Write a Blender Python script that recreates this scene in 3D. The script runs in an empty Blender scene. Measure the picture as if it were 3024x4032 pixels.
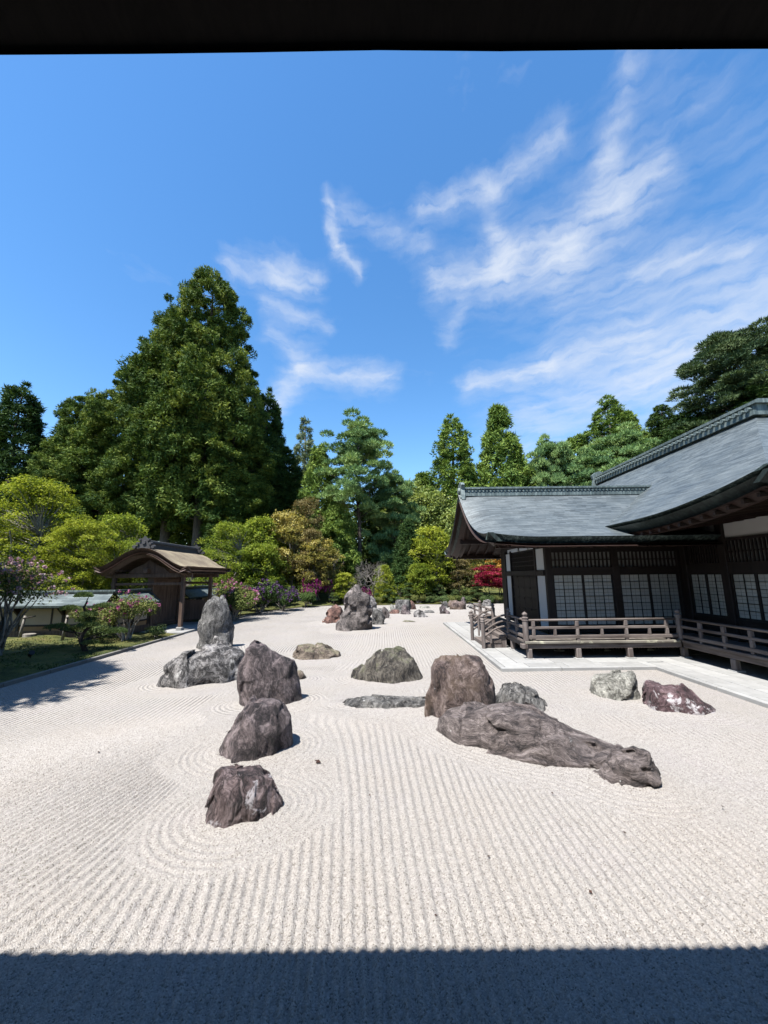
import bpy, math, random
import numpy as np
from mathutils import Vector, Matrix

SC = bpy.context.scene
COL = SC.collection
R = math.radians

# ------------------------------------------------------------------ camera
CAM_H = 2.5
cam_data = bpy.data.cameras.new("camera")
cam_data.sensor_fit = 'HORIZONTAL'
cam_data.sensor_width = 36.0
cam_data.lens = 36.0 * 1514.0 / 3024.0
cam_data.clip_start = 0.05
cam_data.clip_end = 3000
cam = bpy.data.objects.new("camera", cam_data)
COL.objects.link(cam)
cam.matrix_world = (Matrix.Translation((0, 0, CAM_H)) @ Matrix.Rotation(R(90 + 9.5), 4, 'X')
                    @ Matrix.Rotation(-0.011, 4, 'Z'))
SC.camera = cam

# ------------------------------------------------------------------ exposure
SC.view_settings.view_transform = 'Standard'
SC.view_settings.look = 'None'
SC.view_settings.exposure = 1.5
SC.view_settings.gamma = 1.0
SC.view_settings.use_curve_mapping = False
SC.render.engine = 'CYCLES'
SC.cycles.max_bounces = 4
SC.cycles.diffuse_bounces = 2
SC.cycles.glossy_bounces = 2
SC.cycles.transmission_bounces = 3
SC.cycles.transparent_max_bounces = 4
SC.cycles.use_denoising = True
SC.cycles.use_adaptive_sampling = True
SC.cycles.adaptive_threshold = 0.015

# ------------------------------------------------------------------ sun
LIGHT = Vector((0.33, 0.36, -1.0)).normalized()      # the way the light travels
sun_d = bpy.data.lights.new("sun", 'SUN')
sun_d.energy = 5.0
sun_d.angle = R(0.5)
sun_d.color = (1.0, 0.965, 0.91)
sun = bpy.data.objects.new("sun", sun_d)
COL.objects.link(sun)
sun.rotation_euler = LIGHT.to_track_quat('-Z', 'Y').to_euler()
SUN_EL = math.asin(-LIGHT.z)
SUN_ROT = math.atan2(-LIGHT.x, -LIGHT.y)

# ------------------------------------------------------------------ world: blue spring sky with cirrus
world = bpy.data.worlds.new("World")
SC.world = world
world.use_nodes = True
wn, wl_ = world.node_tree.nodes, world.node_tree.links
wn.clear()

def nd(nt, typ, inp=None, **kw):
    n = nt.nodes.new(typ)
    for k, v in kw.items():
        setattr(n, k, v)
    if inp:
        for k, v in inp.items():
            s = n.inputs[k]
            if isinstance(v, bpy.types.NodeSocket):
                nt.links.new(v, s)
            else:
                s.default_value = v
    return n

def math_(nt, op, a, b=0.0, c=None, clamp=False):
    i = {0: a, 1: b}
    if c is not None:
        i[2] = c
    return nd(nt, 'ShaderNodeMath', i, operation=op, use_clamp=clamp).outputs[0]

def vec_(nt, op, a, b=None, scale=None):
    i = {0: a}
    if b is not None:
        i[1] = b
    n = nd(nt, 'ShaderNodeVectorMath', i, operation=op)
    if scale is not None:
        if isinstance(scale, bpy.types.NodeSocket):
            nt.links.new(scale, n.inputs['Scale'])
        else:
            n.inputs['Scale'].default_value = scale
    return n

def build_world():
    nt = world.node_tree
    sky = nd(nt, 'ShaderNodeTexSky', sky_type='NISHITA')
    sky.sun_disc = False
    sky.sun_elevation = SUN_EL
    sky.sun_rotation = SUN_ROT
    sky.altitude = 800
    sky.air_density = 1.25
    sky.dust_density = 0.45
    sky.ozone_density = 2.0
    tc = nd(nt, 'ShaderNodeTexCoord')
    d = vec_(nt, 'NORMALIZE', tc.outputs['Generated']).outputs[0]
    sp = nd(nt, 'ShaderNodeSeparateXYZ', {0: d})
    az = math_(nt, 'ARCTAN2', sp.outputs[0], sp.outputs[1])
    el = math_(nt, 'ARCSINE', sp.outputs[2])
    p0 = nd(nt, 'ShaderNodeCombineXYZ', {0: az, 1: el, 2: 0.0}).outputs[0]
    # wind-drawn warp
    w1 = nd(nt, 'ShaderNodeTexNoise', {'Vector': p0, 'Scale': 7.0, 'Detail': 3.0, 'Roughness': 0.5})
    off = vec_(nt, 'SUBTRACT', w1.outputs['Color'], (0.5, 0.5, 0.5)).outputs[0]
    off = vec_(nt, 'MULTIPLY', off, (0.075, 0.05, 0.0)).outputs[0]
    w2 = nd(nt, 'ShaderNodeTexNoise', {'Vector': p0, 'Scale': 26.0, 'Detail': 4.0, 'Roughness': 0.6})
    off2 = vec_(nt, 'SUBTRACT', w2.outputs['Color'], (0.5, 0.5, 0.5)).outputs[0]
    off2 = vec_(nt, 'MULTIPLY', off2, (0.040, 0.028, 0.0)).outputs[0]
    p = vec_(nt, 'ADD', vec_(nt, 'ADD', p0, off).outputs[0], off2).outputs[0]
    CL = [((0.129, 0.822), (0.327, 0.842), 0.015, 0.5), ((0.327, 0.842), (0.516, 0.869), 0.016, 0.45),
          ((0.156, 0.697), (0.336, 0.7), 0.02, 0.7), ((0.336, 0.7), (0.51, 0.693), 0.03, 0.85),
          ((0.332, 0.774), (0.374, 0.709), 0.014, 0.5), ((0.51, 0.693), (0.631, 0.738), 0.03, 0.48),
          ((0.631, 0.738), (0.726, 0.749), 0.02, 0.55), ((0.688, 0.909), (0.629, 0.809), 0.023, 0.26),
          ((0.629, 0.809), (0.593, 0.752), 0.022, 0.35), ((0.245, 0.472), (0.432, 0.485), 0.013, 0.8),
          ((0.432, 0.485), (0.64, 0.488), 0.019, 0.6), ((-0.157, 0.837), (-0.128, 0.769), 0.009, 0.6),
          ((-0.128, 0.769), (-0.066, 0.721), 0.009, 0.75), ((-0.115, 0.832), (0.132, 0.759), 0.017, 0.28),
          ((-0.416, 0.689), (-0.271, 0.706), 0.019, 0.4), ((-0.296, 0.694), (-0.193, 0.705), 0.015, 0.6),
          ((-0.295, 0.429), (-0.213, 0.516), 0.019, 0.65), ((-0.213, 0.516), (0.018, 0.498), 0.016, 0.7),
          ((-0.33, 0.639), (-0.165, 0.616), 0.012, 0.4), ((-0.308, 0.581), (-0.239, 0.56), 0.016, 0.35),
          ((0.388, 0.356), (0.657, 0.419), 0.06, 0.5), ((0.657, 0.419), (0.868, 0.48), 0.048, 0.62),
          ((0.648, 0.611), (0.812, 0.577), 0.016, 0.45), ((0.231, 0.644), (0.189, 0.591), 0.017, 0.3),
          ((0.774, 0.847), (0.897, 0.704), 0.045, 0.10), ((0.521, 0.614), (0.874, 0.515), 0.056, 0.20)]
    acc = None
    for a, b, w, s in CL:
        ba = (b[0] - a[0], b[1] - a[1], 0.0)
        l2 = ba[0] ** 2 + ba[1] ** 2
        pa = vec_(nt, 'SUBTRACT', p, (a[0], a[1], 0.0)).outputs[0]
        h = math_(nt, 'MULTIPLY', vec_(nt, 'DOT_PRODUCT', pa, ba).outputs['Value'], 1.0 / l2, clamp=True)
        q = vec_(nt, 'SCALE', ba, scale=h).outputs[0]
        dist = vec_(nt, 'DISTANCE', pa, q).outputs['Value']
        q2 = math_(nt, 'MULTIPLY', dist, 1.0 / (w * 1.8))
        m = math_(nt, 'DIVIDE', 1.0, math_(nt, 'ADD', math_(nt, 'MULTIPLY', q2, q2), 1.0))
        m = math_(nt, 'MULTIPLY', math_(nt, 'MULTIPLY', m, m), s)
        acc = m if acc is None else math_(nt, 'ADD', acc, m)
    # the same thin cirrus goes on over the rest of the sky
    ps = vec_(nt, 'MULTIPLY', p, (1.0, 2.2, 1.0)).outputs[0]
    thin = nd(nt, 'ShaderNodeTexNoise', {'Vector': ps, 'Scale': 2.6, 'Detail': 5.0, 'Roughness': 0.6}).outputs[0]
    thin = nd(nt, 'ShaderNodeMapRange', {0: thin, 1: 0.56, 2: 0.85, 3: 0.0, 4: 0.18}).outputs[0]
    acc = math_(nt, 'ADD', acc, thin)
    # fibrous break-up
    rot = nd(nt, 'ShaderNodeMapping', {'Vector': p, 'Rotation': (0, 0, R(-24)), 'Scale': (1.0, 4.6, 1.0)}).outputs[0]
    fib = nd(nt, 'ShaderNodeTexNoise', {'Vector': rot, 'Scale': 11.0, 'Detail': 6.0, 'Roughness': 0.52}).outputs[0]
    fib = nd(nt, 'ShaderNodeMapRange', {0: fib, 1: 0.30, 2: 0.72, 3: 0.28, 4: 1.25}).outputs[0]
    mask = math_(nt, 'MULTIPLY', acc, fib)
    mask = math_(nt, 'MAXIMUM', math_(nt, 'SUBTRACT', mask, 0.035), 0.0)
    mask = math_(nt, 'MULTIPLY', math_(nt, 'DIVIDE', mask, math_(nt, 'ADD', mask, 1.0)), 1.4, clamp=True)
    hsv = nd(nt, 'ShaderNodeHueSaturation', {'Saturation': SKY_SAT, 'Value': 1.0, 'Color': sky.outputs[0]})
    mix = nd(nt, 'ShaderNodeMix', {0: mask, 6: hsv.outputs[0], 7: CLOUD_COL}, data_type='RGBA')
    bg = nd(nt, 'ShaderNodeBackground', {0: mix.outputs[2], 1: SKY_STR})
    out = nd(nt, 'ShaderNodeOutputWorld', {0: bg.outputs[0]})

SKY_SAT = 1.27
SKY_STR = 0.088
CLOUD_COL = (3.35, 3.6, 4.0, 1.0)
build_world()
world.cycles.sampling_method = 'MANUAL'
world.cycles.sample_map_resolution = 512

# ------------------------------------------------------------------ helpers
def wloc(o):
    v = Vector((0, 0, 0))
    while o is not None:
        v += o.location
        o = o.parent
    return v

def put(o, parent=None, label=None, cat=None, group=None, kind=None):
    COL.objects.link(o)
    if parent is not None:
        o.parent = parent
    if label: o["label"] = label
    if cat: o["category"] = cat
    if group: o["group"] = group
    if kind: o["kind"] = kind
    return o

def empty(name, loc, label, cat, group=None, kind=None, rz=0.0):
    o = bpy.data.objects.new(name, None)
    o.location = loc
    o.rotation_euler.z = rz
    o.empty_display_size = 0.2
    return put(o, None, label, cat, group, kind)

def mesh_np(name, V, F, smooth=False, attrs=None):
    V = np.ascontiguousarray(V, dtype=np.float32)
    F = np.ascontiguousarray(F, dtype=np.int32)
    me = bpy.data.meshes.new(name)
    me.vertices.add(len(V))
    me.vertices.foreach_set('co', V.ravel())
    k = F.shape[1]
    me.loops.add(F.size)
    me.loops.foreach_set('vertex_index', F.ravel())
    me.polygons.add(len(F))
    me.polygons.foreach_set('loop_start', np.arange(0, F.size, k, dtype=np.int32))
    me.update(calc_edges=True)
    if smooth:
        me.polygons.foreach_set('use_smooth', np.ones(len(F), dtype=bool))
    else:
        me.polygons.foreach_set('use_smooth', np.zeros(len(F), dtype=bool))
    for n, a in (attrs or {}).items():
        at = me.attributes.new(n, 'FLOAT', 'POINT')
        at.data.foreach_set('value', np.ascontiguousarray(a, dtype=np.float32))
    return me

class MB:
    """collects solid pieces in world coordinates; build() links them as one mesh object"""
    def __init__(s):
        s.v, s.f = [], []
    def add(s, V, F):
        b = len(s.v)
        s.v += [tuple(p) for p in V]
        s.f += [tuple(i + b for i in f) for f in F]
        return s
    def box(s, x0, x1, y0, y1, z0, z1):
        return s.add([(x0, y0, z0), (x1, y0, z0), (x1, y1, z0), (x0, y1, z0), (x0, y0, z1), (x1, y0, z1), (x1, y1, z1), (x0, y1, z1)],
                     [(3, 2, 1, 0), (4, 5, 6, 7), (0, 1, 5, 4), (1, 2, 6, 5), (2, 3, 7, 6), (3, 0, 4, 7)])
    def bevbox(s, x0, x1, y0, y1, z0, z1, b=0.01):
        """box with chamfered edges"""
        V, F = [], []
        b = min(b, (x1 - x0) * .3, (y1 - y0) * .3, (z1 - z0) * .3)
        def ring(z, i):
            return [(x0 + b + i, y0 + i, z), (x1 - b - i, y0 + i, z), (x1 - i, y0 + b + i, z), (x1 - i, y1 - b - i, z),
                    (x1 - b - i, y1 - i, z), (x0 + b + i, y1 - i, z), (x0 + i, y1 - b - i, z), (x0 + i, y0 + b + i, z)]
        rings = [ring(z0, b * .7), ring(z0 + b, 0), ring(z1 - b, 0), ring(z1, b * .7)]
        for r in rings: V += r
        for k in range(3):
            for i in range(8):
                j = (i + 1) % 8
                F.append((k * 8 + i, k * 8 + j, k * 8 + 8 + j, k * 8 + 8 + i))
        F.append(tuple(range(7, -1, -1))); F.append(tuple(range(24, 32)))
        return s.add(V, F)
    def beam(s, p0, p1, w, h, up=(0, 0, 1)):
        p0, p1 = Vector(p0), Vector(p1)
        d = (p1 - p0).normalized()
        u = Vector(up)
        sd = d.cross(u)
        if sd.length < 1e-5: sd = d.cross(Vector((1, 0, 0)))
        sd.normalize(); u = sd.cross(d).normalized()
        V = []
        for p in (p0, p1):
            for a, b in ((-1, -1), (1, -1), (1, 1), (-1, 1)):
                V.append(p + sd * (a * w / 2) + u * (b * h / 2))
        return s.add(V, [(0, 1, 2, 3), (7, 6, 5, 4), (0, 4, 5, 1), (1, 5, 6, 2), (2, 6, 7, 3), (3, 7, 4, 0)])
    def tube(s, pts, rads, n=8, cap=True):
        pts = [Vector(p) for p in pts]
        V, F = [], []
        prev = None
        for i, p in enumerate(pts):
            d = (pts[min(i + 1, len(pts) - 1)] - pts[max(i - 1, 0)]).normalized()
            a = d.cross(Vector((0, 0, 1)))
            if a.length < 0.05: a = d.cross(Vector((1, 0, 0)))
            a.normalize()
            if prev is not None:
                a = (prev - d * prev.dot(d)).normalized()
            prev = a
            b = d.cross(a)
            for k in range(n):
                t = 2 * math.pi * k / n
                V.append(p + (a * math.cos(t) + b * math.sin(t)) * rads[i])
        for i in range(len(pts) - 1):
            for k in range(n):
                j = (k + 1) % n
                F.append((i * n + k, i * n + j, i * n + n + j, i * n + n + k))
        if cap:
            F.append(tuple(range(n - 1, -1, -1)))
            m = (len(pts) - 1) * n
            F.append(tuple(range(m, m + n)))
        return s.add(V, F)
    def lathe(s, c, prof, n=12):
        """prof: list of (radius, z) going up, round a vertical axis at c=(x,y)"""
        V, F = [], []
        for r, z in prof:
            for k in range(n):
                t = 2 * math.pi * k / n
                V.append((c[0] + r * math.cos(t), c[1] + r * math.sin(t), z))
        for i in range(len(prof) - 1):
            for k in range(n):
                j = (k + 1) % n
                F.append((i * n + k, i * n + j, i * n + n + j, i * n + n + k))
        F.append(tuple(range(n - 1, -1, -1)))
        m = (len(prof) - 1) * n
        F.append(tuple(range(m, m + n)))
        return s.add(V, F)
    def prism(s, poly, axis, a0, a1):
        """poly of 2D points extruded along axis 'x','y','z' from a0 to a1"""
        def P(p, a):
            return {'x': (a, p[0], p[1]), 'y': (p[0], a, p[1]), 'z': (p[0], p[1], a)}[axis]
        n = len(poly)
        V = [P(p, a0) for p in poly] + [P(p, a1) for p in poly]
        F = [tuple(range(n - 1, -1, -1)), tuple(range(n, 2 * n))] + [(i, (i + 1) % n, n + (i + 1) % n, n + i) for i in range(n)]
        return s.add(V, F)
    def build(s, name, mat, parent=None, smooth=False, **kw):
        o0 = wloc(parent) if parent is not None else Vector(kw.pop('loc', (0, 0, 0)))
        me = bpy.data.meshes.new(name)
        me.from_pydata([(p[0] - o0.x, p[1] - o0.y, p[2] - o0.z) for p in s.v], [], s.f)
        me.update()
        import bmesh as _b
        bm = _b.new(); bm.from_mesh(me); _b.ops.recalc_face_normals(bm, faces=bm.faces); bm.to_mesh(me); bm.free()
        if smooth:
            me.polygons.foreach_set('use_smooth', np.ones(len(me.polygons), dtype=bool))
        me.materials.append(mat)
        o = bpy.data.objects.new(name, me)
        if parent is None: o.location = o0
        return put(o, parent, **kw)

def share(name, me, loc, parent, rz=0.0, scale=None):
    """another piece with shared mesh data, at a world location"""
    o = bpy.data.objects.new(name, me)
    o.location = Vector(loc) - wloc(parent)
    o.rotation_euler.z = rz
    if scale: o.scale = scale
    return put(o, parent)

# ------------------------------------------------------------------ numpy noise
def _hash(ix, iy, iz, seed):
    h = (ix.astype(np.uint32) * np.uint32(374761393) + iy.astype(np.uint32) * np.uint32(668265263)
         + iz.astype(np.uint32) * np.uint32(2147483647) + np.uint32((seed * 974711 + 12345) & 0xffffffff))
    h = (h ^ (h >> np.uint32(13))) * np.uint32(1274126177)
    h = h ^ (h >> np.uint32(16))
    h = h * np.uint32(2246822519)
    h = h ^ (h >> np.uint32(15))
    return h.astype(np.float32) / np.float32(4294967295.0)

def vnoise(x, y, z, seed=0):
    """value noise, about -1..1"""
    x0, y0, z0 = np.floor(x), np.floor(y), np.floor(z)
    fx, fy, fz = x - x0, y - y0, z - z0
    ix, iy, iz = x0.astype(np.int64), y0.astype(np.int64), z0.astype(np.int64)
    u, v, w = fx * fx * (3 - 2 * fx), fy * fy * (3 - 2 * fy), fz * fz * (3 - 2 * fz)
    r = 0
    for a in (0, 1):
        for b in (0, 1):
            for c in (0, 1):
                k = (u if a else 1 - u) * (v if b else 1 - v) * (w if c else 1 - w)
                r = r + k * _hash(ix + a, iy + b, iz + c, seed)
    return r * 2 - 1

def fbm(x, y, z, oct=4, seed=0, gain=0.5):
    r, a, f = 0, 1.0, 1.0
    for i in range(oct):
        r = r + a * vnoise(x * f + 13.7 * i, y * f - 7.1 * i, z * f + 3.3 * i, seed + i)
        a *= gain; f *= 2.03
    return r

# ------------------------------------------------------------------ materials
def new_mat(name):
    m = bpy.data.materials.new(name)
    m.use_nodes = True
    nt = m.node_tree
    nt.nodes.clear()
    out = nt.nodes.new('ShaderNodeOutputMaterial')
    bs = nt.nodes.new('ShaderNodeBsdfPrincipled')
    nt.links.new(bs.outputs[0], out.inputs[0])
    bs.inputs['Specular IOR Level'].default_value = 0.3
    return m, nt, bs, out

def ramp(nt, fac, stops, interp='LINEAR'):
    n = nt.nodes.new('ShaderNodeValToRGB')
    n.color_ramp.interpolation = interp
    e = n.color_ramp.elements
    while len(e) > 1: e.remove(e[-1])
    for i, (p, c) in enumerate(stops):
        el = e[0] if i == 0 else e.new(p)
        el.position = p
        el.color = (c[0], c[1], c[2], 1) if len(c) == 3 else c
    nt.links.new(fac, n.inputs[0])
    return n.outputs[0]

def noise(nt, vec, scale, detail=3.0, rough=0.55, dist=0.0):
    return nd(nt, 'ShaderNodeTexNoise', {'Vector': vec, 'Scale': scale, 'Detail': detail, 'Roughness': rough, 'Distortion': dist}).outputs[0]

def mapping(nt, vec, scale=(1, 1, 1), rot=(0, 0, 0), loc=(0, 0, 0)):
    return nd(nt, 'ShaderNodeMapping', {'Vector': vec, 'Scale': scale, 'Rotation': rot, 'Location': loc}).outputs[0]

def mixc(nt, fac, a, b, mode='MIX'):
    n = nd(nt, 'ShaderNodeMix', {0: fac, 6: a, 7: b}, data_type='RGBA', blend_type=mode)
    return n.outputs[2]

AK = 0.74      # reflectance of ground, stone and timber relative to the swatch values
def dim(c, k=None):
    k = AK if k is None else k
    return tuple(v * k for v in c)

def c4(c): return (c[0], c[1], c[2], 1.0)

def objco(nt): return nd(nt, 'ShaderNodeTexCoord').outputs['Object']

def bump(nt, bs, h, strength=0.5, dist=0.01, normal=None):
    i = {'Height': h, 'Strength': strength, 'Distance': dist}
    if normal is not None: i['Normal'] = normal
    b = nd(nt, 'ShaderNodeBump', i)
    nt.links.new(b.outputs[0], bs.inputs['Normal'])
    return b.outputs[0]

def mat_gravel():
    m, nt, bs, out = new_mat("gravel")
    co = objco(nt)
    ph = nd(nt, 'ShaderNodeAttribute', attribute_name='phase').outputs['Fac']
    bk = nd(nt, 'ShaderNodeAttribute', attribute_name='bumpk').outputs['Fac']
    vor = nd(nt, 'ShaderNodeTexVoronoi', {'Vector': co, 'Scale': 104.0, 'Randomness': 1.0})
    grey = nd(nt, 'ShaderNodeSeparateColor', {0: vor.outputs['Color']}).outputs[0]
    col = ramp(nt, grey, [(0.0, (0.095, 0.086, 0.078)), (0.06, (0.15, 0.138, 0.126)), (0.2, (0.208, 0.197, 0.186)), (0.6, (0.236, 0.225, 0.214)), (1.0, (0.288, 0.277, 0.266))])
    big = noise(nt, co, 0.8, 4.0)
    tint = ramp(nt, big, [(0.3, (1.0, 0.965, 0.925)), (0.55, (1.0, 0.98, 0.955)), (0.75, (0.985, 0.955, 0.955))])
    col = mixc(nt, 1.0, col, tint, 'MULTIPLY')
    nt.links.new(col, bs.inputs['Base Color'])
    bs.inputs['Roughness'].default_value = 0.9
    bs.inputs['Specular IOR Level'].default_value = 0.15
    ridge = math_(nt, 'SINE', math_(nt, 'MULTIPLY', ph, 2 * math.pi))
    wob = noise(nt, co, 9.0, 2.0)
    ridge = math_(nt, 'MULTIPLY', ridge, math_(nt, 'ADD', wob, 0.4))
    ridge = math_(nt, 'MULTIPLY', ridge, math_(nt, 'MULTIPLY', bk, 0.020))
    b1 = nd(nt, 'ShaderNodeBump', {'Height': ridge, 'Strength': 1.0, 'Distance': 1.0}).outputs[0]
    g = math_(nt, 'MULTIPLY', vor.outputs['Distance'], -1.0)
    g = math_(nt, 'ADD', g, math_(nt, 'MULTIPLY', grey, 0.5))
    g = math_(nt, 'MULTIPLY', g, math_(nt, 'SUBTRACT', 1.0, math_(nt, 'MULTIPLY', math_(nt, 'MINIMUM', bk, 1.0), 0.75)))
    bump(nt, bs, g, 0.8, 0.0085, b1)
    return m

def mat_rock(name, cols, lichen=0.3, lich_col=(0.62, 0.62, 0.60), streak=0.5, moss=0.0, spots=0.3, grain=(1, 1, 1), warm=None):
    """cols: dark, mid, light; grain: stretch of the veins"""
    m, nt, bs, out = new_mat(name)
    cols = [dim(c) for c in cols]; lich_col = dim(lich_col); warm = dim(warm) if warm else None
    co = objco(nt)
    oi = nd(nt, 'ShaderNodeObjectInfo').outputs['Random']
    co = vec_(nt, 'ADD', co, nd(nt, 'ShaderNodeCombineXYZ', {0: math_(nt, 'MULTIPLY', oi, 31.0), 1: 0.0, 2: 0.0}).outputs[0]).outputs[0]
    warp = nd(nt, 'ShaderNodeTexNoise', {'Vector': co, 'Scale': 2.2, 'Detail': 3.0})
    wv = vec_(nt, 'SCALE', vec_(nt, 'SUBTRACT', warp.outputs['Color'], (0.5, 0.5, 0.5)).outputs[0], scale=0.45).outputs[0]
    cw = vec_(nt, 'ADD', co, wv).outputs[0]
    n1 = noise(nt, mapping(nt, cw, grain), 3.2, 7.0, 0.62)
    n2 = noise(nt, mapping(nt, cw, (grain[0] * 2.2, grain[1] * 2.2, grain[2] * 2.2)), 9.0, 8.0, 0.78)
    f = math_(nt, 'ADD', math_(nt, 'MULTIPLY', n1, 0.5), math_(nt, 'MULTIPLY', n2, 0.5))
    col = ramp(nt, f, [(0.39, tuple(c * 0.4 for c in cols[0])), (0.44, cols[0]), (0.495, cols[1]), (0.55, cols[2]), (0.62, tuple(min(1, c * 1.7 + 0.03) for c in cols[2]))])
    if warm:
        n5 = noise(nt, cw, 1.7, 4.0)
        col = mixc(nt, ramp(nt, n5, [(0.45, (0, 0, 0)), (0.68, (0.8, 0.8, 0.8))]), col, c4(warm))
    # pale veins / drip marks running down
    st = noise(nt, mapping(nt, cw, (7.0, 7.0, 0.7)), 2.0, 5.0, 0.6)
    stf = ramp(nt, st, [(0.53, (0, 0, 0)), (0.64, (streak, streak, streak))])
    col = mixc(nt, stf, col, c4(tuple(min(1, c * 1.9 + 0.05) for c in cols[2])))
    # lichen crust
    l1 = noise(nt, cw, 5.0, 6.0, 0.7)
    l2 = noise(nt, co, 1.6, 2.0)
    lf = math_(nt, 'ADD', math_(nt, 'MULTIPLY', l1, 0.7), math_(nt, 'MULTIPLY', l2, 0.3))
    t0 = 0.72 - 0.28 * lichen
    lf = ramp(nt, lf, [(t0, (0, 0, 0)), (t0 + 0.045, (0.85, 0.85, 0.85))])
    col = mixc(nt, lf, col, c4(lich_col))
    # round lichen spots
    vor = nd(nt, 'ShaderNodeTexVoronoi', {'Vector': vec_(nt, 'ADD', co, vec_(nt, 'SCALE', wv, scale=0.25).outputs[0]).outputs[0], 'Scale': 7.0, 'Randomness': 1.0})
    rnd = nd(nt, 'ShaderNodeSeparateColor', {0: vor.outputs['Color']}).outputs[1]
    rad = math_(nt, 'MULTIPLY', math_(nt, 'SUBTRACT', rnd, 1.0 - spots), 0.55)
    sf = nd(nt, 'ShaderNodeMapRange', {0: math_(nt, 'SUBTRACT', rad, vor.outputs['Distance']), 1: -0.02, 2: 0.02, 3: 0.0, 4: 0.8}).outputs[0]
    sf = math_(nt, 'MULTIPLY', sf, ramp(nt, noise(nt, co, 18.0, 3.0), [(0.35, (0, 0, 0)), (0.5, (1, 1, 1))]))
    col = mixc(nt, sf, col, c4(tuple(min(1, c * 1.1) for c in lich_col)))
    if moss > 0:
        geo = nd(nt, 'ShaderNodeNewGeometry')
        nz = nd(nt, 'ShaderNodeSeparateXYZ', {0: geo.outputs['Normal']}).outputs[2]
        mf = math_(nt, 'MULTIPLY', nz, noise(nt, co, 4.0, 5.0))
        mf = ramp(nt, mf, [(0.30, (0, 0, 0)), (0.5, (moss, moss, moss))])
        col = mixc(nt, mf, col, (0.16, 0.18, 0.07, 1))
    # dark cracks
    ck = nd(nt, 'ShaderNodeTexVoronoi', {'Vector': mapping(nt, cw, grain), 'Scale': 4.0}, feature='DISTANCE_TO_EDGE').outputs['Distance']
    ckf = ramp(nt, ck, [(0.0, (0.35, 0.35, 0.35)), (0.035, (1, 1, 1))])
    ckm = ramp(nt, noise(nt, co, 2.5, 2.0), [(0.45, (0, 0, 0)), (0.62, (1, 1, 1))])
    col = mixc(nt, ckm, col, mixc(nt, 1.0, col, ckf, 'MULTIPLY'))
    nt.links.new(col, bs.inputs['Base Color'])
    nt.links.new(ramp(nt, n2, [(0.3, (0.62,) * 3), (0.7, (0.85,) * 3)]), bs.inputs['Roughness'])
    bs.inputs['Specular IOR Level'].default_value = 0.35
    h = math_(nt, 'ADD', math_(nt, 'MULTIPLY', n2, 1.0), math_(nt, 'MULTIPLY', noise(nt, co, 34.0, 5.0, 0.7), 0.45))
    h = math_(nt, 'ADD', h, math_(nt, 'MULTIPLY', ckm, math_(nt, 'MULTIPLY', ckf, 0.25)))
    bump(nt, bs, h, 1.0, 0.06)
    return m

def mat_wood(name, dark, light, axis='x', scale=1.0, rough=0.75, contrast=1.0, worn=None):
    dark, light = dim(dark), dim(light); worn = dim(worn) if worn else None
    m, nt, bs, out = new_mat(name)
    co = nd(nt, 'ShaderNodeTexCoord').outputs['Object']
    oi = nd(nt, 'ShaderNodeObjectInfo').outputs['Random']
    co = vec_(nt, 'ADD', co, nd(nt, 'ShaderNodeCombineXYZ', {0: math_(nt, 'MULTIPLY', oi, 17.0), 1: math_(nt, 'MULTIPLY', oi, 5.0), 2: 0.0}).outputs[0]).outputs[0]
    s = {'x': (0.9, 14, 14), 'y': (14, 0.9, 14), 'z': (14, 14, 0.9)}[axis]
    mc = mapping(nt, co, tuple(v * scale for v in s))
    g1 = noise(nt, mc, 1.0, 5.0, 0.6, 0.6)
    g2 = noise(nt, co, 1.6 * scale, 4.0)
    f = math_(nt, 'ADD', math_(nt, 'MULTIPLY', g1, 0.65), math_(nt, 'MULTIPLY', g2, 0.35))
    col = ramp(nt, f, [(0.34, dark), (0.62, light)])
    if worn:
        n3 = ramp(nt, noise(nt, co, 3.5, 6.0, 0.7), [(0.54, (0, 0, 0)), (0.64, (0.8, 0.8, 0.8))])
        col = mixc(nt, n3, col, c4(worn))
    nt.links.new(col, bs.inputs['Base Color'])
    bs.inputs['Roughness'].default_value = rough
    bump(nt, bs, g1, 0.4, 0.006)
    return m

def mat_flat(name, col, var=0.15, scale=3.0, rough=0.85, bumps=0.0, spec=0.2):
    col = dim(col)
    m, nt, bs, out = new_mat(name)
    co = objco(nt)
    n = noise(nt, co, scale, 5.0, 0.6)
    n = math_(nt, 'ADD', math_(nt, 'MULTIPLY', n, 0.7), math_(nt, 'MULTIPLY', nd(nt, 'ShaderNodeObjectInfo').outputs['Random'], 0.3))
    c = ramp(nt, n, [(0.3, tuple(v * (1 - var) for v in col)), (0.7, tuple(min(1, v * (1 + var)) for v in col))])
    nt.links.new(c, bs.inputs['Base Color'])
    bs.inputs['Roughness'].default_value = rough
    bs.inputs['Specular IOR Level'].default_value = spec
    if bumps > 0:
        bump(nt, bs, noise(nt, co, scale * 12, 4.0), bumps, 0.01)
    return m

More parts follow.
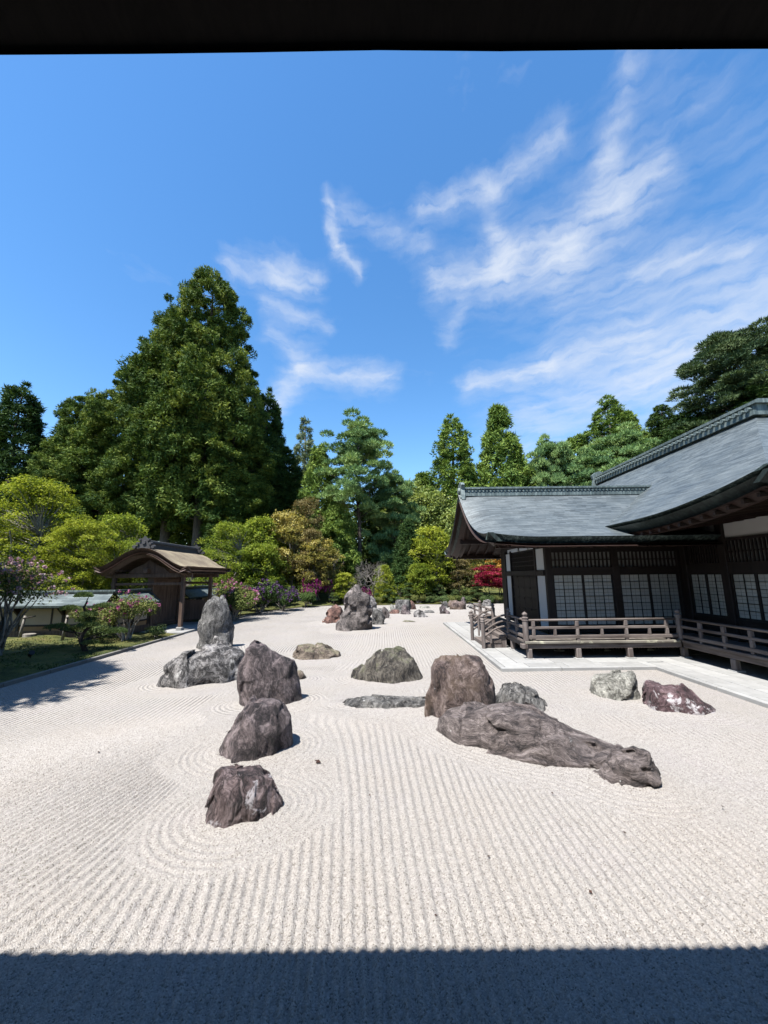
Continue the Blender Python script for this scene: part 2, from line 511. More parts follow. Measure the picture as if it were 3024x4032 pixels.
def mat_copper(name, pitch_attr=True, cols=None, bumpk=0.02):
    """patinated copper shingles laid in courses; the attribute counts the courses up the slope"""
    m, nt, bs, out = new_mat(name)
    co = objco(nt)
    cr = nd(nt, 'ShaderNodeAttribute', attribute_name='course').outputs['Fac']
    al = nd(nt, 'ShaderNodeAttribute', attribute_name='along').outputs['Fac']
    fr = math_(nt, 'FRACT', cr)
    row = math_(nt, 'FLOOR', cr)
    # every shingle its own tone
    sh = nd(nt, 'ShaderNodeCombineXYZ', {0: math_(nt, 'FLOOR', math_(nt, 'ADD', math_(nt, 'MULTIPLY', al, 2.6), math_(nt, 'MULTIPLY', row, 0.37))), 1: row, 2: 0.0}).outputs[0]
    wn_ = nd(nt, 'ShaderNodeTexWhiteNoise', {'Vector': sh}, noise_dimensions='3D').outputs['Value']
    cols = [dim(c, 0.50) for c in (cols or [(0.095, 0.115, 0.122), (0.16, 0.19, 0.20), (0.235, 0.27, 0.282)])]
    n = noise(nt, co, 0.9, 5.0, 0.65)
    f = math_(nt, 'ADD', math_(nt, 'MULTIPLY', n, 0.6), math_(nt, 'MULTIPLY', wn_, 0.4))
    col = ramp(nt, f, [(0.25, cols[0]), (0.5, cols[1]), (0.8, cols[2])])
    # rain streaks straight down the slope and a few stained courses
    stv = nd(nt, 'ShaderNodeCombineXYZ', {0: math_(nt, 'MULTIPLY', al, 9.0), 1: math_(nt, 'MULTIPLY', cr, 0.03), 2: 0.0}).outputs[0]
    stn = noise(nt, stv, 1.0, 4.0)
    col = mixc(nt, ramp(nt, stn, [(0.5, (0, 0, 0)), (0.75, (0.35, 0.35, 0.35))]), col, c4(cols[0]))
    rv = nd(nt, 'ShaderNodeCombineXYZ', {0: math_(nt, 'MULTIPLY', al, 0.55), 1: row, 2: 3.0}).outputs[0]
    rn = noise(nt, rv, 1.0, 2.0)
    col = mixc(nt, ramp(nt, rn, [(0.66, (0, 0, 0)), (0.74, (0.4, 0.4, 0.4))]), col, (0.035, 0.042, 0.045, 1))
    bv = nd(nt, 'ShaderNodeCombineXYZ', {0: math_(nt, 'MULTIPLY', al, 0.12), 1: math_(nt, 'MULTIPLY', row, 0.6), 2: 7.0}).outputs[0]
    bn = noise(nt, bv, 1.0, 3.0, 0.8)
    col = mixc(nt, 1.0, col, ramp(nt, bn, [(0.3, (0.80,) * 3), (0.7, (1.15,) * 3)]), 'MULTIPLY')
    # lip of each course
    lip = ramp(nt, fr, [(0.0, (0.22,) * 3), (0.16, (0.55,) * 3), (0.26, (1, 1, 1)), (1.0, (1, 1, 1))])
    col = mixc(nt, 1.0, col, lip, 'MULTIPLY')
    nt.links.new(col, bs.inputs['Base Color'])
    bs.inputs['Metallic'].default_value = 0.15
    nt.links.new(ramp(nt, n, [(0.3, (0.42,) * 3), (0.7, (0.6,) * 3)]), bs.inputs['Roughness'])
    bs.inputs['Specular IOR Level'].default_value = 0.45
    h = math_(nt, 'ADD', math_(nt, 'MULTIPLY', fr, -1.0), math_(nt, 'MULTIPLY', wn_, 0.25))
    bump(nt, bs, h, 1.0, bumpk)
    return m

def mat_patina(name, base=(0.05, 0.075, 0.07), pale=(0.27, 0.35, 0.32)):
    base, pale = dim(base, 0.66), dim(pale, 0.66)
    m, nt, bs, out = new_mat(name)
    co = objco(nt)
    n = noise(nt, mapping(nt, co, (7.0, 7.0, 0.5)), 1.6, 6.0, 0.75)
    n2 = noise(nt, co, 0.8, 3.0)
    f = math_(nt, 'ADD', math_(nt, 'MULTIPLY', n, 0.7), math_(nt, 'MULTIPLY', n2, 0.3))
    col = ramp(nt, f, [(0.36, tuple(c * 0.45 for c in base)), (0.50, base), (0.60, pale), (0.72, tuple(c * 0.9 for c in base))])
    nt.links.new(col, bs.inputs['Base Color'])
    bs.inputs['Roughness'].default_value = 0.55
    bs.inputs['Metallic'].default_value = 0.1
    bump(nt, bs, n, 0.25, 0.01)
    return m

def mat_leaf(name, cols, trans=0.3, rough=0.7, spec=0.08, tcol=None):
    """leaf colour runs through cols by the per-leaf tint"""
    m, nt, bs, out = new_mat(name)
    t = nd(nt, 'ShaderNodeAttribute', attribute_name='tint').outputs['Fac']
    oi = nd(nt, 'ShaderNodeObjectInfo').outputs['Random']
    t2 = math_(nt, 'ADD', t, math_(nt, 'MULTIPLY', math_(nt, 'SUBTRACT', oi, 0.5), 0.15))
    k = len(cols)
    col = ramp(nt, t2, [(0.08 + 0.84 * i / (k - 1), c) for i, c in enumerate(cols)])
    nt.links.new(col, bs.inputs['Base Color'])
    bs.inputs['Roughness'].default_value = rough
    bs.inputs['Specular IOR Level'].default_value = spec
    tr = nd(nt, 'ShaderNodeBsdfTranslucent', {0: mixc(nt, 1.0, col, c4(tcol or (1.0, 1.0, 0.55)), 'MULTIPLY')})
    ms = nd(nt, 'ShaderNodeMixShader', {0: trans, 1: bs.outputs[0], 2: tr.outputs[0]})
    nt.links.new(ms.outputs[0], out.inputs[0])
    return m

def mat_bark(name, dark, light, stretch=10.0, scale=2.0):
    dark, light = dim(dark), dim(light)
    m, nt, bs, out = new_mat(name)
    co = objco(nt)
    n = noise(nt, mapping(nt, co, (stretch, stretch, 1.0)), scale, 6.0, 0.65, 0.5)
    n2 = noise(nt, co, 1.1, 4.0)
    f = math_(nt, 'ADD', math_(nt, 'MULTIPLY', n, 0.65), math_(nt, 'MULTIPLY', n2, 0.35))
    nt.links.new(ramp(nt, f, [(0.36, dark), (0.64, light)]), bs.inputs['Base Color'])
    bs.inputs['Roughness'].default_value = 0.9
    bump(nt, bs, n, 0.8, 0.03)
    return m

def mat_moss():
    m, nt, bs, out = new_mat("moss")
    co = objco(nt)
    n = noise(nt, co, 0.9, 6.0, 0.65)
    n2 = noise(nt, co, 14.0, 5.0, 0.7)
    col = ramp(nt, math_(nt, 'ADD', math_(nt, 'MULTIPLY', n, 0.65), math_(nt, 'MULTIPLY', n2, 0.35)),
               [(0.32, (0.014, 0.018, 0.005)), (0.45, (0.036, 0.044, 0.010)), (0.56, (0.085, 0.085, 0.018)), (0.66, (0.11, 0.075, 0.042))])
    nt.links.new(col, bs.inputs['Base Color'])
    bs.inputs['Roughness'].default_value = 0.95
    bump(nt, bs, math_(nt, 'ADD', n2, noise(nt, co, 60.0, 3.0)), 1.0, 0.03)
    return m

def mat_soil():
    m, nt, bs, out = new_mat("forest_soil")
    co = objco(nt)
    n = noise(nt, co, 0.25, 8.0, 0.7)
    col = ramp(nt, n, [(0.35, (0.03, 0.035, 0.012)), (0.5, (0.05, 0.06, 0.02)), (0.65, (0.10, 0.075, 0.04))])
    nt.links.new(col, bs.inputs['Base Color'])
    bs.inputs['Roughness'].default_value = 0.95
    bump(nt, bs, noise(nt, co, 6.0, 5.0), 1.0, 0.1)
    return m

def mat_paper():
    m, nt, bs, out = new_mat("shoji_paper")
    co = objco(nt)
    oi = nd(nt, 'ShaderNodeObjectInfo').outputs['Random']
    n = noise(nt, co, 2.2, 3.0)
    col = ramp(nt, math_(nt, 'ADD', math_(nt, 'MULTIPLY', n, 0.6), math_(nt, 'MULTIPLY', oi, 0.4)), [(0.3, (0.29, 0.295, 0.27)), (0.7, (0.38, 0.385, 0.355))])
    nt.links.new(col, bs.inputs['Base Color'])
    bs.inputs['Roughness'].default_value = 0.35
    bs.inputs['Specular IOR Level'].default_value = 0.5
    return m

def mat_thatch():
    m, nt, bs, out = new_mat("cypress_bark_thatch")
    co = objco(nt)
    n = noise(nt, mapping(nt, co, (3, 3, 6)), 7.0, 6.0, 0.75)
    n2 = noise(nt, co, 1.3, 4.0)
    f = math_(nt, 'ADD', math_(nt, 'MULTIPLY', n, 0.5), math_(nt, 'MULTIPLY', n2, 0.5))
    col = ramp(nt, f, [(0.32, (0.065, 0.052, 0.040)), (0.47, (0.155, 0.124, 0.086)), (0.58, (0.205, 0.172, 0.115)), (0.72, (0.28, 0.25, 0.205))])
    nt.links.new(col, bs.inputs['Base Color'])
    bs.inputs['Roughness'].default_value = 0.9
    bump(nt, bs, n, 1.0, 0.03)
    return m

MT = {}
MT['gravel'] = mat_gravel()
MT['rock_purple'] = mat_rock("rock_purple", [(0.028, 0.022, 0.024), (0.085, 0.066, 0.068), (0.165, 0.13, 0.13)], lichen=0.34, streak=0.45, spots=0.16, grain=(1.6, 1.6, 0.8))
MT['rock_block'] = mat_rock("rock_block", [(0.022, 0.017, 0.018), (0.085, 0.058, 0.058), (0.17, 0.125, 0.125)], lichen=0.66, streak=0.6, spots=0.2, grain=(2.0, 2.0, 0.6), lich_col=(0.52, 0.49, 0.51))
MT['rock_marble'] = mat_rock("rock_marble", [(0.018, 0.017, 0.017), (0.085, 0.078, 0.076), (0.27, 0.255, 0.245)], lichen=0.42, streak=0.4, spots=0.24, lich_col=(0.60, 0.585, 0.56), grain=(1.0, 1.0, 1.8))
MT['rock_grey'] = mat_rock("rock_grey", [(0.030, 0.029, 0.028), (0.088, 0.084, 0.080), (0.175, 0.168, 0.158)], lichen=0.28, streak=0.45, spots=0.34, lich_col=(0.58, 0.57, 0.54), grain=(1.3, 1.3, 0.9))
MT['rock_pale'] = mat_rock("rock_pale", [(0.10, 0.095, 0.08), (0.21, 0.205, 0.18), (0.34, 0.33, 0.29)], lichen=0.35, streak=0.3, spots=0.3, lich_col=(0.48, 0.47, 0.42), grain=(1, 1, 1.2))
MT['rock_red'] = mat_rock("rock_red", [(0.036, 0.026, 0.024), (0.10, 0.068, 0.060), (0.17, 0.128, 0.115)], lichen=0.36, streak=0.4, spots=0.2, grain=(2.2, 2.2, 0.6), warm=(0.165, 0.115, 0.078))
MT['rock_rust'] = mat_rock("rock_rust", [(0.05, 0.026, 0.022), (0.14, 0.07, 0.055), (0.23, 0.13, 0.10)], lichen=0.12, streak=0.1, spots=0.12, grain=(1, 1, 1))
MT['rock_wine'] = mat_rock("rock_wine", [(0.022, 0.014, 0.015), (0.075, 0.040, 0.044), (0.135, 0.085, 0.09)], lichen=0.64, streak=0.2, spots=0.5, lich_col=(0.60, 0.57, 0.58), grain=(1, 1, 1))
MT['rock_long'] = mat_rock("rock_long", [(0.045, 0.037, 0.036), (0.12, 0.096, 0.09), (0.21, 0.175, 0.165)], lichen=0.25, streak=0.12, spots=0.22, grain=(0.5, 2.2, 3.2))
MT['rock_green'] = mat_rock("rock_green", [(0.018, 0.016, 0.014), (0.062, 0.053, 0.044), (0.13, 0.115, 0.092)], lichen=0.24, streak=0.4, moss=0.28, spots=0.25, lich_col=(0.42, 0.43, 0.37), grain=(1.8, 1.8, 0.7))
MT['rock_brown'] = mat_rock("rock_brown", [(0.05, 0.036, 0.028), (0.125, 0.095, 0.073), (0.215, 0.175, 0.135)], lichen=0.3, streak=0.2, moss=0.2, spots=0.25, lich_col=(0.46, 0.43, 0.37))
MT['rock_lava'] = mat_rock("rock_lava", [(0.04, 0.034, 0.032), (0.105, 0.088, 0.082), (0.175, 0.15, 0.14)], lichen=0.16, streak=0.1, spots=0.15, grain=(1.3, 1.3, 1.3))
MT['rail_wood'] = mat_wood("weathered_rail_wood", (0.055, 0.040, 0.034), (0.19, 0.16, 0.145), 'x', 1.0)
MT['rail_wood_y'] = mat_wood("weathered_rail_wood_y", (0.055, 0.040, 0.034), (0.19, 0.16, 0.145), 'y', 1.0)
MT['post_wood'] = mat_wood("weathered_post_wood", (0.055, 0.038, 0.034), (0.22, 0.19, 0.175), 'z', 1.0)
MT['deck_wood'] = mat_wood("weathered_deck_wood", (0.07, 0.058, 0.05), (0.19, 0.165, 0.145), 'y', 1.0)
MT['deck_edge'] = mat_wood("lichened_deck_edge", (0.10, 0.085, 0.07), (0.26, 0.24, 0.20), 'x', 1.0, worn=(0.58, 0.57, 0.42))
MT['dark_wood'] = mat_wood("dark_timber", (0.010, 0.007, 0.006), (0.030, 0.021, 0.018), 'z', 0.7, rough=0.6)
MT['dark_wood_x'] = mat_wood("dark_timber_x", (0.010, 0.007, 0.006), (0.030, 0.021, 0.018), 'x', 0.7, rough=0.6)
MT['red_wood'] = mat_wood("reddish_eave_wood", (0.011, 0.006, 0.005), (0.036, 0.016, 0.011), 'x', 0.7, rough=0.6)
MT['red_wood_y'] = mat_wood("reddish_eave_wood_y", (0.011, 0.006, 0.005), (0.036, 0.016, 0.011), 'y', 0.7, rough=0.6)
MT['gate_wood'] = mat_wood("gate_timber", (0.055, 0.032, 0.022), (0.15, 0.10, 0.075), 'z', 0.9)
MT['gate_wood_y'] = mat_wood("gate_timber_y", (0.055, 0.032, 0.022), (0.15, 0.10, 0.075), 'y', 0.9)
MT['gate_board'] = mat_wood("gate_barge_board", (0.16, 0.10, 0.085), (0.36, 0.27, 0.24), 'x', 0.9)
MT['white_plaster'] = mat_flat("white_plaster", (0.62, 0.61, 0.59), 0.04, 1.5, 0.9)
MT['cream_plaster'] = mat_flat("cream_plaster", (0.45, 0.37, 0.28), 0.12, 1.2, 0.9)
MT['ochre_plaster'] = mat_flat("ochre_plaster", (0.32, 0.20, 0.105), 0.2, 1.6, 0.9)
MT['paper'] = mat_paper()
MT['lattice'] = mat_wood("shoji_lattice_wood", (0.012, 0.010, 0.009), (0.032, 0.026, 0.023), 'z', 0.7)
MT['fine_lattice'] = mat_flat("inner_lattice", (0.26, 0.265, 0.25), 0.1, 3.0, 0.8)
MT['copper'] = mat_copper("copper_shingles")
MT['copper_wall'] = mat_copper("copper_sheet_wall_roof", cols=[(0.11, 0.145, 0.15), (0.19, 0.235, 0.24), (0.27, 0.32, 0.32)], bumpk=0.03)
MT['patina'] = mat_patina("copper_edge_patina")
MT['patina_dark'] = mat_patina("copper_edge_dark", (0.028, 0.040, 0.036), (0.06, 0.085, 0.075))
MT['ridge'] = mat_patina("ridge_copper", (0.12, 0.155, 0.155), (0.24, 0.29, 0.28))
MT['dark_tile'] = mat_flat("dark_ridge_tile", (0.055, 0.055, 0.058), 0.35, 6.0, 0.7, 0.3)
MT['thatch'] = mat_thatch()
MT['thatch_edge'] = mat_wood("bark_thatch_edge", (0.045, 0.028, 0.02), (0.13, 0.085, 0.06), 'y', 1.2)
MT['stone_slab'] = mat_flat("granite_slab", (0.285, 0.283, 0.275), 0.17, 5.0, 0.85, 0.25)
MT['kerb'] = mat_flat("kerb_stone", (0.15, 0.145, 0.135), 0.2, 4.0, 0.9, 0.3)
MT['dim_gravel'] = mat_flat("under_floor_gravel", (0.26, 0.25, 0.24), 0.3, 20.0, 0.95, 0.6)  # gravel tone darkened for the shade under the raised floors
MT['moss'] = mat_moss()
MT['soil'] = mat_soil()
MT['black_wood'] = mat_wood("black_eave_wood", (0.006, 0.005, 0.005), (0.016, 0.013, 0.012), 'y', 1.4, rough=0.8)  # near-black timber tone over the whole eave
MT['bark_cedar'] = mat_bark("cedar_bark", (0.035, 0.028, 0.024), (0.15, 0.125, 0.11))
MT['bark_pine'] = mat_bark("pine_bark", (0.04, 0.032, 0.027), (0.15, 0.12, 0.10), 4.0, 4.0)
MT['bark_pale'] = mat_bark("pale_bark", (0.11, 0.095, 0.08), (0.36, 0.33, 0.29), 5.0, 3.0)
MT['bark_dark'] = mat_bark("dark_bark", (0.015, 0.012, 0.010), (0.05, 0.042, 0.036), 6.0, 3.0)
G = mat_leaf
MT['lf_cedar'] = G("cedar_leaves", [(0.020, 0.042, 0.012), (0.046, 0.084, 0.020), (0.098, 0.140, 0.030), (0.185, 0.220, 0.046)], 0.2)
MT['lf_cedar_dark'] = G("dark_cedar_leaves", [(0.013, 0.032, 0.011), (0.026, 0.054, 0.015), (0.045, 0.081, 0.022), (0.070, 0.103, 0.028)], 0.15)
MT['lf_cypress'] = G("cypress_leaves", [(0.047, 0.088, 0.023), (0.088, 0.143, 0.032), (0.134, 0.198, 0.042), (0.191, 0.254, 0.056)], 0.2)
MT['lf_pine'] = G("pine_needles", [(0.059, 0.119, 0.053), (0.109, 0.189, 0.077), (0.178, 0.269, 0.099), (0.259, 0.339, 0.130)], 0.2)
MT['lf_pine_dark'] = G("dark_pine_needles", [(0.017, 0.036, 0.019), (0.034, 0.062, 0.029), (0.060, 0.090, 0.038), (0.090, 0.120, 0.050)], 0.15)
MT['lf_haze'] = G("grey_green_leaves", [(0.072, 0.102, 0.066), (0.114, 0.150, 0.090), (0.156, 0.198, 0.114), (0.204, 0.240, 0.144)], 0.2)
MT['lf_haze2'] = G("young_pale_leaves", [(0.094, 0.131, 0.044), (0.150, 0.200, 0.062), (0.213, 0.263, 0.088), (0.300, 0.338, 0.125)], 0.35)
MT['lf_lime'] = G("lime_maple_leaves", [(0.065, 0.094, 0.014), (0.142, 0.177, 0.021), (0.260, 0.295, 0.035), (0.401, 0.413, 0.088)], 0.42)
MT['lf_fresh'] = G("fresh_maple_leaves", [(0.047, 0.075, 0.014), (0.101, 0.143, 0.022), (0.176, 0.224, 0.032), (0.285, 0.319, 0.061)], 0.42)
MT['lf_yellow'] = G("yellow_maple_leaves", [(0.086, 0.092, 0.021), (0.196, 0.184, 0.046), (0.333, 0.287, 0.092), (0.460, 0.402, 0.172)], 0.4, tcol=(1, 0.9, 0.5))
MT['lf_bronze'] = G("bronze_young_leaves", [(0.055, 0.055, 0.020), (0.10, 0.09, 0.035), (0.16, 0.135, 0.06), (0.23, 0.19, 0.10)], 0.35, tcol=(1, 0.85, 0.6))
MT['lf_red'] = G("red_maple_leaves", [(0.06, 0.004, 0.012), (0.13, 0.010, 0.025), (0.22, 0.020, 0.045), (0.30, 0.045, 0.075)], 0.35, tcol=(1, 0.3, 0.4))
MT['lf_orange'] = G("orange_maple_leaves", [(0.146, 0.053, 0.008), (0.252, 0.113, 0.020), (0.332, 0.186, 0.040), (0.345, 0.239, 0.066)], 0.4, tcol=(1, 0.75, 0.4))
MT['lf_shrub'] = G("azalea_leaves", [(0.032, 0.050, 0.013), (0.068, 0.090, 0.023), (0.126, 0.144, 0.041), (0.207, 0.198, 0.072)], 0.25)
MT['lf_shrub_dark'] = G("dark_shrub_leaves", [(0.013, 0.028, 0.011), (0.027, 0.052, 0.015), (0.049, 0.081, 0.022), (0.076, 0.108, 0.032)], 0.2)
MT['lf_niwaki'] = G("clipped_pine_needles", [(0.027, 0.050, 0.018), (0.054, 0.086, 0.029), (0.090, 0.126, 0.045), (0.135, 0.162, 0.063)], 0.2)
MT['fl_pink'] = G("pink_flowers", [(0.197, 0.039, 0.108), (0.285, 0.079, 0.177), (0.344, 0.138, 0.231), (0.384, 0.236, 0.285)], 0.3, tcol=(1, 0.6, 0.8))
MT['fl_magenta'] = G("magenta_flowers", [(0.097, 0.007, 0.045), (0.158, 0.017, 0.089), (0.213, 0.041, 0.138), (0.241, 0.086, 0.172)], 0.3, tcol=(1, 0.4, 0.7))
MT['fl_pale'] = G("pale_pink_flowers", [(0.226, 0.098, 0.138), (0.285, 0.167, 0.197), (0.335, 0.236, 0.256), (0.369, 0.305, 0.305)], 0.3, tcol=(1, 0.75, 0.85))
MT['fl_purple'] = G("purple_flowers", [(0.023, 0.011, 0.033), (0.049, 0.023, 0.066), (0.085, 0.043, 0.112), (0.171, 0.112, 0.197)], 0.3, tcol=(0.8, 0.5, 1))
MT['fl_cream'] = G("cream_flowers", [(0.270, 0.264, 0.150), (0.360, 0.348, 0.216), (0.420, 0.408, 0.288), (0.450, 0.444, 0.348)], 0.3, tcol=(1, 1, 0.7))
MT['dead_leaf'] = mat_flat("dead_leaf_brown", (0.045, 0.022, 0.016), 0.3, 9.0, 0.8)
MT['black_metal'] = mat_flat("black_metal", (0.012, 0.012, 0.013), 0.2, 5.0, 0.5)

# ------------------------------------------------------------------ terrain
def sstep(a, b, x):
    t = np.clip((x - a) / (b - a), 0, 1)
    return t * t * (3 - 2 * t)

def terrain(X, Y):
    X = np.asarray(X, float); Y = np.asarray(Y, float)
    hill = 18 * sstep(20, 62, X + 0.2 * (Y - 50)) * sstep(12, 46, Y)
    back = 2.0 * sstep(44, 120, Y)
    left = 1.5 * sstep(20, 60, -X)
    return -0.10 + hill + back + left

def make_ground():
    ax = np.concatenate([np.linspace(-900, -90, 12, endpoint=False), np.linspace(-90, 90, 91), np.linspace(90, 900, 13)[1:]])
    ay = np.concatenate([np.linspace(-900, -40, 12, endpoint=False), np.linspace(-40, 140, 91), np.linspace(140, 1500, 16)[1:]])
    X, Y = np.meshgrid(ax, ay)
    Z = terrain(X, Y) + 0.12 * fbm(X * 0.3, Y * 0.3, X * 0, 3, 5) * sstep(38, 48, np.abs(X) + Y * 0.6)
    V = np.stack([X, Y, Z], -1).reshape(-1, 3)
    ny, nx = X.shape
    i = np.arange(ny - 1)[:, None] * nx + np.arange(nx - 1)[None, :]
    F = np.stack([i, i + 1, i + 1 + nx, i + nx], -1).reshape(-1, 4)
    me = mesh_np("ground", V, F, True)
    me.materials.append(MT['soil'])
    put(bpy.data.objects.new("ground", me), kind="structure", label="dark mossy forest floor rising to a hill behind the temple")

make_ground()

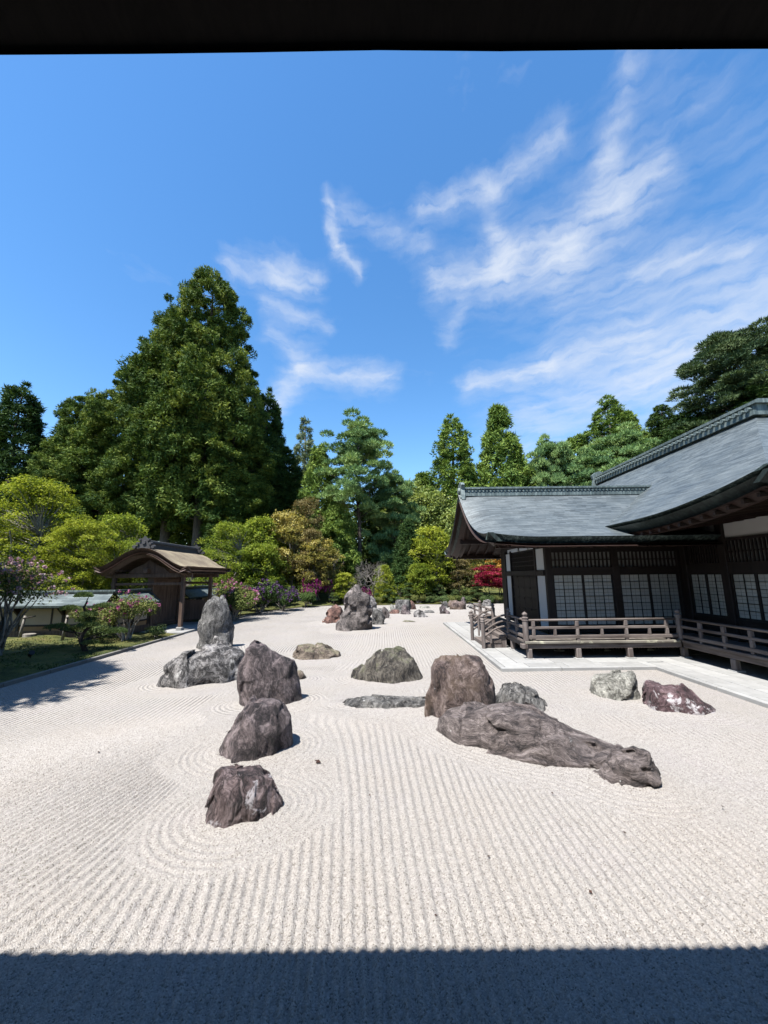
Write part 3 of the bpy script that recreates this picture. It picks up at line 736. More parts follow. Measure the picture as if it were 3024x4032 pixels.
ROCKS = [
    ('rock_block', 'squat dark purple block rock with white lichen patches, nearest of all the rocks', (-1.55, 4.66), -18.4, 0.61, 0.4, 'v',
     [(-0.37, 0.01), (-0.36, 0.17), (-0.34, 0.3), (-0.33, 0.4), (-0.26, 0.44), (-0.11, 0.44), (0.04, 0.4), (0.14, 0.38), (0.19, 0.32), (0.26, 0.28), (0.31, 0.17), (0.36, 0.08), (0.35, -0.0), (0.28, -0.07)]),
    ('rock_purple', 'dark rounded rock with a long slanting left side, second nearest in the left row', (-1.97, 6.19), -17.7, 0.86, 0.34, 'v',
     [(-0.52, -0.06), (-0.44, 0.08), (-0.34, 0.25), (-0.25, 0.42), (-0.14, 0.57), (-0.05, 0.66), (0.09, 0.69), (0.24, 0.67), (0.37, 0.6), (0.46, 0.51), (0.52, 0.38), (0.53, 0.23), (0.52, 0.02), (0.5, -0.07), (0.43, -0.19)]),
    ('rock_purple', 'tall purple-grey slab rock with pale drip streaks, standing behind the dark slanting rock', (-2.35, 8.29), -15.8, 0.73, 0.3, 'v',
     [(-0.59, 0.2), (-0.64, 0.49), (-0.61, 0.74), (-0.54, 0.93), (-0.52, 1.11), (-0.42, 1.19), (-0.33, 1.2), (-0.13, 1.12), (0.08, 1.01), (0.28, 0.89), (0.44, 0.8), (0.49, 0.63), (0.55, 0.39), (0.58, 0.13), (0.63, -0.14)]),
    ('rock_marble', 'long low rock mottled black and white, lying left of the tall purple slab', (-4.54, 10.09), -24.2, 1.19, 0.42, 'n',
     [(-0.95, -0.02), (-0.92, 0.19), (-0.84, 0.42), (-0.69, 0.58), (-0.47, 0.72), (-0.2, 0.77), (0.04, 0.81), (0.29, 0.81), (0.51, 0.75), (0.73, 0.68), (0.92, 0.57), (0.99, 0.24), (0.99, -0.14)]),
    ('rock_marble', 'small pale grey rock peeping over the black and white mottled rock', (-5.72, 13.92), -22.4, 0.74, 0.8, 'n',
     [(-0.47, 0.0), (-0.41, 0.2), (-0.21, 0.49), (-0.02, 0.45), (0.24, 0.3), (0.45, 0.08), (0.48, -0.08)]),
    ('rock_grey', 'tall dark standing rock flecked with white lichen in front of the thatched gate', (-6.15, 14.54), -22.9, 0.86, 0.36, 'v',
     [(-0.64, 0.01), (-0.59, 0.38), (-0.64, 0.86), (-0.56, 1.11), (-0.5, 1.4), (-0.37, 1.66), (-0.19, 1.83), (0.12, 1.82), (0.29, 1.6), (0.4, 1.29), (0.5, 0.96), (0.62, 0.72), (0.59, 0.33), (0.55, 0.17)]),
    ('rock_brown', 'low flat-topped brown rock lying alone behind the tall purple slab', (-2.24, 12.8), -9.9, 0.95, 0.6, 'n',
     [(-0.76, -0.03), (-0.65, 0.14), (-0.5, 0.36), (-0.08, 0.38), (0.23, 0.38), (0.56, 0.24), (0.75, 0.13), (0.78, -0.07)]),
    ('rock_brown', 'tiny brown-green rock beside the right foot of the tall purple slab', (-2.12, 10.1), -11.8, 0.31, 0.7, 'n',
     [(-0.16, -0.01), (-0.12, 0.18), (-0.04, 0.23), (0.06, 0.19), (0.16, 0.0)]),
    ('rock_green', 'dome-shaped dark rock with a mossy ridge in the middle of the gravel', (0.02, 10.18), 0.1, 1.09, 0.5, 'v',
     [(-0.9, 0.03), (-0.84, 0.19), (-0.59, 0.34), (-0.33, 0.52), (-0.08, 0.64), (0.22, 0.68), (0.44, 0.66), (0.69, 0.49), (0.81, 0.29), (0.91, 0.03)]),
    ('rock_grey', 'flat log-like grey stone lying left of the reddish standing rock', (0.06, 8.1), 0.4, 0.58, 0.6, 'h',
     [(-0.95, -0.0), (-0.85, 0.09), (-0.61, 0.12), (-0.55, 0.17), (-0.18, 0.16), (0.22, 0.14), (0.78, 0.11), (0.91, 0.08), (0.94, -0.11)]),
    ('rock_red', 'reddish brown standing rock with cracked left edge behind the long reclining rock', (1.38, 7.44), 10.5, 0.82, 0.45, 'v',
     [(-0.6, -0.12), (-0.6, 0.32), (-0.53, 0.52), (-0.5, 0.81), (-0.41, 0.96), (-0.17, 1.03), (0.17, 1.07), (0.37, 1.02), (0.47, 0.84), (0.56, 0.56), (0.6, 0.25), (0.61, 0.14)]),
    ('rock_grey', 'grey humped rock tucked behind the reddish standing rock on its right', (2.57, 7.88), 18.1, 0.77, 0.6, 'n',
     [(-0.52, -0.14), (-0.46, 0.13), (-0.41, 0.21), (-0.27, 0.35), (-0.05, 0.43), (0.12, 0.36), (0.24, 0.35), (0.36, 0.21), (0.45, 0.12), (0.5, -0.05)]),
    ('rock_long', 'largest rock, long and reclining with flowing grain, sloping down to the right', (2.1, 6.28), 27.0, 1.15, 0.42, 'h',
     [(-1.43, -0.05), (-1.4, 0.12), (-1.26, 0.28), (-1.0, 0.37), (-0.57, 0.45), (-0.18, 0.49), (0.12, 0.5), (0.3, 0.43), (0.45, 0.36), (0.62, 0.26), (0.78, 0.19), (0.95, 0.15), (1.12, 0.14), (1.28, 0.13), (1.36, -0.02)]),
    ('rock_long', 'layered grey-brown rock at the right-hand foot of the long reclining rock', (3.01, 5.31), 29.5, 0.6, 0.8, 'h',
     [(-0.36, -0.14), (-0.32, 0.02), (-0.22, 0.15), (-0.08, 0.26), (0.1, 0.32), (0.22, 0.29), (0.29, 0.2), (0.36, 0.07), (0.28, -0.04)]),
    ('rock_pale', 'pale grey block rock with a light band near its foot, beside the paving', (4.76, 8.44), 29.4, 0.69, 0.42, 'n',
     [(-0.49, -0.04), (-0.46, 0.29), (-0.38, 0.39), (-0.01, 0.5), (0.33, 0.53), (0.37, 0.47), (0.38, 0.25), (0.42, -0.05), (0.46, -0.1)]),
    ('rock_wine', 'wine-red rock covered with white lichen blotches, beside the pale block rock', (5.48, 7.69), 35.5, 0.81, 0.7, 'n',
     [(-0.58, -0.01), (-0.57, 0.31), (-0.51, 0.46), (-0.36, 0.43), (-0.18, 0.45), (0.07, 0.43), (0.23, 0.35), (0.32, 0.22), (0.47, 0.15), (0.54, 0.0), (0.54, -0.1)]),
    ('rock_lava', 'tall craggy grey-brown peak rock, tallest in the far group', (-1.47, 19.14), -4.4, 1.24, 0.85, 'n',
     [(-0.82, 0.03), (-0.77, 0.52), (-0.62, 0.87), (-0.47, 1.02), (-0.42, 1.32), (-0.39, 1.62), (-0.26, 1.88), (-0.03, 2.03), (0.18, 2.05), (0.39, 1.9), (0.55, 1.66), (0.7, 1.51), (0.73, 1.2), (0.83, 1.0), (0.8, 0.59), (0.75, 0.29), (0.72, -0.06)]),
    ('rock_rust', 'rusty red rock at the left of the tall craggy peak', (-2.83, 22.04), -7.3, 0.96, 1.0, 'n',
     [(-0.59, 0.03), (-0.45, 0.4), (-0.36, 0.69), (-0.16, 0.89), (0.14, 0.97), (0.35, 0.91), (0.47, 0.67), (0.56, 0.32), (0.59, -0.03)]),
    ('rock_grey', 'grey upright block with pale streaks at the right foot of the tall peak', (-0.38, 20.85), -1.0, 0.55, 0.7, 'v',
     [(-0.38, -0.01), (-0.36, 0.54), (-0.24, 0.84), (0.04, 0.89), (0.24, 0.83), (0.32, 0.53), (0.39, 0.04)]),
    ('rock_marble', 'narrow white-topped rock half hidden behind the shoulder of the tall peak', (-0.89, 28.79), -1.8, 0.51, 0.8, 'n',
     [(-0.31, 0.21), (-0.27, 1.01), (-0.07, 1.16), (0.16, 1.0), (0.28, 0.62), (0.31, 0.2)]),
    ('rock_lava', 'small dark rock just behind the streaked grey block', (0.04, 23.68), 0.1, 0.44, 0.8, 'n',
     [(-0.27, 0.02), (-0.27, 0.64), (-0.14, 0.71), (0.02, 0.64), (0.18, 0.45), (0.28, 0.21), (0.21, 0.07)]),
    ('rock_pale', 'small pointed whitish rock left of the flat-topped dark rock', (0.49, 27.77), 1.0, 0.43, 0.8, 'n',
     [(-0.26, 0.06), (-0.22, 0.39), (-0.1, 0.6), (0.12, 0.53), (0.23, 0.27), (0.26, 0.03)]),
    ('rock_rust', 'low reddish rock in front of the small pointed whitish rock', (0.62, 26.63), 1.3, 0.49, 0.8, 'n',
     [(-0.4, 0.01), (-0.29, 0.25), (0.03, 0.34), (0.36, 0.27), (0.4, 0.01)]),
    ('rock_grey', 'flat-topped dark grey rock, broadest in the cluster right of the tall peak', (1.31, 28.23), 2.7, 0.73, 0.7, 'v',
     [(-0.6, 0.12), (-0.57, 0.72), (-0.3, 0.86), (0.31, 0.86), (0.5, 0.63), (0.6, 0.0)]),
    ('rock_purple', 'rounded purple rock in front of the flat-topped dark rock', (1.34, 26.29), 2.9, 0.54, 0.8, 'n',
     [(-0.38, 0.04), (-0.36, 0.35), (-0.23, 0.59), (0.03, 0.67), (0.23, 0.48), (0.38, -0.0)]),
    ('rock_rust', 'red-brown rock leaning on the right side of the flat-topped dark rock', (2.07, 29.78), 4.0, 0.54, 0.7, 'n',
     [(-0.33, 0.02), (-0.24, 0.53), (-0.07, 0.73), (0.09, 0.57), (0.32, 0.09), (0.33, 0.01)]),
    ('rock_marble', 'low black and white rock on its own right of the rounded purple rock', (2.21, 24.4), 5.2, 0.66, 0.9, 'n',
     [(-0.46, 0.03), (-0.42, 0.4), (-0.15, 0.48), (0.11, 0.4), (0.23, 0.17), (0.46, -0.01)]),
    ('rock_grey', 'low dark flat rock directly behind the small black and white rock', (3.0, 27.01), 6.3, 0.58, 0.6, 'n',
     [(-0.41, 0.02), (-0.29, 0.2), (0.14, 0.21), (0.36, 0.12), (0.41, 0.0)]),
    ('rock_pale', 'flat pale rock farthest back, near the clipped pines', (3.09, 30.69), 5.8, 0.52, 0.6, 'n',
     [(-0.51, 0.0), (-0.38, 0.21), (0.33, 0.23), (0.51, 0.01)]),
    ('rock_green', 'nearly buried flat dark stone on the open gravel right of the tall peak', (1.33, 21.78), 3.5, 0.48, 0.5, 'n',
     [(-0.47, -0.01), (-0.28, 0.12), (0.02, 0.11), (0.31, 0.05), (0.47, -0.01)]),
    ('rock_purple', 'dark pointed rock with white flecks left of the broad red-brown boulder', (3.95, 26.27), 8.6, 0.52, 0.8, 'n',
     [(-0.36, 0.01), (-0.35, 0.46), (-0.16, 0.68), (0.04, 0.46), (0.35, 0.15), (0.36, -0.01)]),
    ('rock_red', 'broad red-brown boulder left of the veranda stairs, at the far edge', (5.3, 29.25), 10.3, 0.88, 0.8, 'n',
     [(-0.71, 0.02), (-0.63, 0.57), (-0.43, 0.68), (0.43, 0.7), (0.65, 0.45), (0.72, 0.22), (0.65, 0.05)]),
    ('rock_grey', 'small grey rock behind the dark pointed rock, touching the broad boulder', (4.74, 30.81), 8.7, 0.4, 0.7, 'n',
     [(-0.27, 0.07), (-0.24, 0.47), (-0.07, 0.57), (0.17, 0.55), (0.28, 0.07)]),
    ('rock_purple', 'narrow upright stone behind the right end of the broad red-brown boulder', (6.38, 32.17), 11.2, 0.39, 0.7, 'v',
     [(-0.23, 0.15), (-0.18, 0.75), (0.08, 0.88), (0.24, 0.71), (0.24, 0.14)]),
    ('rock_grey', 'long low grey rock behind the veranda stair posts', (7.11, 30.91), 12.9, 0.63, 0.7, 'n',
     [(-0.76, 0.03), (-0.54, 0.32), (-0.12, 0.44), (0.45, 0.4), (0.68, 0.16), (0.75, 0.01)]),
    ('rock_marble', 'whitish rock far back below the red maple, beyond the stair posts', (8.25, 31.98), 14.5, 0.53, 0.9, 'n',
     [(-0.41, 0.23), (-0.27, 0.56), (0.04, 0.66), (0.36, 0.49), (0.43, 0.24)]),
]


# ------------------------------------------------------------------ raked gravel
RK = np.array([(c[0], c[1], math.cos(R(az)), math.sin(R(az)), max(x for x, z in sil) - min(x for x, z in sil), T)
               for (m_, l_, c, az, T, a_, g_, sil) in ROCKS])

def rock_dist(X, Y):
    """distance to the outline of the nearest rock"""
    best = np.full(X.shape, 99.0)
    for cx, cy, ca, sa, w, t in RK:
        dx, dy = X - cx, Y - cy
        lx = dx * ca - dy * sa
        ly = dx * sa + dy * ca
        a, b = w * 0.5, t * 0.5
        k = np.sqrt((lx / a) ** 2 + (ly / b) ** 2) + 1e-6
        d = np.sqrt(lx * lx + ly * ly) * (1 - 1 / k)
        # blend so that neighbouring rocks share one set of rings
        h = np.clip(0.5 + 0.5 * (best - d) / 0.35, 0, 1)
        best = best * (1 - h) + d * h - 0.35 * h * (1 - h)
    return best

PITCH = 0.094
def rake(X, Y):
    """phase and strength of the raked furrows"""
    mx = np.interp(X, [-9, -6, -3.2, -2.3, -1.4, -0.4, 0.8, 3, 9], [0.22, 0.30, 0.30, 0.0, -0.25, -0.10, 0.0, 0.03, 0.0])
    yy = np.clip(Y - 4.0, -3, 3.2) * (1 - 0.85 * sstep(8.5, 15, Y))
    u = X - mx * yy + 0.022 * fbm(X * 0.5, Y * 0.35, X * 0, 2, 3) + 0.003 * fbm(X * 3, Y * 3, X * 0, 2, 8)
    ph = u / PITCH
    d = rock_dist(X, Y)
    ring = 0.62 + 0.10 * np.sin(X * 2.1) * np.cos(Y * 1.7)
    inr = d < ring
    ph = np.where(inr, d / PITCH + 0.25, ph)
    ew = np.maximum(0.035, 0.016 * np.hypot(X, Y))
    edge = np.exp(-((d - ring) / ew) ** 2)
    amp = (1 - np.where(ew > 0.088, np.clip(1.7 * edge - 0.25, 0, 1), 0.7 * edge)) * (0.45 + 0.55 * sstep(0.03, 0.25, d)) * (0.72 + 0.28 * fbm(X * 0.7, Y * 0.7, X * 0, 2, 11))
    amp = amp * np.where(inr, 0.55, 1.0) * (0.66 + 0.34 * sstep(-0.8, -3.0, X)) * np.clip(0.95 + 0.35 * fbm(X * 0.25 + 3, Y * 0.25, X * 0, 2, 14), 0.55, 1.3)
    return ph, amp, d

def gravel_patch(rs, ths, near):
    r, t = np.meshgrid(rs, ths, indexing='ij')
    X, Y = r * np.sin(t), r * np.cos(t)
    ph, amp, d = rake(X, Y)
    g0 = np.gradient(ph, axis=0) / np.gradient(r, axis=0); g1 = np.gradient(ph, axis=1) / (r * np.gradient(t, axis=1))
    amp = amp * (1 - sstep(1.45, 2.1, np.hypot(g0, g1) * PITCH))
    fade = 1 - sstep(7.4, 9.3, r)
    s = np.sin(2 * math.pi * ph)
    prof = np.where(s > 0, s ** 0.8 if False else np.abs(s) ** 0.9, -np.abs(s) ** 0.75)
    Z = 0.021 * amp * prof * fade
    Z += 0.035 * np.exp(-np.clip(d, 0, 9) / 0.16) + 0.02 * fbm(X * 0.35, Y * 0.35, X * 0, 2, 21)
    if near:
        rng = np.random.default_rng(4)
        Z += (rng.random(X.shape) - 0.5) * 0.0075 * (1 - sstep(6.5, 9.2, r)) + 0.004 * fbm(X * 22, Y * 22, X * 0, 2, 33) * (1 - sstep(6.5, 9.2, r))
    V = np.stack([X, Y, Z], -1).reshape(-1, 3)
    n, m = X.shape
    i = np.arange(n - 1)[:, None] * m + np.arange(m - 1)[None, :]
    F = np.stack([i, i + m, i + m + 1, i + 1], -1).reshape(-1, 4)
    return V, F, ph.ravel(), (sstep(6.0, 8.4, r) * np.clip(amp, 0, 1.4)).ravel()

def make_gravel():
    far_th = np.linspace(R(-75), R(75), 560)
    near_th = np.linspace(R(-58), R(58), 820)
    near_r = np.exp(np.linspace(math.log(1.6), math.log(9.4), 560))
    V1, F1, p1, b1 = gravel_patch(near_r, near_th, True)
    far_r = np.exp(np.linspace(math.log(9.4), math.log(46), 160))
    V2, F2, p2, b2 = gravel_patch(far_r, far_th, False)
    F = np.concatenate([F1, F2 + len(V1)])
    V = np.concatenate([V1, V2])
    # plain apron beside and behind the photographer's hall
    side = []
    base = len(V)
    n0 = base
    ap = []; fp = []
    for (t0, t1) in ((R(58), R(78)), (R(-78), R(-58))):
        ths = np.linspace(t0, t1, 40); rs = np.exp(np.linspace(math.log(1.6), math.log(9.4), 60))
        Va, Fa, pa, ba = gravel_patch(rs, ths, False)
        ap.append((Va, Fa + base, pa, ba * 0)); base += len(Va)
    V = np.concatenate([V] + [a[0] for a in ap]); F = np.concatenate([F] + [a[1] for a in ap])
    ph = np.concatenate([p1, p2] + [a[2] for a in ap]); bk = np.concatenate([b1, b2] + [a[3] for a in ap])
    me = mesh_np("raked_gravel", V, F, True, {'phase': ph, 'bumpk': bk})
    me.materials.append(MT['gravel'])
    put(bpy.data.objects.new("raked_gravel", me), kind="structure", label="pale raked gravel of the dry garden with furrows curving round the rocks")

make_gravel()

# ------------------------------------------------------------------ rocks
def surface_nets(D, org, h):
    nx, ny, nz = D.shape
    S = D < 0
    C = [(a, b, c) for a in (0, 1) for b in (0, 1) for c in (0, 1)]
    cnt = np.zeros((nx - 1, ny - 1, nz - 1), np.int8)
    for a, b, c in C:
        cnt += S[a:nx - 1 + a, b:ny - 1 + b, c:nz - 1 + c]
    act = (cnt > 0) & (cnt < 8)
    idx = np.argwhere(act)
    val = np.stack([D[idx[:, 0] + a, idx[:, 1] + b, idx[:, 2] + c] for a, b, c in C], 1)
    pos = np.zeros((len(idx), 3)); k = np.zeros(len(idx))
    for i in range(8):
        for j in range(i + 1, 8):
            ci, cj = np.array(C[i]), np.array(C[j])
            if np.abs(ci - cj).sum() != 1: continue
            d0, d1 = val[:, i], val[:, j]
            mk = (d0 < 0) != (d1 < 0)
            t = np.where(mk, d0 / np.where(mk, d0 - d1, 1), 0)
            pos += np.where(mk[:, None], ci + (cj - ci) * t[:, None], 0); k += mk
    pos = idx + pos / k[:, None]
    vid = np.full(cnt.shape, -1, np.int64)
    vid[act] = np.arange(len(idx))
    faces = []
    for ax in range(3):
        A = np.moveaxis(S, ax, 0)
        ch = A[:-1] != A[1:]
        e = np.argwhere(ch)
        e = e[(e[:, 1] > 0) & (e[:, 2] > 0) & (e[:, 1] < A.shape[1] - 1) & (e[:, 2] < A.shape[2] - 1)]
        Vm = np.moveaxis(vid, ax, 0)
        q = np.stack([Vm[e[:, 0], e[:, 1] - 1, e[:, 2] - 1], Vm[e[:, 0], e[:, 1], e[:, 2] - 1], Vm[e[:, 0], e[:, 1], e[:, 2]], Vm[e[:, 0], e[:, 1] - 1, e[:, 2]]], 1)
        fl = A[:-1][ch][((np.argwhere(ch)[:, 1] > 0) & (np.argwhere(ch)[:, 2] > 0) & (np.argwhere(ch)[:, 1] < A.shape[1] - 1) & (np.argwhere(ch)[:, 2] < A.shape[2] - 1))]
        if ax == 1: fl = ~fl
        q[~fl] = q[~fl][:, ::-1]
        faces.append(q)
    F = np.concatenate(faces)
    F = F[(F >= 0).all(1)]
    return pos * h + np.array(org), F

def poly_sdf(px, pz, poly):
    P = np.array(poly)
    d = np.full(px.shape, 1e9); ins = np.zeros(px.shape, bool)
    n = len(P)
    for i in range(n):
        a, b = P[i], P[(i + 1) % n]
        e = b - a
        wx, wz = px - a[0], pz - a[1]
        t = np.clip((wx * e[0] + wz * e[1]) / (e @ e + 1e-12), 0, 1)
        d = np.minimum(d, (wx - e[0] * t) ** 2 + (wz - e[1] * t) ** 2)
        c = ((a[1] > pz) != (b[1] > pz))
        if abs(e[1]) > 1e-9:
            c &= px < e[0] * (pz - a[1]) / e[1] + a[0]
        ins ^= c
    d = np.sqrt(d)
    return np.where(ins, -d, d)

def make_rock(i, mat, label, c, az, T, rough, grain, sil):
    w = max(x for x, z in sil) - min(x for x, z in sil)
    hgt = max(z for x, z in sil)
    dist = math.hypot(*c)
    h = max(0.0032 * dist, 0.014, w / 110)
    poly = [(x, max(z, -0.02)) for x, z in sil]
    poly = [(poly[0][0] - 0.02, -0.4)] + poly + [(poly[-1][0] + 0.02, -0.4)]
    x0, x1 = min(p[0] for p in poly) - 0.12, max(p[0] for p in poly) + 0.12
    gx = np.arange(x0, x1, h); gy = np.arange(-T / 2 - 0.14, T / 2 + 0.14, h); gz = np.arange(-0.16, hgt + 0.14, h)
    X, Y, Z = np.meshgrid(gx, gy, gz, indexing='ij')
    X = X.astype(np.float32); Y = Y.astype(np.float32); Z = Z.astype(np.float32)
    sc = min(w, hgt * 1.6, 1.3)
    s = i * 17 + 3
    # slow warp gives an uneven outline
    f = 2.6 / sc
    wx = 0.055 * sc * rough * fbm(X * f, Y * f, Z * f, 2, s)
    wy = 0.10 * sc * rough * fbm(X * f + 9, Y * f, Z * f, 2, s + 5)
    wz = 0.045 * sc * rough * fbm(X * f, Y * f + 7, Z * f, 2, s + 9)
    Xw, Yw, Zw = X + wx, Y + wy, Z + wz
    # the rock narrows towards its back and front, the front a little steeper
    t = np.clip(Yw / (T / 2), -1.25, 1.25)
    at = np.abs(t)
    p = np.where(t < 0, 3.0, 2.3)
    hs = np.clip(1 - at ** p, 0.004, 1) ** (1 / 2.1)
    xs = np.clip(1 - 0.55 * at ** 2.4, 0.2, 1)
    xc = (x0 + x1) / 2
    zb = np.where(Zw > 0, Zw / hs, Zw)
    d = poly_sdf((Xw - xc) / xs + xc, zb, poly) * np.minimum(hs, xs).clip(0.25, 1)
    d = np.maximum(d, (np.abs(Yw) - T / 2))
    # broad split faces: cells with tilted planes meeting in sharp creases
    rg_ = np.random.default_rng(s)
    NC = 36
    cc = np.stack([rg_.uniform(x0, x1, NC), rg_.uniform(-T / 2, T / 2, NC), rg_.uniform(0, hgt, NC)], 1).astype(np.float32)
    cn = rg_.normal(size=(NC, 3)).astype(np.float32); cn /= np.linalg.norm(cn, axis=1, keepdims=True)
    near = np.abs(d) < 0.22 * sc
    px, py, pz = Xw[near], Yw[near], Zw[near]
    bd = np.full(px.shape, 1e9, np.float32); off = np.zeros(px.shape, np.float32)
    zs = 0.55 if grain == 'v' else (1.7 if grain == 'h' else 1.0)
    for q in range(NC):
        ax_, ay_, az_ = px - cc[q, 0], py - cc[q, 1], (pz - cc[q, 2])
        dd = ax_ * ax_ + ay_ * ay_ + (az_ * zs) ** 2
        m_ = dd < bd
        bd = np.where(m_, dd, bd)
        off = np.where(m_, ax_ * cn[q, 0] + ay_ * cn[q, 1] + az_ * cn[q, 2], off)
    d[near] += np.clip(off * 0.5 * rough, -0.085 * sc, 0.085 * sc)
    # cracks: thin warped planes cut into the surface
    for q in range(9):
        nn = rg_.normal(size=3)
        if grain == 'v': nn[2] *= 0.25
        elif grain == 'h': nn *= np.array([0.35, 0.5, 1.6])
        nn /= np.linalg.norm(nn)
        o_ = rg_.uniform(-0.42, 0.42) * w * abs(nn[0]) + rg_.uniform(-.4, .4) * T * abs(nn[1]) + rg_.uniform(0.1, 0.9) * hgt * nn[2]
        pl = px * nn[0] + py * nn[1] + pz * nn[2] - o_ + 0.05 * sc * vnoise(px * 4 / sc + q, py * 4 / sc, pz * 4 / sc, s + 60 + q)
        msk = np.clip(vnoise(px * 2.6 / sc + 3.1 * q, py * 2.6 / sc, pz * 2.6 / sc, s + 80 + q) * 2.2 + 0.35, 0, 1)
        d[near] += (0.045 * sc * rough * msk * np.exp(-(pl / max(1.3 * h, 0.018 * sc)) ** 2)).astype(np.float32)
    # chipped facets
    f2 = 5.0 / sc
    rid = 1 - np.abs(vnoise(X * f2, Y * f2, Z * f2 * (0.6 if grain == 'v' else 1.0), s + 21))
    d = d + 0.034 * sc * rough * (rid - 0.55)
    if grain == 'v':
        d = d + 0.016 * sc * rough * fbm(X * 13 / sc, Y * 13 / sc, Z * 2.2 / sc, 3, s + 31)
    elif grain == 'h':
        d = d + 0.016 * sc * rough * fbm(X * 2.4 / sc, Y * 5 / sc, (Z + 0.22 * X) * 17 / sc, 3, s + 31)
    else:
        d = d + 0.018 * sc * rough * fbm(X * 9 / sc, Y * 9 / sc, Z * 9 / sc, 3, s + 31)
    d = d + 0.010 * sc * rough * fbm(X * 24 / sc, Y * 24 / sc, Z * 24 / sc, 3, s + 41)
    d[:, :, 0] = np.maximum(d[:, :, 0], 0.001); d[0] = 1; d[-1] = 1; d[:, 0] = 1; d[:, -1] = 1; d[:, :, -1] = 1
    V, F = surface_nets(d, (gx[0], gy[0], gz[0]), h)
    me = mesh_np("garden_rock", V, F, True)
    me.materials.append(MT[mat])
    o = bpy.data.objects.new("garden_rock", me)
    o.location = (c[0], c[1], 0.0)
    o.rotation_euler.z = -R(az)
    put(o, None, label, "rock", "rocks set in the raked gravel")

for _i, (_m, _l, _c, _az, _T, _a, _g, _s) in enumerate(ROCKS):
    make_rock(_i, _m, _l, _c, _az, _T, _a, _g, _s)

# ------------------------------------------------------------------ moss beds and edging
def left_edge(Y):
    return np.interp(Y, [-20, 29.0, 31.0, 33.2, 34.6, 35.2], [-9.15, -9.15, -8.6, -7.0, -4.9, 0.0])

def moss_sheet(name, label, rows, inner, outer, nx):
    """rows of Y; from inner(Y) to outer(Y)"""
    Y = np.asarray(rows)[:, None]
    s = np.linspace(0, 1, nx)[None, :] ** 1.5
    X = inner(Y) * (1 - s) + outer(Y) * s
    Y = Y + 0 * X
    e = np.abs(X - inner(Y))
    Z = 0.045 + 0.22 * sstep(0.1, 2.5, e) * (0.35 + 0.5 * fbm(X * 0.7, Y * 0.7, X * 0, 3, 77)) + 0.012 * fbm(X * 5, Y * 5, X * 0, 2, 78) * sstep(0, .3, e)
    V = np.stack([X, Y, Z], -1).reshape(-1, 3)
    n, m = X.shape
    i = np.arange(n - 1)[:, None] * m + np.arange(m - 1)[None, :]
    F = np.stack([i, i + m, i + m + 1, i + 1], -1).reshape(-1, 4)
    me = mesh_np(name, V, F, True)
    me.materials.append(MT['moss'])
    put(bpy.data.objects.new(name, me), kind="structure", label=label)

moss_sheet("moss_bed", "mossy bed between the raked gravel and the plastered wall", np.linspace(0, 18.05, 150), left_edge, lambda Y: -26 + 0 * Y, 130)
moss_sheet("moss_bed", "mossy bank with shrubs beyond the thatched gate", np.linspace(22.4, 34.5, 90), left_edge, lambda Y: -26 + 0 * Y, 80)
def back_sheet():
    ax = np.linspace(-26, 34, 200); ay = 34.9 + np.linspace(0, 1, 50) ** 1.5 * 14
    X, Y = np.meshgrid(ax, ay, indexing='ij')
    Y = Y + 0.35 * fbm(X * 0.4, X * 0, X * 0, 2, 91) * (1 - (Y - 34.9) / 14)
    e = Y - 34.9
    Z = 0.05 + 0.5 * sstep(0, 3, e) * (0.5 + 0.4 * fbm(X * 0.5, Y * 0.5, X * 0, 3, 71)) + sstep(1, 14, e) * 0.9
    V = np.stack([X, Y, Z], -1).reshape(-1, 3)
    n, m = X.shape
    i = np.arange(n - 1)[:, None] * m + np.arange(m - 1)[None, :]
    F = np.stack([i, i + m, i + m + 1, i + 1], -1).reshape(-1, 4)
    me = mesh_np("moss_bank", V, F, True)
    me.materials.append(MT['moss'])
    put(bpy.data.objects.new("moss_bank", me), kind="structure", label="mossy planting bank along the far edge of the gravel")
back_sheet()

def strip_of_stones(name, label, piece, mat, spots):
    """spots: (x0,x1,y0,y1,z0,z1) boxes; every stone a child"""
    root = empty(name, (spots[0][0], spots[0][2], 0), label, None, None, "structure")
    meshes = {}
    rng = random.Random(5)
    for x0, x1, y0, y1, z0, z1 in spots:
        k = (round(x1 - x0, 2), round(y1 - y0, 2), round(z1 - z0, 2))
        if k not in meshes:
            mb = MB().bevbox(-k[0] / 2, k[0] / 2, -k[1] / 2, k[1] / 2, 0, k[2], 0.008)
            me = bpy.data.meshes.new(piece); me.from_pydata(mb.v, [], mb.f); me.materials.append(MT[mat]); meshes[k] = me
        share(piece, meshes[k], ((x0 + x1) / 2, (y0 + y1) / 2, z0 + rng.uniform(-0.002, 0.002)), root)
    return root

sp_ = []
y = 1.0
rg = random.Random(2)
while y < 18.0:
    L = round(rg.choice((1.1, 1.3, 1.5)), 2)
    sp_.append((-9.22, -9.10, y, min(y + L - 0.012, 18.05), -0.05, 0.085)); y += L
y = 22.5
while y < 29.0:
    L = rg.choice((1.1, 1.3, 1.5))
    sp_.append((-9.22, -9.10, y, y + L - 0.012, -0.05, 0.085)); y += L
strip_of_stones("garden_edging", "narrow grey stone edging between moss and gravel", "edging_stone", "kerb", sp_)

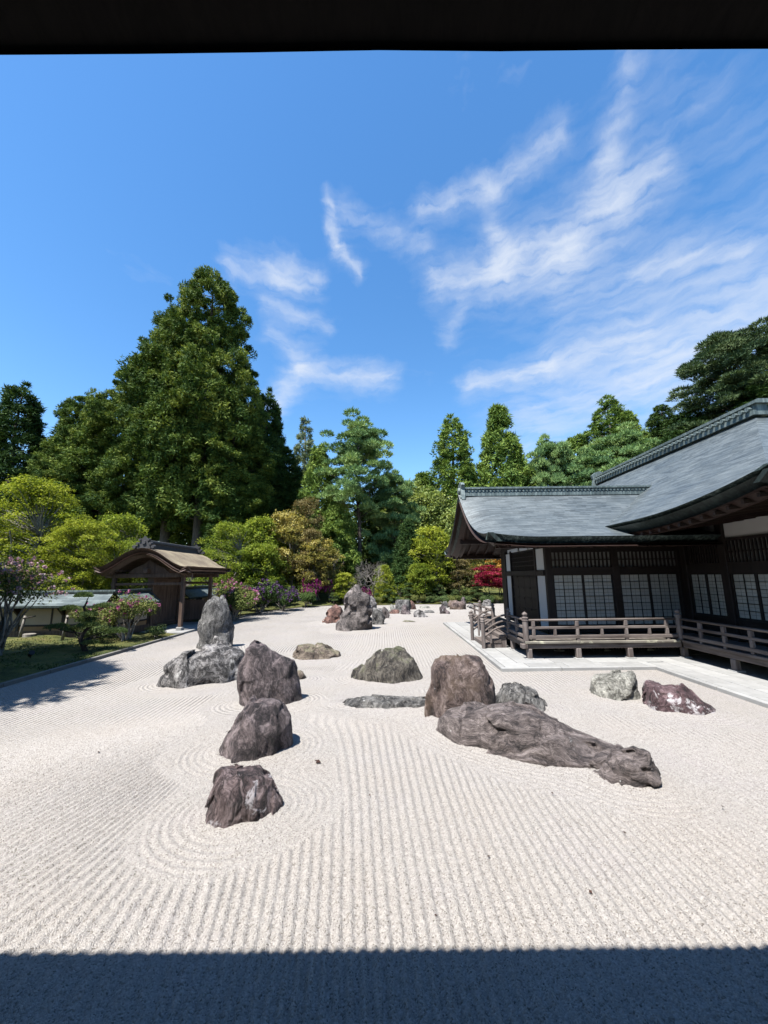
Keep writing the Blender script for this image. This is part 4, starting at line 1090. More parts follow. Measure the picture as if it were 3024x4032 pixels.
# paving round the temple wing and hall
def rows(x0, x1, y0, y1, along, length, offs, z1=0.075, gap=0.02, z0=-0.06):
    out = []
    a0, a1 = (x0, x1) if along == 'x' else (y0, y1)
    a = a0 - offs
    while a < a1 - 0.02:
        b = min(a + length, a1); s = max(a, a0)
        if b - s > 0.08:
            if along == 'x': out.append((s, b - gap, y0, y1 - gap, z0, z1))
            else: out.append((x0, x1 - gap, s, b - gap, z0, z1))
        a += length
    return out
pv = []
pv += rows(3.05, 7.25, 10.65, 10.80, 'x', 1.6, 0.0, 0.083)
pv += rows(3.20, 7.25, 10.80, 11.28, 'x', 1.05, 0.4)
pv += rows(3.68, 7.73, 11.28, 11.76, 'x', 1.05, 0.0)
pv += rows(4.16, 8.21, 11.76, 12.24, 'x', 1.05, 0.55)
pv += rows(3.05, 3.20, 10.80, 21.0, 'y', 1.6, 0.0, 0.083)
pv += rows(3.20, 3.68, 11.28, 21.0, 'y', 1.05, 0.3)
pv += rows(3.68, 4.16, 11.76, 21.0, 'y', 1.05, 0.8)
pv += rows(4.16, 4.64, 12.24, 21.0, 'y', 1.05, 0.2)
pv += rows(7.10, 7.25, 3.0, 10.65, 'y', 1.6, 0.6, 0.083)
pv += rows(7.25, 7.73, 3.0, 11.28, 'y', 1.05, 0.2)
pv += rows(7.73, 8.21, 3.0, 11.76, 'y', 1.05, 0.7)
pv += rows(8.21, 8.69, 3.0, 12.24, 'y', 1.05, 0.4)
strip_of_stones("stone_paving", "white granite paving slabs along the temple verandas", "paving_slab", "stone_slab", pv)
MB().box(4.64, 16, 12.24, 21.0, -0.06, 0.055).box(8.69, 16, 3.0, 12.24, -0.06, 0.05).build("under_floor_ground", MT['dim_gravel'], None, kind="structure", label="shaded bare ground under the raised temple floors")
ga = []
for k in range(3):
    ga += rows(-11.3 + 0.72 * k, -10.58 + 0.72 * k, 18.1, 22.35, 'y', 1.06, 0.3 * k, 0.09)
strip_of_stones("gate_paving", "worn stone slabs in front of the thatched gate", "paving_slab", "stone_slab", ga)

# ------------------------------------------------------------------ roofs
def sheet(name, X, Y, Z, mat, parent, course=None, along=None, smooth=True, flip=False, **kw):
    o0 = wloc(parent) if parent is not None else Vector((0, 0, 0))
    V = np.stack([X - o0.x, Y - o0.y, Z - o0.z], -1).reshape(-1, 3)
    n, m = X.shape
    i = np.arange(n - 1)[:, None] * m + np.arange(m - 1)[None, :]
    F = np.stack([i, i + m, i + m + 1, i + 1], -1).reshape(-1, 4)
    if flip: F = F[:, ::-1]
    at = {}
    if course is not None: at = {'course': course.ravel(), 'along': along.ravel()}
    me = mesh_np(name, V, F, smooth, at)
    me.materials.append(mat)
    return put(bpy.data.objects.new(name, me), parent, **kw)

def band(name, pts_top, drop, mat, parent, thick=0.05, inward=(0, 0, 0)):
    """a solid strip hanging below a line of points"""
    mb = MB()
    inv = Vector(inward)
    V, F = [], []
    for p in pts_top:
        p = Vector(p)
        V += [p, p + Vector((0, 0, -drop)) + inv * 0.25, p + Vector((0, 0, -drop)) + inv * (0.25 + thick), p + inv * thick]
    n = len(pts_top)
    for i in range(n - 1):
        for k in range(4):
            F.append((i * 4 + k, i * 4 + (k + 1) % 4, i * 4 + 4 + (k + 1) % 4, i * 4 + 4 + k))
    F.append((0, 1, 2, 3)); F.append(tuple(4 * (n - 1) + k for k in (3, 2, 1, 0)))
    mb.add(V, F)
    return mb.build(name, mat, parent)

WING = empty("temple_wing", (5.45, 13.2, 0), "low temple wing with blue-grey copper roof, paper windows and a railed veranda", "temple")
HALL = empty("temple_hall", (10.1, 9.0, 0), "large temple hall with a sweeping copper roof at the right edge", "temple")

# ---- wing roof
WX0, WYE, WYR = 3.1, 11.4, 15.75
def wing_z(e, X):
    z = 3.62 + 0.2796 * e + 0.0547 * e * e
    u = np.clip((X - WX0) / 1.0, 0, 1)
    z = z - 0.26 * (1 - u) ** 2 * np.sin(np.clip(e / 4.35, 0, 1) * math.pi) ** 0.8
    c = np.clip((X - WX0) / 1.6, 0, 1)
    z = z + 0.15 * (1 - c) ** 2 * np.clip(1 - e / 2.5, 0, 1)
    return z
def wing_roof():
    xs = np.concatenate([np.linspace(WX0, WX0 + 1.6, 26), np.linspace(WX0 + 1.6, 12.4, 60)[1:]])
    es = np.linspace(0, 4.35, 60)
    for side in (1, -1):
        X, E = np.meshgrid(xs, es, indexing='ij')
        Y = WYR - side * (4.35 - E)
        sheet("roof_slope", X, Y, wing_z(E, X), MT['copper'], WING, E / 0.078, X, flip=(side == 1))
        ob = sheet("soffit", X[:, :-2], Y[:, :-2], wing_z(E, X)[:, :-2] - 0.30 + 0.02 * E[:, :-2], MT['red_wood_y'], WING, flip=(side != 1))
        # eave edge: patinated copper band and a red board below it
        top = [(x, WYR - side * 4.35, float(wing_z(np.array(0.0), np.array(x))) - 0.004) for x in xs]
        band("eave_edge", top, 0.20, MT['patina'], WING, 0.12, (0, side, 0))
        top2 = [(x, WYR - side * 4.29, t[2] - 0.205) for x, t in zip(xs[4:], top[4:])]
        band("eave_board", top2, 0.09, MT['red_wood'], WING, 0.10, (0, side, 0))
    # verge: thick copper edge following the curve of the gable, and the barge board inside it
    es2 = np.linspace(0, 8.7, 61)
    e2 = np.minimum(es2, 8.7 - es2)
    zz = wing_z(e2, np.full_like(e2, WX0))
    band("verge_edge", [(WX0 - 0.003, WYE + s, z - 0.006) for s, z in zip(es2, zz)], 0.27, MT['patina_dark'], WING, 0.16, (1, 0, 0))
    band("barge_board", [(WX0 + 0.22, WYE + s, z - 0.22) for s, z in zip(es2[3:-3], zz[3:-3])], 0.24, MT['red_wood_y'], WING, 0.06, (1, 0, 0))
    band("barge_board", [(WX0 + 0.42, WYE + s, z - 0.26) for s, z in zip(es2[5:-5], zz[5:-5])], 0.16, MT['red_wood_y'], WING, 0.05, (1, 0, 0))
    # rafters
    mb = MB()
    er = np.linspace(0.12, 4.2, 9)
    zr = 3.62 + 0.2796 * er + 0.0547 * er * er - 0.36
    V, F = [], []
    for e, z in zip(er, zr):
        V += [(-.04, e, z), (.04, e, z), (.04, e, z + 0.08), (-.04, e, z + 0.08)]
    for i in range(len(er) - 1):
        for k in range(4):
            F.append((4 * i + k, 4 * i + (k + 1) % 4, 4 * i + 4 + (k + 1) % 4, 4 * i + 4 + k))
    F += [(3, 2, 1, 0), tuple(4 * (len(er) - 1) + k for k in range(4))]
    me = bpy.data.meshes.new("rafter"); me.from_pydata(V, [], F); me.materials.append(MT['red_wood_y'])
    x = 3.75
    while x < 8.6:
        share("rafter", me, (x, WYE, 0), WING)
        o = share("rafter", me, (x, 2 * WYR - WYE, 0), WING); o.scale = (1, -1, 1)
        x += 0.42
    # ridge
    MB().box(3.34, 11.8, 15.49, 16.01, 5.72, 5.86).box(3.30, 11.8, 15.57, 15.93, 5.86, 6.02).box(3.26, 11.8, 15.50, 16.00, 6.02, 6.07).box(3.26, 11.8, 15.60, 15.90, 6.07, 6.12).build("roof_ridge", MT['ridge'], WING)
    mb = MB()
    x = 3.5
    while x < 11.4:
        for sy in (15.47, 16.03):
            mb.tube([(x, sy - 0.0, 5.92), (x, sy + 0.05, 5.92)], [0.036, 0.036], 8)
        x += 0.15
    mb.build("ridge_tile_row", MT['ridge'], WING, kind="stuff")
    e = MB()
    e.prism([(15.35, 5.55), (16.15, 5.55), (16.12, 5.75), (16.02, 6.02), (16.12, 6.18), (15.98, 6.30), (15.85, 6.26), (15.75, 6.36), (15.65, 6.26), (15.52, 6.30), (15.38, 6.18), (15.48, 6.02), (15.38, 5.75)], 'x', 3.18, 3.32)
    e.tube([(3.10, 15.75, 5.98), (3.19, 15.75, 5.98)], [0.12, 0.14], 12)
    e.tube([(3.14, 15.52, 5.66), (3.19, 15.52, 5.66)], [0.07, 0.08], 10).tube([(3.14, 15.98, 5.66), (3.19, 15.98, 5.66)], [0.07, 0.08], 10)
    e.build("ridge_end_ornament", MT['ridge'], WING)
wing_roof()

# ---- hall roof
HX0, HXR, HY0, HY1 = 7.3, 14.0, 7.0, 24.2
def hall_z(d, a):
    """d: distance in from the eave, a: distance along the eave from the corner"""
    z = 4.05 + 0.40 * d + 0.0356 * d * d
    return z + 0.5 * np.clip((4.2 - a) / 4.2, 0, 1) ** 2 * np.clip(1 - d / 4.0, 0, 1) ** 1.5
def hall_roof():
    W = HXR - HX0
    # garden side: the sheet is trimmed along the hip
    t = np.linspace(0, 1, 70)
    ys = np.concatenate([np.linspace(0, W, 60), np.linspace(W, HY1 - HY0, 70)[1:]])
    A, Tt = np.meshgrid(ys, t, indexing='ij')
    D = Tt * np.minimum(A, W)
    for sx in (1, -1):
        X = HXR - sx * (W - D)
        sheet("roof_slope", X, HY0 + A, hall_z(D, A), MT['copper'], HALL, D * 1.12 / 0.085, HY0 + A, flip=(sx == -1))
    # near end of the hip
    xs = np.linspace(0, 2 * W, 110)
    A, Tt = np.meshgrid(xs, t, indexing='ij')
    D = Tt * np.minimum(A, 2 * W - A)
    sheet("roof_slope", HX0 + A, HY0 + D, hall_z(D, np.minimum(A, 2 * W - A)), MT['copper'], HALL, D * 1.12 / 0.085, A, flip=False)
    yy = np.concatenate([np.linspace(0, 5, 26), np.linspace(5, HY1 - HY0, 20)[1:]])
    for sx in (1, -1):
        X = HXR - sx * W
        top = [(X, HY0 + a, float(hall_z(np.array(0.0), np.array(a))) - 0.004) for a in yy]
        band("eave_edge", top, 0.09, MT['patina'], HALL, 0.14, (sx, 0, 0))
        top2 = [(X + sx * 0.03, p[1], p[2] - 0.094) for p in top]
        band("eave_edge", top2, 0.22, MT['patina_dark'], HALL, 0.14, (sx, 0, 0))
        top3 = [(X + sx * 0.16, p[1], p[2] - 0.318) for p in top[2:]]
        band("eave_board", top3, 0.11, MT['red_wood_y'], HALL, 0.10, (sx, 0, 0))
    xx = np.concatenate([np.linspace(0, 5, 26), np.linspace(5, 2 * W - 5, 8)[1:-1], np.linspace(2 * W - 5, 2 * W, 26)])
    top = [(HX0 + a, HY0, float(hall_z(np.array(0.0), np.array(min(a, 2 * W - a)))) - 0.004) for a in xx]
    band("eave_edge", top, 0.09, MT['patina'], HALL, 0.14, (0, 1, 0))
    band("eave_edge", [(p[0], p[1] + 0.03, p[2] - 0.094) for p in top], 0.22, MT['patina_dark'], HALL, 0.14, (0, 1, 0))
    # soffit: boards under the overhang, then beams
    a = np.linspace(0.25, HY1 - HY0, 50); s = np.linspace(0.12, 2.85, 14)
    A, S = np.meshgrid(a, s, indexing='ij'); S = S * np.clip(A / 2.9, 0.03, 1)
    sheet("soffit", HX0 + S, HY0 + A, hall_z(S * 0 + 0.0, A) - 0.36 + 0.13 * S, MT['red_wood_y'], HALL, flip=True)
    A, S = np.meshgrid(np.linspace(0.25, 2 * W - .25, 60), s, indexing='ij'); S = S * np.clip(np.minimum(A, 2 * W - A) / 2.9, 0.03, 1)
    sheet("soffit", HX0 + A, HY0 + S, hall_z(S * 0 + 0.0, np.minimum(A, 2 * W - A)) - 0.36 + 0.13 * S, MT['red_wood'], HALL, flip=False)
    mb = MB().beam((0.15, 0, 0), (2.8, 0, 0.345), 0.07, 0.085)
    me = bpy.data.meshes.new("rafter"); me.from_pydata([tuple(v) for v in mb.v], [], mb.f); me.materials.append(MT['red_wood'])
    y = 7.5
    while y < 13.2:
        z = float(hall_z(np.array(0.0), np.array(y - HY0))) - 0.42
        share("rafter", me, (HX0, y, z), HALL); y += 0.36
    # ridge with its row of round tiles
    MB().box(HXR - .32, HXR + .32, 13.4, 24.25, 8.24, 8.42).box(HXR - .22, HXR + .22, 13.4, 24.25, 8.42, 8.66).box(HXR - .30, HXR + .30, 13.3, 24.35, 8.66, 8.74).box(HXR - .2, HXR + .2, 13.3, 24.35, 8.74, 8.82).build("roof_ridge", MT['ridge'], HALL)
    mb = MB().tube([(-0.06, 0, 0), (0.12, 0, 0)], [0.085, 0.085], 10)
    me = bpy.data.meshes.new("ridge_tile"); me.from_pydata([tuple(v) for v in mb.v], [], mb.f); me.materials.append(MT['ridge'])
    y = 13.6
    while y < 24.2:
        share("ridge_tile", me, (HXR - .33, y, 8.50), HALL); y += 0.27
    e = MB().prism([(HXR - .5, 8.1), (HXR + .5, 8.1), (HXR + .42, 8.5), (HXR + .5, 8.8), (HXR + .25, 9.0), (HXR, 9.08), (HXR - .25, 9.0), (HXR - .5, 8.8), (HXR - .42, 8.5)], 'y', 24.2, 24.4)
    e.build("ridge_end_ornament", MT['ridge'], HALL)
    MB().prism([(HX0 + .6, 3.75), (HXR * 2 - HX0 - .6, 3.75), (HXR, 8.2)], 'y', 24.0, 24.1).build("gable_wall", MT['dark_wood'], HALL)
hall_roof()

# ------------------------------------------------------------------ walls, windows
def swap(mb_fn, axis):
    return mb_fn

def shoji(parent, axis, plane, a0, a1, z0, z1, nc, nr):
    """sliding paper screen; axis 'x': lies along x facing -y, axis 'y': lies along y facing -x"""
    def bx(mb, a, b, d0, d1, zz0, zz1):
        if axis == 'x': mb.box(a, b, plane + d0, plane + d1, zz0, zz1)
        else: mb.box(plane + d0, plane + d1, a, b, zz0, zz1)
    st = 0.035
    f = MB()
    bx(f, a0, a0 + st, -0.03, 0.02, z0, z1); bx(f, a1 - st, a1, -0.03, 0.02, z0, z1)
    bx(f, a0 + st, a1 - st, -0.03, 0.02, z0, z0 + st * 1.5); bx(f, a0 + st, a1 - st, -0.03, 0.02, z1 - st, z1)
    fr = f.build("shoji_screen", MT['lattice'], parent)
    i0, i1, j0, j1 = a0 + st, a1 - st, z0 + st * 1.5, z1 - st
    cw, rh = (i1 - i0) / nc, (j1 - j0) / nr
    lat = MB()
    for c in range(1, nc): bx(lat, i0 + c * cw - 0.007, i0 + c * cw + 0.007, -0.022, 0.004, j0, j1)
    for r in range(1, nr): bx(lat, i0, i1, -0.024, 0.003, j0 + r * rh - 0.007, j0 + r * rh + 0.007)
    lat.build("lattice", MT['lattice'], fr)
    fin = MB()
    for c in range(nc):
        x = i0 + (c + 0.5) * cw
        bx(fin, x - 0.006, x + 0.006, 0.005, 0.010, j0, j1)
    for r in range(nr):
        zz = j0 + (r + 0.5) * rh
        bx(fin, i0, i1, 0.006, 0.0105, zz - 0.006, zz + 0.006)
    fin.build("inner_lattice", MT['fine_lattice'], fr)
    key = (axis, round(cw, 3), round(rh, 3))
    if key not in shoji.cache:
        mb = MB()
        if axis == 'x': mb.box(-cw / 2 + .001, cw / 2 - .001, 0, 0.004, -rh / 2 + .001, rh / 2 - .001)
        else: mb.box(0, 0.004, -cw / 2 + .001, cw / 2 - .001, -rh / 2 + .001, rh / 2 - .001)
        me = bpy.data.meshes.new("pane"); me.from_pydata(mb.v, [], mb.f); me.materials.append(MT['paper'])
        shoji.cache[key] = me
    for c in range(nc):
        for r in range(nr):
            a, z = i0 + (c + 0.5) * cw, j0 + (r + 0.5) * rh
            share("pane", shoji.cache[key], (a, plane + 0.011, z) if axis == 'x' else (plane + 0.011, a, z), fr)
shoji.cache = {}

def wing_walls():
    Y = 13.2
    dk, dx = MT['dark_wood'], MT['dark_wood_x']
    for x in (5.56, 7.81, 10.02):
        MB().bevbox(x - 0.11, x + 0.11, Y - 0.07, Y + 0.13, 0.55, 3.56, 0.012).build("pillar", dk, WING)
    # sill, lintel and head beams between the pillars
    for x0, x1 in ((5.67, 7.70), (7.92, 9.91)):
        MB().box(x0, x1, Y - 0.05, Y + 0.09, 0.60, 0.80).build("sill_beam", dx, WING)
        MB().box(x0, x1, Y - 0.06, Y + 0.09, 2.50, 2.74).build("lintel", dx, WING)
        MB().box(x0, x1, Y - 0.06, Y + 0.09, 3.24, 3.42).build("head_beam", dx, WING)
        # slatted transom with paper behind
        t = MB()
        n = 15
        for i in range(n + 1):
            a = x0 + (x1 - x0) * i / n
            t.box(a - 0.022, a + 0.022, Y - 0.03, Y + 0.01, 2.74, 3.24)
        t.box(x0, x1, Y - 0.012, Y + 0.016, 2.97, 3.0)
        t.build("transom_slats", MT['dark_wood'], WING)
        MB().box(x0, x1, Y + 0.03, Y + 0.05, 2.74, 3.24).build("transom_panel", MT['fine_lattice'], WING)
        # strips of plaster above the head beam, between bracket blocks
        for i in range(4):
            a = x0 + (x1 - x0) * (i + 0.1) / 4; b = x0 + (x1 - x0) * (i + 0.9) / 4
            MB().box(a, b, Y, Y + 0.04, 3.42, 3.56).build("plaster_strip", MT['white_plaster'], WING)
            MB().beam((b + 0.05, Y + 0.1, 3.48), (b + 0.05, Y - 0.75, 3.40), 0.09, 0.1).build("bracket_arm", MT['gate_wood_y'], WING)
    for a, b in ((5.69, 6.70), (6.70, 7.70), (7.94, 8.93), (8.93, 9.91)):
        shoji(WING, 'x', Y + 0.02, a, b, 0.80, 2.50, 3, 7)
    MB().box(5.5, 10.0, Y + 0.14, 18.3, 0.55, 3.5).build("inner_wall", MT['dark_wood'], WING)
    # gable wall facing the stairs
    X = 5.45
    for y0, y1 in ((13.28, 13.92), (16.70, 17.35)):
        MB().box(X - 0.005, X + 0.05, y0, y1, 0.70, 2.46).build("plaster_panel", MT['white_plaster'], WING)
        MB().box(X - 0.005, X + 0.05, y0, y1, 2.66, 3.40).build("plaster_panel", MT['white_plaster'], WING)
    MB().box(X - 0.05, X + 0.06, 13.27, 17.80, 2.47, 2.65).build("lintel", MT['dark_wood'], WING)
    MB().box(X - 0.045, X + 0.055, 13.27, 17.80, 0.58, 0.69).build("sill_beam", MT['dark_wood'], WING)
    for y0, y1 in ((13.7, 14.6), (14.72, 15.6), (15.8, 17.1)):
        MB().box(X, X + 0.04, y0, y1, 3.44, 3.58).build("plaster_strip", MT['white_plaster'], WING)
    for y in (13.97, 16.65, 17.40):
        MB().bevbox(X - 0.06, X + 0.07, y - 0.04, y + 0.04, 0.57, 3.5, 0.01).build("pillar", dk, WING)
    # plank doors under a latticed transom
    n = 4
    for i in range(n):
        y0 = 14.02 + (16.60 - 14.02) * i / n; y1 = 14.02 + (16.60 - 14.02) * (i + 1) / n - 0.02
        d = MB().box(X + 0.01, X + 0.045, y0, y1, 0.69, 2.46).build("door", MT['dark_wood'], WING)
        for k in range(5):
            z = 0.80 + 1.6 * k / 4
            MB().box(X - 0.018, X + 0.009, y0 + 0.02, y1 - 0.02, z - 0.03, z + 0.03).build("door_batten", MT['dark_wood'], d)
    t = MB()
    for i in range(40):
        y = 14.04 + 2.54 * i / 39
        t.box(X + 0.0, X + 0.02, y - 0.012, y + 0.012, 2.66, 3.36)
    for z in (2.84, 3.01, 3.18): t.box(X - 0.004, X + 0.016, 14.01, 16.61, z - .012, z + .012)
    t.build("transom_slats", MT['dark_wood'], WING)
    MB().prism([(13.2, 3.5), (18.3, 3.5), (17.2, 4.2), (15.75, 5.3), (14.3, 4.2)], 'x', 5.46, 5.52).build("gable_wall", MT['dark_wood'], WING)
    for y in (12.0, 14.0, 15.75, 17.5, 19.5):
        z = {12.0: 3.42, 14.0: 4.0, 15.75: 5.15, 17.5: 4.0, 19.5: 3.42}[y]
        MB().beam((3.45, y, z), (5.5, y, z), 0.16, 0.2).build("purlin", MT['red_wood'], WING)
wing_walls()

def hall_walls():
    X = 10.1
    dk = MT['dark_wood']
    ps = (13.05, 11.51, 9.75, 7.95)
    for y in ps:
        MB().bevbox(X - 0.08, X + 0.16, y - 0.13, y + 0.13, 0.55, 4.15, 0.014).build("pillar", dk, HALL)
    for y1, y0 in ((12.92, 11.64), (11.38, 9.88), (9.62, 8.08)):
        MB().box(X - 0.04, X + 0.08, y0, y1, 0.60, 0.76).build("sill_beam", dk, HALL)
        MB().box(X + 0.0, X + 0.05, y0, y1, 0.76, 1.14).build("wainscot_board", dk, HALL)
        MB().box(X - 0.03, X + 0.08, y0, y1, 1.12, 1.18).build("middle_rail", dk, HALL)
        MB().box(X - 0.06, X + 0.09, y0, y1, 2.48, 2.80).build("lintel", dk, HALL)
        MB().box(X - 0.06, X + 0.09, y0, y1, 3.42, 3.50).build("head_beam", dk, HALL)
        t = MB()
        n = 13
        for i in range(n + 1):
            a = y0 + (y1 - y0) * i / n
            t.box(X - 0.03, X + 0.01, a - 0.022, a + 0.022, 2.80, 3.42)
        t.box(X - 0.012, X + 0.016, y0, y1, 3.09, 3.12)
        t.build("transom_slats", MT['dark_wood'], HALL)
        MB().box(X + 0.04, X + 0.06, y0, y1, 2.80, 3.42).build("transom_panel", MT['paper'], HALL)
        MB().box(X + 0.0, X + 0.05, y0, y1, 3.50, 4.0).build("plaster_panel", MT['white_plaster'], HALL)
        MB().box(X - 0.06, X + 0.09, y0, y1, 4.0, 4.15).build("purlin", MT['red_wood_y'], HALL)
        m = (y0 + y1) / 2
        shoji(HALL, 'y', X + 0.02, y0, m, 1.18, 2.48, 2, 6)
        shoji(HALL, 'y', X + 0.02, m, y1, 1.18, 2.48, 2, 6)
        # bracket blocks on the pillars
    for y in ps:
        MB().beam((X + 0.1, y, 4.02), (X - 1.1, y, 3.94), 0.13, 0.14).build("bracket_arm", MT['red_wood'], HALL)
    MB().box(X + 0.17, 17.5, 8.0, 22.5, 0.55, 4.1).build("inner_wall", MT['dark_wood'], HALL)
hall_walls()

# ------------------------------------------------------------------ verandas and railings
DZ = 0.57
def giboshi(c, z0, z1, r, parent, mat='post_wood', name="railing_post"):
    """post with a turned onion cap"""
    h = z1 - z0
    t = z1 - 0.27
    p = MB().lathe(c, [(r, z0), (r * .98, t)], 14).build(name, MT[mat], parent, smooth=False)
    cap = [(r * 1.08, t), (r * 1.10, t + .02), (r * 1.02, t + .03), (r * 1.02, t + .07), (r * 1.1, t + .08), (r * 1.1, t + .10), (r * .92, t + .115), (r * .62, t + .13), (r * .62, t + .145), (r * .86, t + .165), (r * .95, t + .19), (r * .86, t + .22), (r * .5, t + .245), (r * .16, t + .262), (0.004, t + .272)]
    MB().lathe(c, cap, 14).build("post_cap", MT['kerb'] if False else MT[mat], p, smooth=True)
    return p

def veranda():
    # decks laid in boards
    def boards(parent, x0, x1, y0, y1, along, w=0.21):
        a0, a1 = (x0, x1) if along == 'y' else (y0, y1)
        n = max(1, round((a1 - a0) / w)); s = (a1 - a0) / n
        for i in range(n):
            a, b = a0 + i * s, a0 + (i + 1) * s - 0.008
            k = (along, round(b - a, 3), round(x1 - x0 if along == 'x' else y1 - y0, 3))
            if k not in boards.cache:
                mb = MB()
                if along == 'y': mb.bevbox(0, b - a, 0, y1 - y0, -0.05, 0, 0.004)
                else: mb.bevbox(0, x1 - x0, 0, b - a, -0.05, 0, 0.004)
                me = bpy.data.meshes.new("deck_board"); me.from_pydata(mb.v, [], mb.f); me.materials.append(MT['deck_wood'] if along == 'y' else MT['rail_wood']); boards.cache[k] = me
            share("deck_board", boards.cache[k], (a, y0, DZ) if along == 'y' else (x0, a, DZ), parent)
    boards.cache = {}
    boards(WING, 4.22, 8.62, 11.78, 13.12, 'y')
    boards(WING, 4.22, 5.36, 13.13, 19.6, 'x')
    boards(HALL, 8.74, 10.0, 4.0, 13.1, 'x')
    # edges and joists
    MB().bevbox(4.08, 8.60, 11.66, 11.775, DZ - 0.055, DZ + 0.012, 0.008).build("deck_edge", MT['deck_edge'], WING)
    MB().bevbox(4.10, 4.215, 11.78, 13.40, DZ - 0.055, DZ + 0.012, 0.008).build("deck_edge", MT['rail_wood_y'], WING)
    MB().bevbox(4.10, 4.215, 15.25, 19.6, DZ - 0.055, DZ + 0.012, 0.008).build("deck_edge", MT['rail_wood_y'], WING)
    MB().bevbox(8.61, 8.735, 4.0, 11.66, DZ - 0.055, DZ + 0.012, 0.008).build("deck_edge", MT['rail_wood_y'], HALL)
    MB().bevbox(4.02, 8.64, 11.71, 11.83, DZ - 0.20, DZ - 0.06, 0.01).build("edge_beam", MT['rail_wood'], WING)
    MB().bevbox(3.98, 4.14, 11.66, 11.88, DZ - 0.19, DZ - 0.07, 0.01).build("beam_end", MT['post_wood'], WING)
    MB().bevbox(4.15, 4.27, 11.84, 19.6, DZ - 0.205, DZ - 0.065, 0.01).build("edge_beam", MT['rail_wood_y'], WING)
    MB().bevbox(8.67, 8.79, 4.0, 11.70, DZ - 0.20, DZ - 0.06, 0.01).build("edge_beam", MT['rail_wood_y'], HALL)
    # floor posts on stone pads
    def fpost(parent, x, y, w=0.15):
        p = MB().bevbox(x - w / 2, x + w / 2, y - w / 2, y + w / 2, 0.10, DZ - 0.20, 0.018).build("floor_post", MT['post_wood'], parent)
        MB().bevbox(x - w * .85, x + w * .85, y - w * .85, y + w * .85, 0.06, 0.105, 0.012).build("stone_pad", MT['stone_slab'], parent)
    for x in (4.2, 5.63, 7.13): fpost(WING, x, 11.77)
    for y in (13.25, 15.3, 17.3, 19.4): fpost(WING, 4.21, y, 0.13)
    for x in (5.6, 7.1, 8.5): fpost(WING, x, 13.0, 0.15)
    fpost(HALL, 8.73, 11.77)
    for y in (10.1, 8.4, 6.7): fpost(HALL, 8.73, y)
    # grille below the floor, at the back
    g = MB()
    for i in range(46):
        x = 5.7 + 4.1 * i / 45
        g.box(x - .015, x + .015, 13.02, 13.05, 0.07, DZ - .08)
    g.build("under_floor_grille", MT['dark_wood'], WING)
    # railing along the front
    def rail_x(x0, x1, y, parent):
        top = DZ + 0.60
        MB().tube([(x0, y, top), (x1, y, top)], [0.035, 0.035], 10).build("top_rail", MT['rail_wood'], parent, smooth=True)
        MB().bevbox(x0, x1 + 0.05, y - 0.035, y + 0.035, top - 0.255, top - 0.185, 0.008).build("middle_rail", MT['rail_wood'], parent)
        MB().bevbox(x0, x1 + 0.1, y - 0.05, y + 0.05, DZ + 0.075, DZ + 0.165, 0.008).build("bottom_rail", MT['rail_wood'], parent)
    rail_x(4.2, 8.56, 11.77, WING)
    for x in (4.37, 5.66, 7.10, 8.3):
        s = MB().bevbox(x - .045, x + .045, 11.73, 11.81, DZ + 0.166, DZ + 0.344, 0.01).build("rail_strut", MT['post_wood'], WING)
        MB().bevbox(x - .05, x + .05, 11.73, 11.81, DZ + 0.416, DZ + 0.57, 0.012).build("rail_block", MT['post_wood'], WING)
        MB().bevbox(x - .045, x + .045, 11.73, 11.81, DZ + 0.0125, DZ + 0.0745, 0.01).build("rail_foot", MT['post_wood'], WING)
    for x in (5.0, 6.38, 7.78):
        MB().bevbox(x - .04, x + .04, 11.735, 11.805, DZ + 0.166, DZ + 0.344, 0.01).build("rail_strut", MT['post_wood'], WING)
    giboshi((4.14, 11.77), DZ + 0.012, 1.42, 0.085, WING)
    giboshi((8.67, 11.76), DZ + 0.012, 1.46, 0.085, WING)
    # railing along the hall
    def rail_y(y0, y1, x, parent, struts):
        top = DZ + 0.60
        MB().tube([(x, y0, top), (x, y1, top)], [0.035, 0.035], 10).build("top_rail", MT['rail_wood_y'], parent, smooth=True)
        MB().bevbox(x - .035, x + .035, y0, y1, top - 0.255, top - 0.185, 0.008).build("middle_rail", MT['rail_wood_y'], parent)
        MB().bevbox(x - .05, x + .05, y0, y1, DZ + 0.075, DZ + 0.165, 0.008).build("bottom_rail", MT['rail_wood_y'], parent)
        for y in struts:
            MB().bevbox(x - .04, x + .04, y - .045, y + .045, DZ + .166, DZ + .344, .01).build("rail_strut", MT['post_wood'], parent)
            MB().bevbox(x - .04, x + .04, y - .05, y + .05, DZ + .416, DZ + .57, .01).build("rail_block", MT['post_wood'], parent)
            MB().bevbox(x - .04, x + .04, y - .045, y + .045, DZ + .0125, DZ + .0745, .01).build("rail_foot", MT['post_wood'], parent)
    rail_y(4.2, 11.66, 8.68, HALL, (11.0, 10.25, 9.5, 8.75, 8.0, 7.0))
    rail_y(11.87, 13.38, 4.16, WING, (12.6,))
    rail_y(15.35, 17.22, 4.16, WING, (16.3,))
    rail_y(17.4, 19.5, 4.16, WING, (18.4,))
    for y in (13.42, 15.28, 17.31):
        giboshi((4.16, y), DZ + 0.012, 1.42, 0.075, WING, 'post_wood')
    # stairs down to the paving
    for k, (x0, x1, z) in enumerate(((3.36, 3.66, 0.22), (3.63, 3.93, 0.36), (3.90, 4.09, 0.49))):
        MB().bevbox(x0, x1, 13.55, 15.12, z - 0.13, z, 0.012).build("stair_tread", MT['rail_wood_y'], WING)
